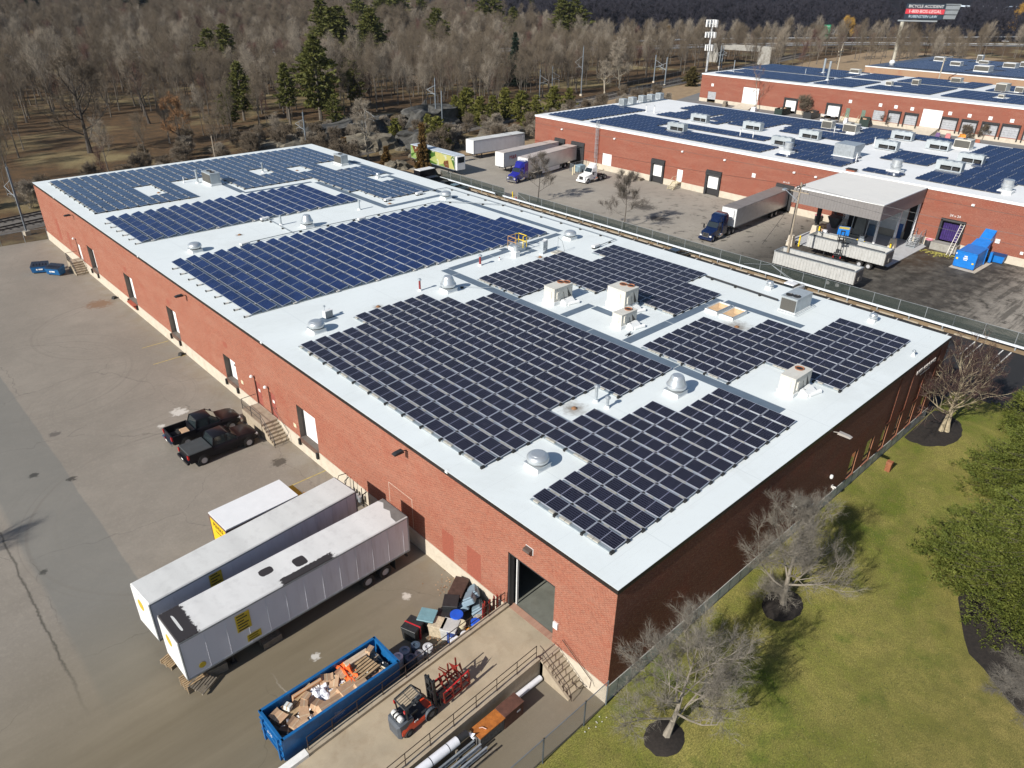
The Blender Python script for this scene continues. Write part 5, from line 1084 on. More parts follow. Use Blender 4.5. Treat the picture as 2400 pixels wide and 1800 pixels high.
p = pickup('black pickup with open bed and chrome rear bumper, farther of two by the stair', 'open'); p.location = (-8.0, 41.5, 0); p.rotation_euler = (0,0,-.01); p.scale = (1.04,1.06,1.06)
t = thing('spare_tyre', 'loose tyre lying in the open pickup bed', 'tyre', (-7.2,41.75,.7)); MB().m(TYRE).lathe([(.2,0),(.34,0),(.38,.06),(.38,.16),(.34,.22),(.2,.22)],18).obj('tyre', t, smooth=True)
t = thing('cargo_box', 'tan box in the open pickup bed against the cab', 'box', (-6.55,41.5,.69)); MB().m(CARD).box(-.3,.3,-.55,.5,0,.3).obj('carton', t)
# yellow rental box truck
t = thing('rental_box_truck', 'yellow rental truck with a white box roof behind the two long trailers', 'box truck', (-10.62,24.75,0), .04)
YT = M('rental_yellow', (.80,.50,.01), .4, var=.04)
MB().m(YT).box(.05,5.2,-1.2,1.2,.95,3.5).obj('cargo_box', t); MB().m(WTRUCK).box(0,5.28,-1.27,1.27,3.5,3.6).obj('roof', t)
MB().m(M('brown_trim', (.14,.09,.08), .5)).box(-.02,5.28,-1.27,-1.2,3.34,3.5).box(-.02,5.28,1.2,1.27,3.34,3.5).box(-.02,.05,-1.27,1.27,3.34,3.5).box(-.02,.05,-1.27,-1.1,.8,3.34).box(-.02,.05,1.1,1.27,.8,3.34).box(0,5.2,-1.22,-1.19,.8,.95).box(0,5.2,1.19,1.22,.8,.95).obj('corner_trim', t)
MB().m(YT).box(-.012,.04,-1.08,1.08,1.0,3.3).obj('roll_up_door', t)
text_mesh('PENSKE', .5, DECK, face_M((-.02,0,2.95),(0,-1,0),(0,0,1)), t, 'lettering', .004, .85)
text_mesh('Truck Rental', .2, DECK, face_M((-.02,0,2.5),(0,-1,0),(0,0,1)), t, 'lettering', .004)
MB().m(YT).loft([[(x,-a,.6),(x,-b,z),(x,b,z),(x,a,.6)] for x,a,b,z in ((5.25,1.15,1.1,2.8),(6.1,1.15,1.05,2.8),(6.7,1.1,1.0,1.9),(7.3,1.0,.9,1.6),(7.5,.95,.85,1.0))]).obj('cab', t, smooth=True)
MB().m(GLASS).quad((6.16,-.98,2.72),(6.16,.98,2.72),(6.68,.95,2.0),(6.68,-.95,2.0)).obj('windshield', t)
MB().m(DKM).box(0,7,-.5,.5,.55,.8).box(-.35,0,-1.1,1.1,.5,.65).obj('chassis', t)
text_mesh('N', .3, DECK, face_M((5.6,.3,2.83),(0,-1,0),(1,0,0)), t, 'lettering', .003)
for x in (1.5,6.4):
    for s in (-1,1): wheel(t, x, s*.98, .42, .3, WHITEM, s)
# pallets ------------------------------------------------------------
def pallet(loc, rz, lb, mat=WOOD, n=1, rx=0):
    t = thing('wooden_pallet', lb, 'pallet', loc, rz, 'pallets lying about the yard'); t.rotation_euler = (rx,0,rz)
    s = MB().m(mat); b = MB().m(WOODG)
    for k in range(n):
        z = k*.15
        for i in range(7): s.box(-.6,.6,-.5+i*.15,-.4+i*.15,z+.11,z+.135)
        for y in (-.5,-.04,.42): b.box(-.6,.6,y,y+.08,z+.02,z+.11)
        for y in (-.5,-.05,.4): s.box(-.6,.6,y,y+.1,z,z+.02)
    s.obj('deck_boards', t); b.obj('stringer', t); return t
pallet((-16.4,18.6,.3),.3,'pallet stack sticking out from under the front of the patched trailer, left side',WOOD,2); pallet((-16.15,16.55,.0),.1,'stack of pale pallets under the near front corner of the patched trailer',WOOD,4)
pallet((-14.9,16.7,0),-.1,'shadowed pallet stack just behind the front corner under the patched trailer',WOODG,4); pallet((-15.9,16.0,.32),.5,'broken loose pallet leaning at the near front corner of the patched trailer',WOODG,1,.35)
pallet((-11.6,16.6,.0),.05,'shadowed dark pallets under the middle of the patched trailer',WOODG,3)
# wheel chocks by docks
for (y,lb) in ((57.9,'below the dock door with two black lumps'),(78.6,'right of the red dock plate')):
    t = thing('fallen_bumper', 'black rubber lump on the asphalt '+lb, 'rubber bumper', (-.5,y,0), .4); MB().m(BLACK).prism([(-.3,0),(.3,0),(.2,.25),(-.15,.3)],1,-.2,.2).obj('block', t)
# blue wheeled bins at the far end
def bin2(loc, rz, lb, wdt=1.9):
    t = thing('blue_dumpster', lb, 'dumpster', loc, rz, 'blue dumpsters by the far stair'); a = wdt/2
    MB().m(BLUEP).add([(-a,-.5,.15),(a,-.5,.15),(a,.5,.15),(-a,.5,.15),(-a-.05,-.75,1.0),(a+.05,-.75,1.0),(a+.05,.6,1.3),(-a-.05,.6,1.3)],[(0,3,2,1),(4,5,6,7),(0,1,5,4),(1,2,6,5),(2,3,7,6),(3,0,4,7)]).box(-a-.1,-a,-.3,.3,.6,.75).box(a,a+.1,-.3,.3,.6,.75).obj('body', t)
    l = MB().m(M('dark_lid', (.02,.028,.045), .5, var=.2))
    for u in (-1,1): l.add([(u*.03,-.8,1.03),(u*(a+.05),-.8,1.03),(u*(a+.05),.6,1.35),(u*.03,.6,1.35)],[(0,1,2,3)])
    for k in range(5): l.box(-a+.2+k*(2*a-.45)/4,-a+.26+k*(2*a-.45)/4,-.6,.5,1.2,1.24)
    l.obj('lid', t); w_ = MB().m(BLACK)
    for x in (-a+.2,a-.2):
        for y in (-.35,.35): w_.cyl((x-.04,y,.09),(x+.04,y,.09),.09,.09,10)
    w_.obj('caster', t); d = MB().m(WHITEM).xf(T(-.1,-.64,.62,0,0,0)).box(-.28,-.1,-.02,.0,-.12,.12).box(.0,.5,-.02,.0,-.1,.1).box(-.85,-.6,-.04,-.0,.18,.26).box(.5,.8,-.04,.0,.18,.26)
    d.obj('logo_mark', t); return t
bin2((-4.6,94.4,0),-.45,'blue dumpster with dark lid, left of the two by the far stair'); bin2((-3.35,92.2,0),-.95,'blue dumpster with dark lid, right of the two by the far stair')
t = thing('crumpled_netting', 'heap of grey wire netting behind the blue dumpsters', 'netting', (-2.6,94.2,0)); m_ = MB().m(GALVD); rnd = random.Random(4)
for k in range(60): a = [(rnd.uniform(-1,1),rnd.uniform(-.5,.5),rnd.uniform(0,.4)) for _ in range(3)]; m_.tube(a,.012,3)
m_.obj('tangle', t)
# ------------------------------------------------------------------ roll-off container and its load
t = thing('roll_off_dumpster', 'long open blue roll-off container full of cardboard beside the ramp', 'container', (-14.72,9.72,0), .012)
c = MB().m(BLUEP); Lc, bw_ = 7.0, 1.14
c.box(0,Lc,-bw_,bw_,.2,.32)
for s in (-1,1):
    c.add([(0,s*bw_,.2),(Lc,s*bw_,.2),(Lc,s*(bw_+.02),1.8),(0,s*(bw_+.02),1.8),(0,s*(bw_-.06),.3),(Lc,s*(bw_-.06),.3),(Lc,s*(bw_-.04),1.8),(0,s*(bw_-.04),1.8)],[(0,1,2,3),(4,5,6,7),(0,3,7,4),(1,2,6,5),(0,1,5,4)])
    c.box(-.05,Lc+.05,s*bw_-.08,s*bw_+.08,1.8,1.92)
c.box(-.08,.02,-bw_,bw_,.3,1.8).box(Lc-.02,Lc+.08,-bw_,bw_,.3,1.8).box(-.1,.04,-bw_-.08,bw_+.08,1.8,1.92).box(Lc-.04,Lc+.1,-bw_-.08,bw_+.08,1.8,1.92)
for y in (-.85,.75): c.box(-.2,-.08,y-.08,y+.08,.2,1.8)
for z in (.6,1.1,1.5): c.box(-.15,-.08,-bw_,bw_,z,z+.07)
c.obj('steel_box', t); MB().m(DKM).box(0,Lc,-.55,-.4,.05,.2).box(0,Lc,.4,.55,.05,.2).obj('skid_rail', t)
w_ = MB().m(BLACK)
for x in (.2,6.6):
    for y in (-.8,.8): w_.cyl((x-.0,y-.1,.11),(x,y+.1,.11),.11,.11,10)
w_.obj('roller', t); text_mesh('Star', .28, M('faded_logo', (.3,.33,.45), .6), face_M((3.1,-bw_-.025,1.2),(1,0,0),(0,0,1)), t, 'logo_mark', .004); MB().m(M('faded_logo', (.3,.33,.45))).box(2.7,3.5,-bw_-.03,-bw_-.02,.98,1.02).box(2.8,3.4,-bw_-.03,-bw_-.02,.88,.91).obj('logo_mark', t)
text_mesh('4125', .26, WHITEM, face_M((-.16,.0,1.35),(0,-1,0),(0,0,1)), t, 'number_mark', .004)
def in_box(u, v, z): # position inside the container
    a = .012; return (-14.72+u*math.cos(a)-v*math.sin(a), 9.72+u*math.sin(a)+v*math.cos(a), z)
rnd = random.Random(12)
trash = MB().m(M('mixed_rubbish', (.3,.24,.18), .9, var=.5, scale=3))
for i in range(14):
    for j in range(5): trash.V.append((*in_box(.15+i*.51, -1.0+j*.5, 1.2+.3*noise.noise(Vector((i*.9,j*.9,3)))+.12*(i in (3,4,5,6)))[:3],))
for i in range(13):
    for j in range(4): trash.F.append((i*5+j,(i+1)*5+j,(i+1)*5+j+1,i*5+j+1)); trash.I.append(0)
tag(trash.obj('loose_rubbish'), 'loose brown rubbish and scraps filling the blue roll-off container', 'rubbish', None, 'stuff')
def carton(u, v, z, sx, sy, sz, rz, lb, openb=False, tilt=0., mat=CARD, nm='cardboard_box'):
    t = thing(nm, lb, 'carton', in_box(u,v,z+.2), 0, 'cartons in the roll-off container'); t.rotation_euler = (tilt, tilt*.6, rz)
    b = MB().m(mat).box(-sx/2,sx/2,-sy/2,sy/2,0,sz)
    if openb: b.add([(-sx/2,-sy/2,sz),(sx/2,-sy/2,sz),(sx/2,-sy*.85,sz+sy*.15),(-sx/2,-sy*.85,sz+sy*.15)],[(0,1,2,3)]).add([(-sx/2,sy/2,sz),(sx/2,sy/2,sz),(sx/2,sy*.8,sz+sy*.2),(-sx/2,sy*.8,sz+sy*.2)],[(0,1,2,3)])
    b.obj('carton', t); MB().m(M('parcel_tape', (.55,.42,.28), .4)).box(-sx/2-.002,sx/2+.002,-.035,.035,sz*.2,sz+.004).obj('tape', t); return t
carton(1.0,-.5,1.0,.55,.45,.4,.4,'open brown carton near the camera end of the blue container',True,.1); carton(1.6,-.35,1.05,.5,.5,.35,-.3,'tan carton leaning in the row near the open end of the blue container',True,.2)
carton(2.0,-.75,1.0,.5,.35,.35,.2,'small carton against the near wall of the blue container',False,.1); carton(2.9,-.72,1.15,1.5,.5,.5,.1,'long carton leaning on the near wall below the white sheeting',False,.35)
carton(4.2,-.55,1.2,1.3,.7,.35,.15,'large flat carton between the sheeting and the orange netting',False,.25); carton(3.9,.3,1.2,.7,.5,.3,.9,'square carton beside the orange netting, inner one',False,-.2)
carton(4.35,.45,1.25,.5,.4,.3,.3,'small upright carton tucked behind the orange netting',True,.1); carton(5.5,.75,1.25,1.5,.35,.4,.05,'long pale carton lying beside the pallet at the building end',False,.1,M('pale_carton', (.58,.46,.34), .8))
carton(6.35,.7,1.45,.5,.3,.25,.5,'small carton on top at the building end corner',False,.2); carton(5.6,-.85,1.1,1.1,.4,.2,.1,'flattened orange-brown carton under the pallet edge',False,.2,M('orange_carton', (.5,.26,.13), .8)); carton(2.5,.9,1.1,1.7,.2,.45,.02,'narrow reddish carton along the far wall of the blue container',False,.05,M('orange_carton', (.5,.26,.13)))
carton(1.2,.55,1.35,.3,.35,.3,.5,'small white and green carton on the planks',False,.1,M('white_carton', (.7,.72,.68), .7)); 
for q, (u_, v_, sx_, sy_, rz_q) in enumerate(((.6,.4,.6,.5,.3),(1.9,.2,.55,.4,1.),(2.3,-.3,.5,.5,.6),(3.4,-.35,.6,.5,.2),(3.6,.75,.5,.4,1.1),(4.7,-.8,.7,.35,.1),(1.3,-.85,.6,.3,.0),(2.2,.5,.5,.35,.5))): carton(u_,v_,1.15+.05*(q%3),sx_,sy_,.3+.05*(q%3),rz_q,'tan carton half buried in the load, %s counting from the camera end' % ORD[[0,2,4,5,6,7,1,3][q]],q%2==0,.15*(q%3))
carton(.75,-.2,.9,.9,.9,.25,.9,'dark brown flattened carton in the near corner',False,.3,M('brown_carton', (.2,.14,.10), .85)); carton(3.4,.85,1.2,.45,.3,.2,1.2,'scrap carton by the far wall next to the sheeting',False,.2)
for k, (u,v,rz) in enumerate(((1.35,.62,.12),(1.5,.38,.2),(1.3,.12,.02),(1.9,.75,.3))):
    t = thing('timber_plank', 'rough timber plank in the blue container, %s' % ['against the far wall','second from the far wall','nearest the middle','crossing over the others'][k], 'plank', in_box(u,v,1.42+.05*k), rz, 'planks in the container'); t.rotation_euler = (.1,-.05*k,rz); MB().m(WOOD).prism([(-.9,-.1),(.85,-.12),(.95,.05),(.4,.11),(-.95,.09)],2,0,.05).obj('board', t)
pl = pallet(in_box(5.35,.0,1.62), .12, 'large slatted pallet lying on the rubbish in the blue container', WOOD, 1, -.1); pl.scale = (1.25,1.45,1)
def sheeting(name, label, cat, loc, size, mat, seed, h, grp=None):
    rnd = random.Random(seed); n = 14; mb = MB().m(mat); t = thing(name, label, cat, loc, 0, grp)
    for i in range(n+1):
        for j in range(n+1):
            u, v = i/n-.5, j/n-.5; e = max(abs(u),abs(v))*2
            z = h*(1-e**3)*(.5+.9*noise.noise(Vector((u*5+seed,v*5,seed))))+.06*noise.noise(Vector((u*17,v*17,seed+5)))
            mb.V.append((u*size[0]+.1*noise.noise(Vector((u*6,v*6,seed+9))), v*size[1]+.1*noise.noise(Vector((v*6,u*6,seed))), max(z,-.1)))
    for i in range(n):
        for j in range(n): mb.F.append((i*(n+1)+j,(i+1)*(n+1)+j,(i+1)*(n+1)+j+1,i*(n+1)+j+1)); mb.I.append(0)
    mb.obj('sheet', t, fix=False); return t
sheeting('plastic_sheeting','crumpled white plastic sheeting heaped in the middle of the blue container','plastic sheet',in_box(2.95,.2,1.42),(1.5,1.5),PLASW,3,.45)
sheeting('plastic_sheeting','smaller torn white sheet between cartons in the blue container','plastic sheet',in_box(4.05,-.1,1.45),(.8,.7),PLASW,8,.25)
sheeting('safety_netting','bright orange safety netting draped by the pallet in the blue container','safety netting',in_box(4.75,.25,1.6),(.8,1.8),M('orange_net', (.85,.13,.02), .7),6,.4)
t = thing('cable_reel', 'empty cream cable reel end standing at the building end of the blue container', 'cable reel', in_box(6.4,-.65,1.2), .3); MB().m(M('cream_board', (.65,.56,.4), .7)).xf(T(0,0,.1,0,math.pi*.38)).cyl((0,0,0),(0,0,.05),.42,.42,20).obj('flange', t)
t = thing('rubbish_bag', 'dark bin bag slumped at the building end of the blue container', 'bin bag', in_box(6.3,.0,1.0)); MB().m(BLACK).lathe([(.3,0),(.42,.15),(.35,.4),(.1,.5),(.12,.6)],12).obj('bag', t, smooth=True)
t = thing('cardboard_tube', 'loose strapping and white scraps next to the netting in the blue container', 'scraps', in_box(4.3,.0,1.45)); m_ = MB().m(M('yellow_strap', (.7,.45,.1), .6)); rnd = random.Random(9)
for k in range(10): m_.tube([(rnd.uniform(-.4,.4),rnd.uniform(-.3,.3),rnd.uniform(0,.2)) for _ in range(3)],.02,4)
m_.obj('strapping', t)
sc_ = MB(); rnd = random.Random(77); pal = [M('paper_white', (.7,.69,.66), .8), CARD, M('brown_scrap', (.25,.16,.1), .9), M('paper_white', (.7,.69,.66))]
for k in range(260):
    u = rnd.gauss(3.3,1.5); v = rnd.uniform(-.95,.95); u = min(max(u,.5),6.5); c_ = Vector(in_box(u,v,1.4+rnd.uniform(0,.22))); a = rnd.uniform(.04,.14)
    q = Matrix.Rotation(rnd.uniform(0,6.3),3,'Z') @ Matrix.Rotation(rnd.uniform(-.9,.9),3,'X'); sc_.m(rnd.choice(pal)); sc_.add([c_+q@Vector(p_) for p_ in ((-a,-a*.6,0),(a,-a*.5,0),(a*.8,a*.6,.02),(-a,a*.7,0))],[(0,1,2,3)])
tag(sc_.obj('paper_scraps', fix=False), 'litter of paper and card scraps on top of the load in the blue container', 'litter', None, 'stuff')
# ------------------------------------------------------------------ junk by the ramp wall
def rbox(loc, rz, sx, sy, sz, mat, lb, lid=None, nm='plastic_tote', cat='tote', extra=None):
    t = thing(nm, lb, cat, loc, rz); MB().m(mat).add([(-sx*.44,-sy*.44,0),(sx*.44,-sy*.44,0),(sx*.44,sy*.44,0),(-sx*.44,sy*.44,0),(-sx/2,-sy/2,sz),(sx/2,-sy/2,sz),(sx/2,sy/2,sz),(-sx/2,sy/2,sz)],[(0,3,2,1),(4,5,6,7),(0,1,5,4),(1,2,6,5),(2,3,7,6),(3,0,4,7)]).obj('body', t)
    MB().m(lid or mat).bevbox(-sx/2-.03,sx/2+.03,-sy/2-.03,sy/2+.03,sz,sz+.08,.02).obj('lid', t)
    if extra: extra(t)
    return t
BK = M('black_plastic', (.022,.024,.026), .5, var=.3, scale=5); GYP = M('grey_blue_plastic', (.20,.28,.34), .55, var=.12, scale=2)
rbox((-5.0,11.0,0),.35,1.1,1.0,.95,BK,'black wheeled tote with a red strap at the near end of the junk row',None,extra=lambda t: (MB().m(M('red_strap', (.5,.02,.03), .6)).box(-.08,.0,-.56,.56,.0,1.045).obj('strap', t)))
rbox((-3.95,10.95,0),.6,1.0,1.0,1.0,BK,'black tote with a pale teal lid tipped beside the strapped one',M('teal_lid', (.16,.30,.34), .5))
rbox((-3.75,10.2,0),.55,.85,.95,.85,M('dirty_cream_plastic', (.5,.42,.3), .7, var=.3, scale=6),'dirty cream wire crate between the teal-lidded tote and the grey box',M('dirty_cream_plastic', (.5,.42,.3)),'wire_crate','crate')
rbox((-3.35,9.5,0),.55,1.0,.95,.85,M('pale_grey_plastic', (.48,.48,.46), .6),'pale grey square box next to the drums',None)
rbox((-2.95,10.55,0),.8,.8,.8,.75,BK,'dark plastic crate stack behind the pale grey box',None); rbox((-2.15,10.9,0),.75,1.0,.9,1.0,BK,'black lidded bin with a white handle near the stacked grey lids',M('black_plastic', (.022,.024,.026)))
rbox((-1.0,11.55,0),.55,1.7,.9,.95,M('rust_brown_metal', (.075,.045,.035), .7, .2, var=.3, scale=4),'rusty brown frame rack against the foundation, farthest of the junk row',None,'metal_rack','rack'); rbox((-2.1,9.0,0),.2,.6,.5,.55,BK,'small dark box beside the bright blue drum',None)
rbox((-1.6,8.9,0),.3,1.1,.7,.5,M('pale_frame', (.4,.36,.3), .8, var=.4, scale=8),'low pale wooden crate frame against the ramp wall',None,'wooden_crate','crate')
for i, (x,y,z,rz) in enumerate(((-1.35,10.55,.25,.8),(-.85,9.75,.25,.9),(-1.1,10.2,.9,.7),(-.5,10.6,.7,.9))):
    t = thing('stacked_grey_bin', 'grey-blue plastic bin lids piled on their side, %s' % ['largest, sloping toward the drums','nearest the rusty stakes','on top of the heap','against the brick'][i], 'plastic bin', (x,y,z), rz, 'grey bins heaped by the ramp'); t.rotation_euler = (-.5,.35,rz)
    MB().m(GYP).bevbox(-.75,.75,-.4,.4,0,.32,.06).bevbox(-.6,.6,-.3,.3,.32,.42,.04).obj('body', t, smooth=False); MB().m(BLACK).cyl((.5,-.42,.1),(.5,-.32,.1),.14,.14,12).cyl((.5,.32,.1),(.5,.42,.1),.14,.14,12).obj('wheel', t); r_ = MB().m(BK)
    for k in range(4): r_.box(-.6+k*.35,-.57+k*.35,-.41,.41,.33,.345)
    r_.obj('strap', t)
for k, (x,y) in enumerate(((-1.5,8.6),(-1.25,8.7),(-1.0,8.6),(-.6,8.65),(-.35,8.6))):
    t = thing('rusty_stake_bundle', 'bundle of rusty dark red stakes upright by the ramp railing, %s toward the brick' % ORD[k], 'steel stakes', (x,y,0), 0, 'rusty stakes by the railing'); m_ = MB().m(REDF)
    for q in range(4): m_.box(-.03+q*.03,-.0+q*.03,-.06,.06,0,1.7+.12*((q*7+k*3)%4))
    m_.obj('stake', t)
def drum(x, y, r, h, mat, lb, top=None, tilt=0, hole=False):
    t = thing('plastic_drum', lb, 'drum', (x,y,0), 0, 'drums beside the ramp wall'); t.rotation_euler = (tilt,0,0)
    MB().m(mat).lathe([(r*.92,0),(r,.05),(r,h*.33),(r*1.03,h*.35),(r,h*.37),(r,h*.66),(r*1.03,h*.68),(r,h*.7),(r*.97,h-.03),(r*.9,h),(r*.88,h)]+([(r*.85,h-.25),(.02,h-.25)] if hole else []), 20).obj('barrel', t, smooth=True)
    MB().m(top or mat).lathe([(r*1.02,h-.02),(r*1.02,h+.04),(r*.8,h+.05)]+([(r*.5,h+.05),(r*.48,h-.1)] if hole else [(r*.3,h+.02)]), 20).obj('lid', t, smooth=True)
    return t
BLD = M('bright_blue_plastic', (.01,.09,.55), .4, var=.08); NVD = M('navy_plastic', (.02,.05,.2), .45)
drum(-2.55,9.85,.4,.95,BLD,'bright blue drum in front of the grey lids'); drum(-2.0,8.72,.28,.85,BLD,'bright blue drum against the ramp railing farther up'); drum(-2.75,9.2,.3,.85,CREAM,'cream-lidded drum between the grey box and the ramp wall')
drum(-3.55,9.1,.3,.8,NVD,'navy drum with a square white mark near the ramp wall'); drum(-3.7,8.7,.3,.6,NVD,'navy drum with a white lid, nearest end of the drum group',PLASW); drum(-3.0,8.62,.3,.6,NVD,'white-lidded drum leaning against the ramp wall',PLASW,.2); drum(-2.5,8.6,.26,.5,M('orange_plastic', (.8,.3,.02), .5),'orange bucket against the ramp wall')
for i, (x,y,r,m_,lb) in enumerate(((-6.45,9.85,.31,GYP,'shaded grey-blue open bin behind the container corner, far one'),(-6.5,9.2,.3,M('slate_plastic', (.06,.09,.13), .5),'shaded dark slate open bin behind the container corner'),(-5.95,9.1,.27,M('grey_steel_can', (.3,.3,.31), .5),'grey open can nearest the ramp railing'),(-5.75,9.75,.28,M('slate_plastic', (.06,.09,.13)),'small dark open can in the shadow'),(-5.3,9.15,.3,M('pale_can', (.55,.56,.57), .5),'pale grey open can standing in sunlight by the railing'),(-7.0,9.75,.3,PLASW,'white round bin touching the container end'))):
    drum(x,y,r,.8,m_,lb,None,0,True)
lt = MB(); rnd = random.Random(5)
for k in range(260):
    x, y = (rnd.gauss(-4.1,.5), rnd.gauss(10.0,.8)) if k < 150 else (rnd.gauss(-.6,.5), rnd.gauss(12.6,.6)); a = rnd.uniform(.02,.06); lt.m(rnd.choice([CARD, M('dead_leaf', (.22,.1,.04), .9)])); r_ = rnd.uniform(0,3); x = min(x,-.1)
    lt.add([(x+a*math.cos(r_),y+a*math.sin(r_),.02),(x-a*math.sin(r_),y+a*math.cos(r_),.03),(x-a*math.cos(r_),y-a*math.sin(r_),.02),(x+a*math.sin(r_),y-a*math.cos(r_),.03)],[(0,1,2,3)])
tag(lt.obj('leaf_litter', fix=False), 'dead leaves and litter drifted between the junk and the brick wall', 'litter', None, 'stuff')
# ------------------------------------------------------------------ forklift on the ramp
def forklift(label, red, dark, raise_=0., loc=(0,0,0), rz=0, name='forklift'):
    t = thing(name, label, 'forklift', loc, rz)     # faces +x
    b = MB().m(red); b.loft([[(x,-.55,z0),(x,-.57,(z0+z1)/2),(x,-.5,z1),(x,.5,z1),(x,.57,(z0+z1)/2),(x,.55,z0)] for x,z0,z1 in ((-1.25,.35,.75),(-1.15,.3,.95),(-.7,.28,1.0),(-.3,.3,.62),(.7,.3,.6),(.95,.35,.55))]); b.obj('body', t, smooth=True)
    c = MB().m(dark); c.loft([[(x,-w_,z0),(x,-w_,z1),(x,w_,z1),(x,w_,z0)] for x,w_,z0,z1 in ((-1.42,.38,.2,.98),(-1.3,.52,.18,1.12),(-1.0,.55,.5,1.16),(-.45,.5,.9,1.1))]); c.obj('counterweight', t, smooth=True)
    for s in (-1,1): MB().m(dark).xf(T(.62,s*.5,.36,0,0,math.pi/2)).lathe([(.40,-.12),(.43,-.1),(.43,.1),(.40,.12)],18,cap=False).obj('mudguard', t)
    g = MB().m(BK)
    for s in (-1,1): g.tube([(-.75,s*.46,1.0),(-.82,s*.46,2.0),(.25,s*.46,2.12),(.75,s*.47,1.2),(.8,s*.47,.6)],.045)
    g.tube([(-.82,-.46,2.0),(-.82,.46,2.0)],.045).tube([(.25,-.46,2.12),(.25,.46,2.12)],.045)
    for k in range(6): g.tube([(-.82,-.36+k*.145,2.02),(.25,-.36+k*.145,2.13)],.016)
    g.tube([(-.3,-.46,2.07),(-.3,.46,2.07)],.016); g.obj('overhead_guard', t)
    MB().m(BK).box(-.55,.0,-.28,.28,.95,1.1).box(-.62,-.5,-.26,.26,1.1,1.55).obj('seat', t); MB().m(BK).cyl((.2,0,1.0),(.05,0,1.35),.03,.03,6).xf(T(.05,0,1.36,0,-.5)).lathe([(.16,0),(.19,.015),(.16,.03)],14).obj('steering_wheel', t)
    MB().m(M('gas_tank_white', (.62,.62,.6), .4)).xf(T(-1.05,0,1.32,0,0,math.pi/2)).lathe([(.05,-.42),(.15,-.38),(.17,-.3),(.17,.3),(.15,.38),(.05,.42)],16).obj('gas_tank', t, smooth=True); MB().m(DKM).box(-1.24,-.86,-.14,-.08,1.15,1.52).box(-1.24,-.86,.08,.14,1.15,1.52).obj('tank_strap', t)
    m = MB().m(BK)
    for s in (-1,1): m.box(1.05,1.17,s*.30-.05,s*.30+.05,.1,2.25).box(1.17,1.27,s*.22-.04,s*.22+.04,.15,2.2+raise_)
    for z in (.3,1.2,2.15): m.box(1.06,1.16,-.3,.3,z,z+.1)
    m.cyl((1.12,.0,.3),(1.12,.0,2.0),.05,.05,8).tube([(1.0,.12,1.9),(1.05,.14,2.3),(1.2,.1,2.32)],.03).box(1.0,1.1,-.12,.12,1.9,2.3); m.obj('mast', t)
    zf = .12+raise_*1.9 if raise_ else .18
    MB().m(BK).box(1.28,1.34,-.5,.5,zf+.1,zf+.22).box(1.28,1.34,-.5,.5,zf+.5,zf+.6).box(1.28,1.34,-.5,-.42,zf+.1,zf+1.0).box(1.28,1.34,.42,.5,zf+.1,zf+1.0).obj('carriage', t)
    for s in (-1,1): MB().m(DKM).box(1.34,1.4,s*.3-.06,s*.3+.06,zf,zf+.6).add([(1.34,s*.3-.06,zf),(2.5,s*.3-.05,zf+.01),(2.5,s*.3+.05,zf+.01),(1.34,s*.3+.06,zf),(1.34,s*.3-.06,zf+.05),(2.5,s*.3-.05,zf+.02),(2.5,s*.3+.05,zf+.02),(1.34,s*.3+.06,zf+.05)],[(0,3,2,1),(4,5,6,7),(0,1,5,4),(1,2,6,5),(2,3,7,6),(3,0,4,7)]).obj('fork', t)
    for x, r_ in ((.62,.34),(-.85,.26)):
        for s in (-1,1): wheel(t, x, s*.5, r_, .22, dark, s, .55)
    for s in (-1,1): MB().m(M('tail_lamp_red', (.45,.01,.01))).box(-.9,-.82,s*.44-.05,s*.44+.05,1.75,1.95).obj('tail_light', t)
    MB().m(DKM).box(-.3,.5,-.5,.5,.6,.66).obj('floor_plate', t); return t
xf_ = -8.65; sl = .062
fk = forklift('orange-red and grey forklift driving up the ramp with a red steel rack', M('forklift_red', (.68,.07,.025), .4, var=.06), M('forklift_grey', (.075,.085,.10), .5), 0, (xf_,5.75,rz_(xf_)), .02); fk.rotation_euler = (0,-math.atan(sl),.02)
text_mesh('TOYOTA', .17, WHITEM, face_M((-1.39,0,.82),(0,-1,0),(0,0,1)), fk, 'lettering', .01); text_mesh('8FG', .16, WHITEM, face_M((-.35,-.585,.8),(1,0,0),(0,0,1)), fk, 'lettering', .01)
t = thing('steel_stillage', 'tangled dark red steel rack carried on the forks of the ramp forklift', 'steel rack', (xf_+1.5,5.75,rz_(xf_+1.5)+.3), .02); t.rotation_euler = (0,-math.atan(sl),.02)
m_ = MB().m(REDF)
for y in (-.55,.55): m_.box(0,1.75,y-.04,y+.04,0,.08).box(0,1.75,y-.04,y+.04,.5,.56)
for x in (0,.6,1.2,1.75):
    m_.box(x-.04,x+.04,-.6,.6,.08,.14)
    for y in (-.55,.55): m_.box(x-.035,x+.035,y-.035,y+.035,.1,1.15 if x > 1 else .9)
m_.obj('frame', t); m_ = MB().m(M('bright_red_steel', (.5,.02,.02), .45)); m_.tube([(.1,-.5,.75),(1.75,-.5,1.0)],.04).tube([(.1,.5,.75),(1.7,.2,.95)],.03); m_.obj('brace', t)
m_ = MB().m(REDF); rnd = random.Random(3)
for k in range(5): x = .25+k*.33; m_.add([(x,-.3,.6),(x+.14,-.1,.55),(x-.05+rnd.uniform(-.1,.1),rnd.uniform(-.2,.4),1.35+.25*(k%2)),(x+.08,.0,1.4)],[(0,1,2),(0,2,3),(1,2,3)])
m_.tube([(.5,.45,1.5),(1.15,-.3,.6)],.03).tube([(.6,.5,1.5),(1.3,-.1,.6)],.03); m_.obj('upright_blade', t)
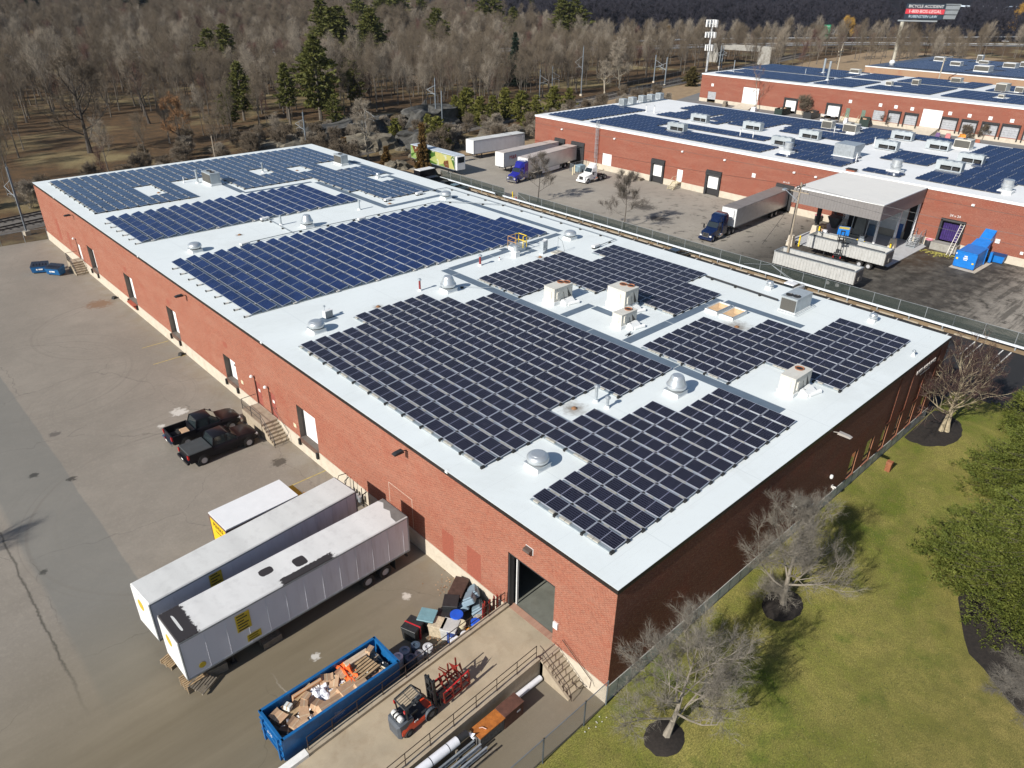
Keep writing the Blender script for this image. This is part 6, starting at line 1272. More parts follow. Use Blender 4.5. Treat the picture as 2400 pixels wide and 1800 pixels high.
# ------------------------------------------------------------------ things below the ramp
t = thing('rusty_steel_box', 'long steel box with an orange rusty lid against the ramp wall', 'steel box', (-6.1,2.92,0), .02)
MB().m(M('grey_flaky_steel', (.13,.125,.12), .7, .2, var=.5, scale=6)).box(-.85,.85,-.36,.36,.12,.86).box(-.8,-.65,-.36,.36,0,.12).box(.65,.8,-.36,.36,0,.12).obj('body', t); MB().m(M('orange_rust', (.40,.13,.02), .8, var=.35, scale=3, dirt=.5, dcol=(.2,.05,.015))).box(-.9,.9,-.4,.4,.86,.93).obj('lid', t); MB().m(M('pinkish_handle', (.6,.4,.33))).tube([(-.55,.1,.98),(-.4,.0,1.0),(-.3,-.2,.97)],.025).obj('handle', t)
t = thing('rusty_steel_box', 'dark brown rusty steel box next to the orange-lidded one', 'steel box', (-4.55,2.92,0), .02)
DB = M('brown_rust', (.105,.045,.03), .8, var=.3, scale=3, dirt=.4, dcol=(.04,.02,.015)); MB().m(DB).box(-.68,.68,-.36,.36,0,1.0).obj('body', t); MB().m(DB).box(-.71,.71,-.39,.39,1.0,1.06).obj('lid', t); MB().m(PLASW).box(.2,.45,-.372,-.36,.55,.68).obj('label', t)
t = thing('white_pipe', 'white plastic pipe lying along the foot of the ramp wall by the steps', 'pipe', (0,0,0)); MB().m(PLASW).cyl((-3.8,3.5,.22),(-1.6,3.5,.22),.17,.17,16).obj('tube', t, smooth=True)
t = thing('membrane_roll', 'long white roll strapped on the pile of steel joists beside the ramp', 'roll', (0,0,0)); MB().m(PLASW).cyl((-12.6,3.2,1.0),(-7.95,3.2,1.0),.24,.24,18).m(DKM).cyl((-7.95,3.2,1.0),(-7.3,3.2,1.0),.2,.2,14).obj('roll', t, smooth=True); s_ = MB().m(DKM)
for x in (-8.6,-9.7,-10.8,-11.9): s_.xf(T(x,3.2,1.0,0,math.pi/2)).lathe([(.245,0),(.25,.02),(.245,.04)],16)
s_.obj('strap', t)
for k, (y, z, m_) in enumerate(((2.75,.75,GALVD),(2.45,.6,GALV),(2.2,.42,GALV),(2.95,.4,DKM),(1.95,.25,WOODG))):
    t = thing('steel_joist', 'long %s in the pile below the ramp, %s' % (['grey steel joist','bright zigzag truss','galvanised angle','dark beam','weathered timber'][k], ['just under the white roll','in the middle of the pile','outermost bright one','at the bottom next to the wall','nearest the fence'][k]), 'joist', (0,0,0), 0, 'joists stacked below the ramp')
    m2 = MB().m(m_).box(-12.8,-7.2+.2*k,y-.05,y+.05,z,z+.04).box(-12.8,-7.2+.2*k,y-.05,y+.05,z-.25,z-.21)
    x = -12.7
    while x < -7.6+.2*k: m2.tube([(x,y,z-.22),(x+.22,y,z)],.025,4).tube([(x+.22,y,z),(x+.44,y,z-.22)],.025,4); x += .44
    m2.obj('chord_and_web', t)
t = thing('timber_sleepers', 'cross timbers holding up the joist pile below the ramp', 'timber', (0,0,0)); m_ = MB().m(WOODG)
for x in (-12.2,-10.2,-8.2): m_.box(x-.08,x+.08,1.7,3.5,0,.15)
for x in (-12.2,-10.2,-8.2): m_.box(x-.06,x+.06,2.9,3.4,.15,.74)
m_.obj('bearer', t); t = thing('rag', 'crumpled white rag tied at the end of the joist pile', 'rag', (-7.2,2.95,.85)); MB().m(PLASW).box(-.05,.05,-.2,.2,0,.06).add([(-.1,-.1,.05),(.12,-.15,.3),(.1,.1,.1),(-.05,.2,.25)],[(0,1,2),(0,2,3)]).obj('cloth', t)
# ------------------------------------------------------------------ road tractors
def tractor(label, paint, sleeper=True, bull=False, low=False):
    """local: front bumper at x=0, rear frame toward +x"""
    t = thing('road_tractor', label, 'truck tractor'); zc = 1.0
    hood = MB().m(paint); hood.loft([[(x,-a,z0),(x,-a,z1-.15),(x,-b,z1),(x,b,z1),(x,a,z1-.15),(x,a,z0)] for x,a,b,z0,z1 in ((.15,.75,.55,.6,1.45),(.4,.95,.65,.55,1.6),(1.9,1.0,.75,.6,1.85),(2.0,1.0,.8,.6,1.9))]); hood.obj('hood', t, smooth=True)
    c = MB().m(paint); top = 2.75
    c.loft([[(x,-1.0,.6),(x,-1.0,1.85),(x,-w_,z),(x,w_,z),(x,1.0,1.85),(x,1.0,.6)] for x,w_,z in ((1.95,.95,1.9),(2.45,.86,top),(3.5,.86,top+.05),(3.55,.9,top+.05))]); c.obj('cab', t, smooth=True)
    g = MB().m(GLASS).quad((1.93,-.88,1.95),(1.93,.88,1.95),(2.40,.78,top-.08),(2.40,-.78,top-.08))
    for s in (-1,1): g.quad((2.2,s*1.004,1.85),(3.2,s*1.004,1.85),(3.2,s*.885,top-.25),(2.5,s*.885,top-.25))
    g.obj('window', t, fix=False)
    xb = 3.55
    if sleeper:
        MB().m(paint).loft([[(x,-1.1,.65),(x,-1.1,z-.3),(x,-.85,z),(x,.85,z),(x,1.1,z-.3),(x,1.1,.65)] for x,z in ((3.5,3.7),(5.0,3.85),(5.1,3.8))]).obj('sleeper', t, smooth=True); xb = 5.1
        MB().m(paint).loft([[(x,-a,z0),(x,-b,z),(x,b,z),(x,a,z0)] for x,a,b,z0,z in ((2.3,.85,.6,2.7,2.8),(2.9,.95,.7,2.75,3.4),(3.5,1.05,.85,2.8,3.72))]).obj('roof_fairing', t, smooth=True)
    else:
        MB().m(paint).loft([[(x,-a,z0),(x,-b,z),(x,b,z),(x,a,z0)] for x,a,b,z0,z in ((2.4,.8,.5,2.72,2.8),(3.0,.85,.7,2.75,3.2),(3.5,.85,.75,2.8,3.45),(3.56,.85,.75,2.8,3.45))]).obj('roof_fairing', t, smooth=True)
    MB().m(CHROME).box(.1,.16,-.5,.5,.75,1.42).m(DKM).box(.09,.1,-.42,.42,.82,1.35).obj('grille', t)
    (MB().m(CHROME if bull else paint).bevbox(-.05,.22,-1.15,1.15,.35,.68,.05)).obj('front_bumper', t)
    if bull: MB().m(CHROME).tube([(-.12,-1.0,.4),(-.15,-1.0,1.3),(-.15,1.0,1.3),(-.12,1.0,.4)],.045).tube([(-.14,-1,.85),(-.14,1,.85)],.04).obj('bull_bar', t)
    for s in (-1,1):
        MB().m(M('head_lamp', (.7,.7,.68), .1)).box(.12,.3,s*.83-.16,s*.83+.16,.85,1.05).obj('headlight', t)
        MB().m(paint).xf(T(.95,s*1.0,.5,0,0,math.pi/2)).lathe([(.60,-.12),(.63,-.1),(.63,.1),(.60,.12)],18,cap=False).obj('wing', t)
        MB().m(CHROME).xf(T(3.0,s*.95,.65,0,math.pi/2)).lathe([(.3,-.55),(.33,-.5),(.33,.5),(.3,.55)],16).obj('fuel_tank', t, smooth=True)
        MB().m(BLKP).tube([(2.15,s*1.0,1.7),(2.0,s*1.35,1.8)],.03).box(1.95,2.05,s*1.4-.1,s*1.4+.1,1.6,2.2).obj('mirror', t)
    MB().m(DKM).box(.6,xb+3.0,-.42,-.3,.72,.98).box(.6,xb+3.0,.3,.42,.72,.98).box(xb+1.1,xb+2.2,-.55,.55,.98,1.12).obj('chassis', t)
    MB().m(CHROME).cyl((xb+.15,-.75,.7),(xb+.15,-.75,3.3 if not low else 2.9),.09,.09,10).obj('exhaust_stack', t)
    wheel(t, .95, -.88, .5, .3, CHROME, -1); wheel(t, .95, .88, .5, .3, CHROME, 1)
    for x in (xb+1.05, xb+2.4):
        for s in (-1,1): wheel(t, x, s*.9, .5, .55, GALV, s)
    return t
def place(o, x, y, rz): o.location = (x, y, 0); o.rotation_euler = (0, 0, rz); return o
# trucks stand with noses toward -x
tt = trailer('white trailer parked on the grass edge, farthest left in the truck lot', 15.3, 4.1, 2.7, TRSIDE, TRTOP, group='trailers in the truck lot'); place(tt, 84.85, 112.0, -.012)
tt = trailer('white trailer with red lettering docked beside the violet-blue tractor', 17.4, 4.1, 2.5, TRSIDE, TOP3, group='trailers in the truck lot'); place(tt, 81.2, 98.25, .068)
text_mesh('M&R', 1.1, M('red_lettering', (.5,.02,.03), .5), face_M((2.7,-1.28,2.9),(1,0,0),(0,0,1)), tt, 'lettering', .004)
tt = trailer('aluminium refrigerated trailer with side skirts behind the violet-blue tractor', 17.4, 4.1, 2.6, TRALU, TOP3, group='trailers in the truck lot', legs=False); place(tt, 81.2, 91.4, .155)
MB().m(WHITEM).box(5,11.2,-1.3,-1.27,.35,1.15).obj('side_skirt', tt); MB().m(WTRUCK).bevbox(-.45,-.03,-1.0,1.0,2.0,3.9,.08).m(GLASS).box(-.46,-.45,-.5,.5,2.9,3.4).obj('cooling_unit', tt)
tk = tractor('violet-blue road tractor with bull bar coupled to the aluminium trailer', PURP, True, True); place(tk, 76.6, 89.9, .155); tk.scale = (.82,1,1)
tt = trailer('ribbed grey-silver refrigerated trailer docked behind the navy tractor', 18.3, 4.1, 2.6, M('trailer_rib_silver', (.50,.51,.52), .35, .5, var=.1), TOP4, group='trailers in the truck lot', legs=False, kind='rib', wheels_at=(13.2,14.8)); place(tt, 81.0, 44.1, .06)
MB().m(WTRUCK).bevbox(-.4,-.03,-1.0,1.0,2.4,3.95,.08).obj('cooling_unit', tt)
tk = tractor('navy road tractor with chrome grille in front of the ribbed silver trailer', NAVY, True, False); place(tk, 74.4, 43.75, .06); tk.scale = (.9,1,1)
tk = tractor('white day-cab road tractor standing alone near the wall ladder', WTRUCK, False, False, True); place(tk, 87.0, 80.95, .05); tk.scale = (1.08,1,1)
# produce trailer partly hidden by cedar
def graphic_mat():
    m, t, b = newmat('produce_graphics'); p = pos(t); v = nd(t, 'TexVoronoi', {'Vector': p, 'Scale': .55}); c = v.outputs['Color']; s = nd(t, 'SeparateColor', {0: c})
    q = mixc(t, ramp(t, s.outputs[0], .35, .4), (.05,.12,.02), (.42,.40,.14)); q = mixc(t, ramp(t, s.outputs[1], .62, .66), q, (.22,.32,.10)); q = mixc(t, ramp(t, s.outputs[2], .8, .84), q, (.13,.05,.02)); q = mixc(t, ramp(t, noi(t, p, 1.2, 4), .55, .6), q, (.45,.47,.36))
    t.links.new(q, b.inputs['Base Color']); b.inputs['Roughness'].default_value = .4; return m
tt = trailer('refrigerated trailer with green and yellow produce pictures, half hidden behind a cedar', 15.2, 4.0, 2.5, graphic_mat(), M('pale_blue_top', (.5,.55,.6), .5), group='trailers in the truck lot'); place(tt, 73.2, 101.4, math.pi/2-.02)
MB().m(WTRUCK).bevbox(-.5,-.03,-1.1,1.1,1.2,3.9,.08).m(GLASS).box(-.51,-.5,-.8,.8,2.6,3.7).obj('cooling_unit', tt)
# cars in the alley, noses toward the fence (+x)
def car(label, paint, kind='sedan', cat='car', name='parked_car'):
    t = thing(name, label, cat, (0,0,0), 0, 'cars parked in the dark alley'); L_ = 4.6; w_ = .88
    if kind == 'sedan': prof = [(0,.75,.45,.95),(.5,.84,.3,1.0),(1.3,.88,.28,1.02),(3.2,.88,.28,1.0),(4.2,.84,.3,.88),(4.6,.7,.42,.68)]; cab = [(.7,.80,1.0,1.0),(1.35,.66,1.36,1.36),(2.5,.66,1.42,1.42),(3.45,.78,1.0,1.0)]
    elif kind == 'suv': prof = [(0,.82,.45,1.05),(.1,.9,.35,1.12),(1.3,.92,.34,1.12),(3.3,.92,.34,1.1),(4.3,.88,.38,1.0),(4.7,.8,.5,.8)]; cab = [(.05,.86,1.1,1.1),(.35,.72,1.68,1.68),(2.6,.72,1.75,1.75),(3.4,.84,1.1,1.1)]
    else: prof = [(0,.92,.45,1.2),(.1,.98,.4,1.25),(2.,.98,.4,1.25),(4.4,.98,.4,1.2),(5.2,.94,.42,1.1),(5.5,.85,.5,.9)]; cab = [(.02,.94,1.22,1.22),(.15,.84,2.45,2.45),(3.9,.84,2.5,2.5),(4.7,.9,1.2,1.2)]
    MB().m(paint).loft([[(x,-a,z0),(x,-a-.02,(z0+z1)/2),(x,-a+.08,z1),(x,a-.08,z1),(x,a+.02,(z0+z1)/2),(x,a,z0)] for x,a,z0,z1 in prof]).obj('body', t, smooth=True)
    z0 = cab[0][2]-.04
    MB().m(GLASS).loft([[(x,-(a if z>z0+.1 else a),z0),(x,-a,z),(x,a,z),(x,a,z0)] if abs(z-z0)>.1 else [(x,-a,z0),(x,-a,z0+.03),(x,a,z0+.03),(x,a,z0)] for x,a,z,_ in cab]).obj('window', t, smooth=False)
    a, b = cab[1], cab[2]; MB().m(WHITEM if kind == 'van' else paint).bevbox(a[0]-.05,b[0]+.05,-a[1]-.02,a[1]+.02,a[2]-.04,b[2]+.04,.05).obj('roof', t)
    if kind == 'van': MB().m(paint).box(.05,3.8,-.95,-.90,1.2,2.44).box(.05,3.8,.90,.95,1.2,2.44).box(.0,.06,-.92,.92,1.2,2.44).obj('side_panel', t)
    LL = prof[-1][0]
    for s in (-1,1):
        MB().m(M('head_lamp', (.7,.7,.68))).box(LL-.3,LL-.08,s*.62-.14,s*.62+.14,.62,.75).obj('headlight', t); MB().m(M('tail_lamp_red', (.45,.01,.01))).box(-.01,.08,s*.66-.12,s*.66+.12,.72,.88).obj('tail_light', t)
        for x in (.85,LL-.85): wheel(t, x, s*(prof[1][1]-.1), .33, .22, GALV, s, .62)
    return t
CBLK = BLKP; CTEAL = M('teal_grey_paint', (.10,.16,.18), .2, .2, coat=.6); CGR = M('charcoal_paint', (.025,.028,.03), .2, .2, coat=.7)
place(car('black high-roof van with a white roof at the far end of the alley', CBLK, 'van', 'van', 'parked_van'), 62.6, 101.5, .06); place(car('black off-road car with a flat cover beside the white-roofed van', CBLK, 'suv'), 62.3, 98.1, 0)
place(car('black sedan between the black off-road car and the teal car', CBLK, 'sedan'), 62.4, 94.9, 0); place(car('teal-grey hatchback nearest the camera in the far alley group', CTEAL, 'sedan'), 62.2, 91.7, 0)
place(car('charcoal sedan alone in the middle of the alley behind the roof edge', CGR, 'sedan'), 62.2, 42.0, 0); place(car('white sedan in the alley opposite the silver dump trailers', WTRUCK, 'sedan'), 62.6, 24.2, 0)
hc = car('silver car on the far motorway at the right', M('silver_paint', (.45,.46,.47), .3, .4), 'sedan'); place(hc, 627, 166.7, -.7); hc.location.z = .4; hc['group'] = 'motorway traffic'
# ------------------------------------------------------------------ chain-link fences
def mesh_mat(name, col, cell=.06, wire=.2, slat=0., scol=(.02,.06,.04)):
    m, t, b = newmat(name); uv = nd(t, 'UVMap').outputs[0]; s = nd(t, 'SeparateXYZ', {0: uv}); U, V = s.outputs[0], s.outputs[1]
    a = mth(t, 'FRACT', mth(t, 'DIVIDE', mth(t, 'ADD', U, V), cell)); c = mth(t, 'FRACT', mth(t, 'DIVIDE', mth(t, 'SUBTRACT', U, V), cell))
    k = mth(t, 'MAXIMUM', mth(t, 'LESS_THAN', a, wire), mth(t, 'LESS_THAN', c, wire))
    if slat:
        sl_ = mth(t, 'LESS_THAN', mth(t, 'FRACT', mth(t, 'DIVIDE', U, cell*1.6)), slat); c_ = mixc(t, k, scol, col); t.links.new(c_, b.inputs['Base Color']); k = mth(t, 'MAXIMUM', k, sl_)
    else: b.inputs['Base Color'].default_value = c4(col)
    t.links.new(k, b.inputs['Alpha']); b.inputs['Roughness'].default_value = .5; b.inputs['Metallic'].default_value = .2; return m
def fence(label, pts, h, mat, z0=0, step=3.0, slats=True, post=GALVD, braces=(), grp=None):
    t = thing('chain_link_fence', label, 'fence', (0,0,0), 0, grp); mb = MB().m(mat); pm_ = MB().m(post); rm_ = MB().m(post); us = []; U = 0
    for a, b in zip(pts, pts[1:]):
        a = Vector(a); b = Vector(b); L_ = (b-a).length; mb.quad((a.x,a.y,z0+.05),(b.x,b.y,z0+.05),(b.x,b.y,z0+h),(a.x,a.y,z0+h)); us.append((U,U+L_)); U += L_
        n = max(1, round(L_/step))
        for k in range(n+1): c = a+(b-a)*k/n; pm_.cyl((c.x,c.y,z0),(c.x,c.y,z0+h+.05),.04,.04,8)
        rm_.tube([(a.x,a.y,z0+h),(b.x,b.y,z0+h)],.025)
    for (p, q) in braces: rm_.tube([p,q],.025)
    o = mb.obj('wire_mesh', t, fix=False); uv = o.data.uv_layers.new(name='UVMap')
    for p, (a, b) in zip(o.data.polygons, us):
        for li, c in zip(p.loop_indices, ((a,0),(b,0),(b,h),(a,h))): uv.data[li].uv = c
    pm_.obj('post_row', t); rm_.obj('top_rail', t); return t
SLAT = mesh_mat('green_slatted_mesh', (.10,.11,.105), .07, .14, .66, (.012,.026,.020)); NEARM = mesh_mat('galvanised_mesh', (.22,.25,.27), .065, .16); FARM = mesh_mat('dark_mesh', (.10,.11,.11), .2, .16)
fence('long chain-link fence with dark green slats between the alley and the truck lot', [(68.0,78.8),(68.0,40),(68.4,5.8),(69,-20),(70,-45)], 1.85, SLAT, 0, 3.05, braces=[((67.7,78.8,1.8),(67.7,74.6,.2)),((67.9,29,1.8),(67.9,33,.9)),((67.9,25,.4),(67.9,29,1.8)),((67.9,29,1.8),(67.9,25,.1))])
fence('short slatted chain-link fence behind the parked cars down the far alley', [(68.2,82.6),(68.4,101.5)], 1.8, SLAT, 0, 3.0, braces=[((68.2,82.6,.9),(68.2,86,.9))])
fence('bare galvanised chain-link fence from the brick corner along the lawn edge', [(-.12,-.12),(-1.96,-.15),(-5.12,-.18),(-8.3,-.2),(-11.5,-.2),(-14.7,-.2),(-17.9,-.2)], 1.95, NEARM, 0, 3.1, post=M('blue_grey_post', (.17,.20,.23), .5, .3))
fence('low chain-link fence at the far left end of the parking lot below the tracks', [(.0,109.2),(-6,109.8),(-14,110.7),(-26,112),(-50,114)], 1.7, FARM, 0, 3.1)
fence('dark fence panels on the rock shelf by the far catenary mast', [(102,152),(108,158),(116,163)], 2.4, FARM, 3.2, 3); fence('dark fence panel by the tracks behind the olive pines', [(152,180),(160,184)], 2.6, FARM, 0, 3)
fence('long dark fence along the tracks left of the third warehouse', [(196,158),(262,172),(300,180)], 1.8, FARM, 0, 4)
fence('black fence below the motorway bridge beyond the tracks', [(206,170),(262,182)], 1.6, mesh_mat('black_mesh', (.02,.02,.02), .2, .3, .9, (.015,.015,.015)), 0, 4)
t = thing('bollard', 'yellow bollard leaning beside the fence opening', 'bollard', (68.75,80.9,0)); t.rotation_euler = (0,-.08,0); MB().m(YEL).cyl((0,0,0),(0,0,1.35),.1,.1,12).lathe([(.1,1.35),(.07,1.42),(.01,1.44)],12).obj('post', t, smooth=True)
t = thing('fire_hydrant', 'small red hydrant beside the leaning yellow bollard', 'hydrant', (68.6,79.9,0)); MB().m(M('hydrant_red', (.3,.05,.05), .5)).lathe([(.16,0),(.16,.06),(.1,.08),(.1,.5),(.14,.53),(.12,.66),(.03,.72)],12).cyl((0,-.2,.4),(0,.2,.4),.06,.06,8).obj('barrel', t, smooth=True)
for (x,y,lb) in ((91.3,87.0,'left of the pair by the white tractor'),(92.8,87.9,'right of the pair by the white tractor'),(97.3,85.6,'at the double white doors')):
    t = thing('bollard', 'cream concrete-filled bollard, '+lb, 'bollard', (x,y,0), 0, 'cream bollards near the ladder'); MB().m(CREAM).cyl((0,0,0),(0,0,1.5),.13,.13,12).lathe([(.13,1.5),(.08,1.58),(.01,1.6)],12).obj('post', t)
t = thing('water_tote', 'pale blue utility cabinet behind a wire cage near the ladder', 'cabinet', (95.0,88.3,0)); MB().m(M('pale_blue_cabinet', (.25,.38,.45), .6)).box(-.8,.8,-.7,.7,0,1.3).obj('cabinet', t); fence('small wire cage in front of the pale blue cabinet', [(93.2,86.8),(93.2,89.6),(98.8,90.0)], 1.6, NEARM, 0, 2.)
t = thing('scrap_platform', 'low dark pile of planks against the wall left of the first black dock', 'plank pile', (98.4,75.9,0)); m_ = MB().m(WOODG)
for k in range(4): m_.box(-.6,.6,-1.3+.05*k,1.2-.08*k,k*.11,k*.11+.09)
m_.obj('plank', t)
# ------------------------------------------------------------------ canopy with its deck
cn = thing('loading_canopy', 'open grey loading canopy with a white flat roof jutting from the second warehouse', 'canopy')
CX0, CX1, CY0, CY1, CZ = 83.9, 99.4, 22.35, 35.3, 8.45
MB().m(roof_mat('canopy_roof_membrane', [], (.72,.70,.66))).box(CX0,CX1-.02,CY0,CY1,CZ-.12,CZ).obj('roof', cn)
MB().m(RFLASH).box(CX0-.12,CX0,CY0-.12,CY1+.12,CZ-.1,CZ+.05).box(CX0,CX1-.02,CY0-.12,CY0,CZ-.1,CZ+.05).box(CX0,CX1-.02,CY1,CY1+.12,CZ-.1,CZ+.05).obj('roof_edge', cn)
CORR = M('grey_metal_cladding', (.235,.22,.215), .5, .2, var=.06)
cl = MB().m(CORR)
y = CY0
while y < CY1-.01: cl.box(CX0-.05,CX0-.02,y,y+.38,6.2,CZ-.1); cl.box(CX0-.02,CX0+.02,y+.38,y+.43,6.2,CZ-.1); y += .43
x = CX0
while x < CX1-.5:
    for yy_, d_ in ((CY0,-1),(CY1,1)): cl.box(x,x+.38,min(yy_,yy_+d_*.03),max(yy_,yy_+d_*.03),6.2,CZ-.1)
    x += .43
cl.box(CX0,CX1-.03,CY0,CY0+.04,6.2,CZ-.12).box(CX0,CX1-.03,CY1-.04,CY1,6.2,CZ-.12).obj('fascia', cn)
WC = M('white_column_paint', (.68,.68,.69), .5, dirt=.25)
for (x,y) in ((93.3,25.8),(98.9,22.6),(98.9,35),(91.5,34.6),(84.2,34.9),(88.5,22.7)):
    if (x,y) == (88.5,22.7): continue
    MB().m(WC if y < 30 else DKM).box(x-.15,x+.15,y-.15,y+.15,.0,6.25).obj('column', cn)
for (x,y) in ((93.4,23.1),(90.8,34.3),(83.0,34.1)):
    MB().m(CONC).add([(x-.5,y-.5,0),(x+.5,y-.5,0),(x+.5,y+.5,0),(x-.5,y+.5,0),(x-.35,y-.35,1.6),(x+.35,y-.35,1.6),(x+.35,y+.35,1.6),(x-.35,y+.35,1.6)],[(0,1,5,4),(1,2,6,5),(2,3,7,6),(3,0,4,7),(4,5,6,7)]).obj('pier', cn)
MB().m(WC).box(93.25,93.55,22.95,23.25,1.6,6.2).obj('column', cn); MB().m(WC).tube([(93.3,25.8,4.6),(98.6,22.7,6.0)],.1).tube([(93.4,23.1,4.4),(93.3,25.8,4.4)],.08).obj('strut', cn)
MB().m(DKM).box(90.6,90.9,34.1,34.4,1.6,6.2).box(91.3,91.6,34.1,34.4,0,6.2).obj('column', cn)
b_ = MB().m(DKM)
for k in range(7): b_.box(CX0+.2,CX1-.2,CY0+.6+k*2,CY0+.75+k*2,7.6,7.95)
for k in range(5): b_.box(CX0+.5+k*3.5,CX0+.65+k*3.5,CY0+.1,CY1-.1,7.3,7.58)
b_.obj('roof_beam', cn); MB().m(M('grey_slab', (.46,.47,.48), .8, var=.08, scale=.5, dirt=.3, dcol=(.2,.16,.12), space='World')).box(84.5,99.3,19.9,35.6,.01,.09).obj('deck_slab', cn)
MB().m(WHITEM).box(99.28,99.4,24,33.5,1.2,5.5).obj('back_wall', cn); MB().m(M('dark_interior', (.02,.02,.022), .9)).box(99.2,99.27,29.5,32.8,.1,5.2).obj('doorway', cn); MB().m(M('dark_interior', (.02,.02,.022))).box(99.2,99.27,22.6,23.8,.1,6).obj('doorway', cn)  # doorways are flat slabs, the unlit inside painted as near-black colour
MB().m(M('blue_door', (.03,.1,.3), .5)).box(99.15,99.25,24.2,25.2,.1,2.4).obj('blue_door', cn)
t = thing('conveyor', 'dark inclined conveyor chute under the canopy', 'conveyor', (95.3,29,0)); MB().m(M('conveyor_grey', (.12,.13,.13), .5, .3)).add([(-.8,-.9,0.4),(.5,-.9,.4),(.5,.9,.4),(-.8,.9,.4),(-.2,-.6,4.8),(.6,-.6,4.8),(.6,.6,4.8),(-.2,.6,4.8)],[(0,3,2,1),(4,5,6,7),(0,1,5,4),(1,2,6,5),(2,3,7,6),(3,0,4,7)]).box(-1.1,.6,-1.1,1.1,0,.5).obj('chute', t); MB().m(GALV).tube([(-.9,-1.2,0),(-.3,-1.2,5.5),(3.5,-1.2,5.6)],.06).tube([(-.9,1.2,0),(-.3,1.2,5.5)],.06).obj('frame', t)
t = thing('catwalk_ladder', 'galvanised cage ladder under the canopy beside the conveyor', 'ladder', (94.8,31.6,0)); m_ = MB().m(GALV)
for s in (-.3,.3): m_.tube([(0,s,0),(0,s,5.6)],.03)
for k in range(18): m_.tube([(0,-.3,.3+k*.3),(0,.3,.3+k*.3)],.02)
for k in range(6): m_.tube([(0,-.3,2+k*.6),(-.6,-.2,2+k*.6),(-.6,.2,2+k*.6),(0,.3,2+k*.6)],.02)
m_.obj('rails_and_rungs', t); t = thing('hopper', 'dark hopper standing by the opening under the canopy', 'hopper', (96,33.5,0)); MB().m(M('hopper_dark', (.07,.075,.08), .6, .3)).add([(-1,-1,2.2),(1,-1,2.2),(1,1,2.2),(-1,1,2.2),(-.3,-.3,.3),(.3,-.3,.3),(.3,.3,.3),(-.3,.3,.3)],[(0,1,2,3),(4,7,6,5),(0,4,5,1),(1,5,6,2),(2,6,7,3),(3,7,4,0)]).obj('bin', t)
for k,(x,y,sx,sy,sz,m_,lb) in enumerate(((93.2,34.2,1.2,1,1.2,CARD,'stack of tan cartons at the left under the canopy'),(92.2,33.2,1,.8,.7,PLASW,'white sacks beside the tan cartons under the canopy'),(97.6,28.2,1.,1.1,1.6,M('blue_grey_machine', (.12,.2,.3), .5),'blue-grey machine cabinet by the back wall under the canopy'),(92.9,27.6,.7,.7,1.0,GALV,'low steel guard block on the deck near the yellow posts'))):
    t = thing('stored_goods' if k<2 else 'machine_cabinet', lb, 'goods' if k<2 else 'machine', (x,y,.09), .2*k); m2 = MB().m(m_); m2.bevbox(-sx/2,sx/2,-sy/2,sy/2,0,sz*.6,.03).bevbox(-sx*.4,sx*.45,-sy*.4,sy*.45,sz*.6,sz,.04); m2.obj('body', t)
for (x,y,lb,h) in ((83.3,32.9,'yellow post beside the concrete pier nearest the utility pole',1.6),(90.2,33.3,'yellow post against the left canopy pier',1.6),(90.3,27.2,'left short yellow post on the canopy deck',1.),(90.0,26.0,'right short yellow post on the canopy deck',1.),(92.2,22.9,'short yellow post beside the right canopy pier',1.)):
    t = thing('safety_post', lb, 'bollard', (x,y,.09), 0, 'yellow posts round the canopy'); MB().m(YEL).cyl((0,0,0),(0,0,h),.12,.12,12).lathe([(.12,h),(.05,h+.07)],12).obj('post', t)
t = thing('steel_stair', 'galvanised stair with rails at the right edge of the canopy deck', 'stairs', (98.6,21.4,0)); s_ = MB().m(GALV)
for k in range(6): s_.box(-1.1-(k+1)*.28,-1.1-k*.28,-.6,.6,1.15-k*.2,1.2-k*.2)
s_.box(-1.1,.6,-.6,.6,1.3,1.36).obj('steps', t); r = MB().m(GALV)
for s in (-.62,.62):
    for h in (.55,1.05): r.tube([(-2.8,s,h),(-1.1,s,1.3+h),(.6,s,1.3+h)],.035)
    r.tube([(-2.8,s,0),(-2.8,s,1.05)],.035).tube([(-1.1,s,0),(-1.1,s,2.35)],.035).tube([(.5,s,0),(.5,s,2.35)],.035).prism([(-2.8,0),(-2.6,0),(-1.1,1.15),(-1.1,1.35)],1,s-.02,s+.02)
r.obj('handrail', t)
for (x,y,lb) in ((99.0,19.9,'dark barrel with a pink rim beside the steel stair'),(98.6,37.6,'dark barrel with a pink rim behind the ribbed trailer')):
    t = thing('barrel', lb, 'barrel', (x,y,0), 0, 'pink-rimmed barrels'); MB().m(M('dark_barrel', (.03,.03,.032), .5)).lathe([(.5,0),(.55,.4),(.55,.8),(.5,1.0)],16).obj('body', t, smooth=True); MB().m(M('pink_rim', (.6,.25,.3), .5)).lathe([(.56,1.0),(.58,1.12),(.45,1.15),(.4,1.02)],16).obj('rim', t, smooth=True)
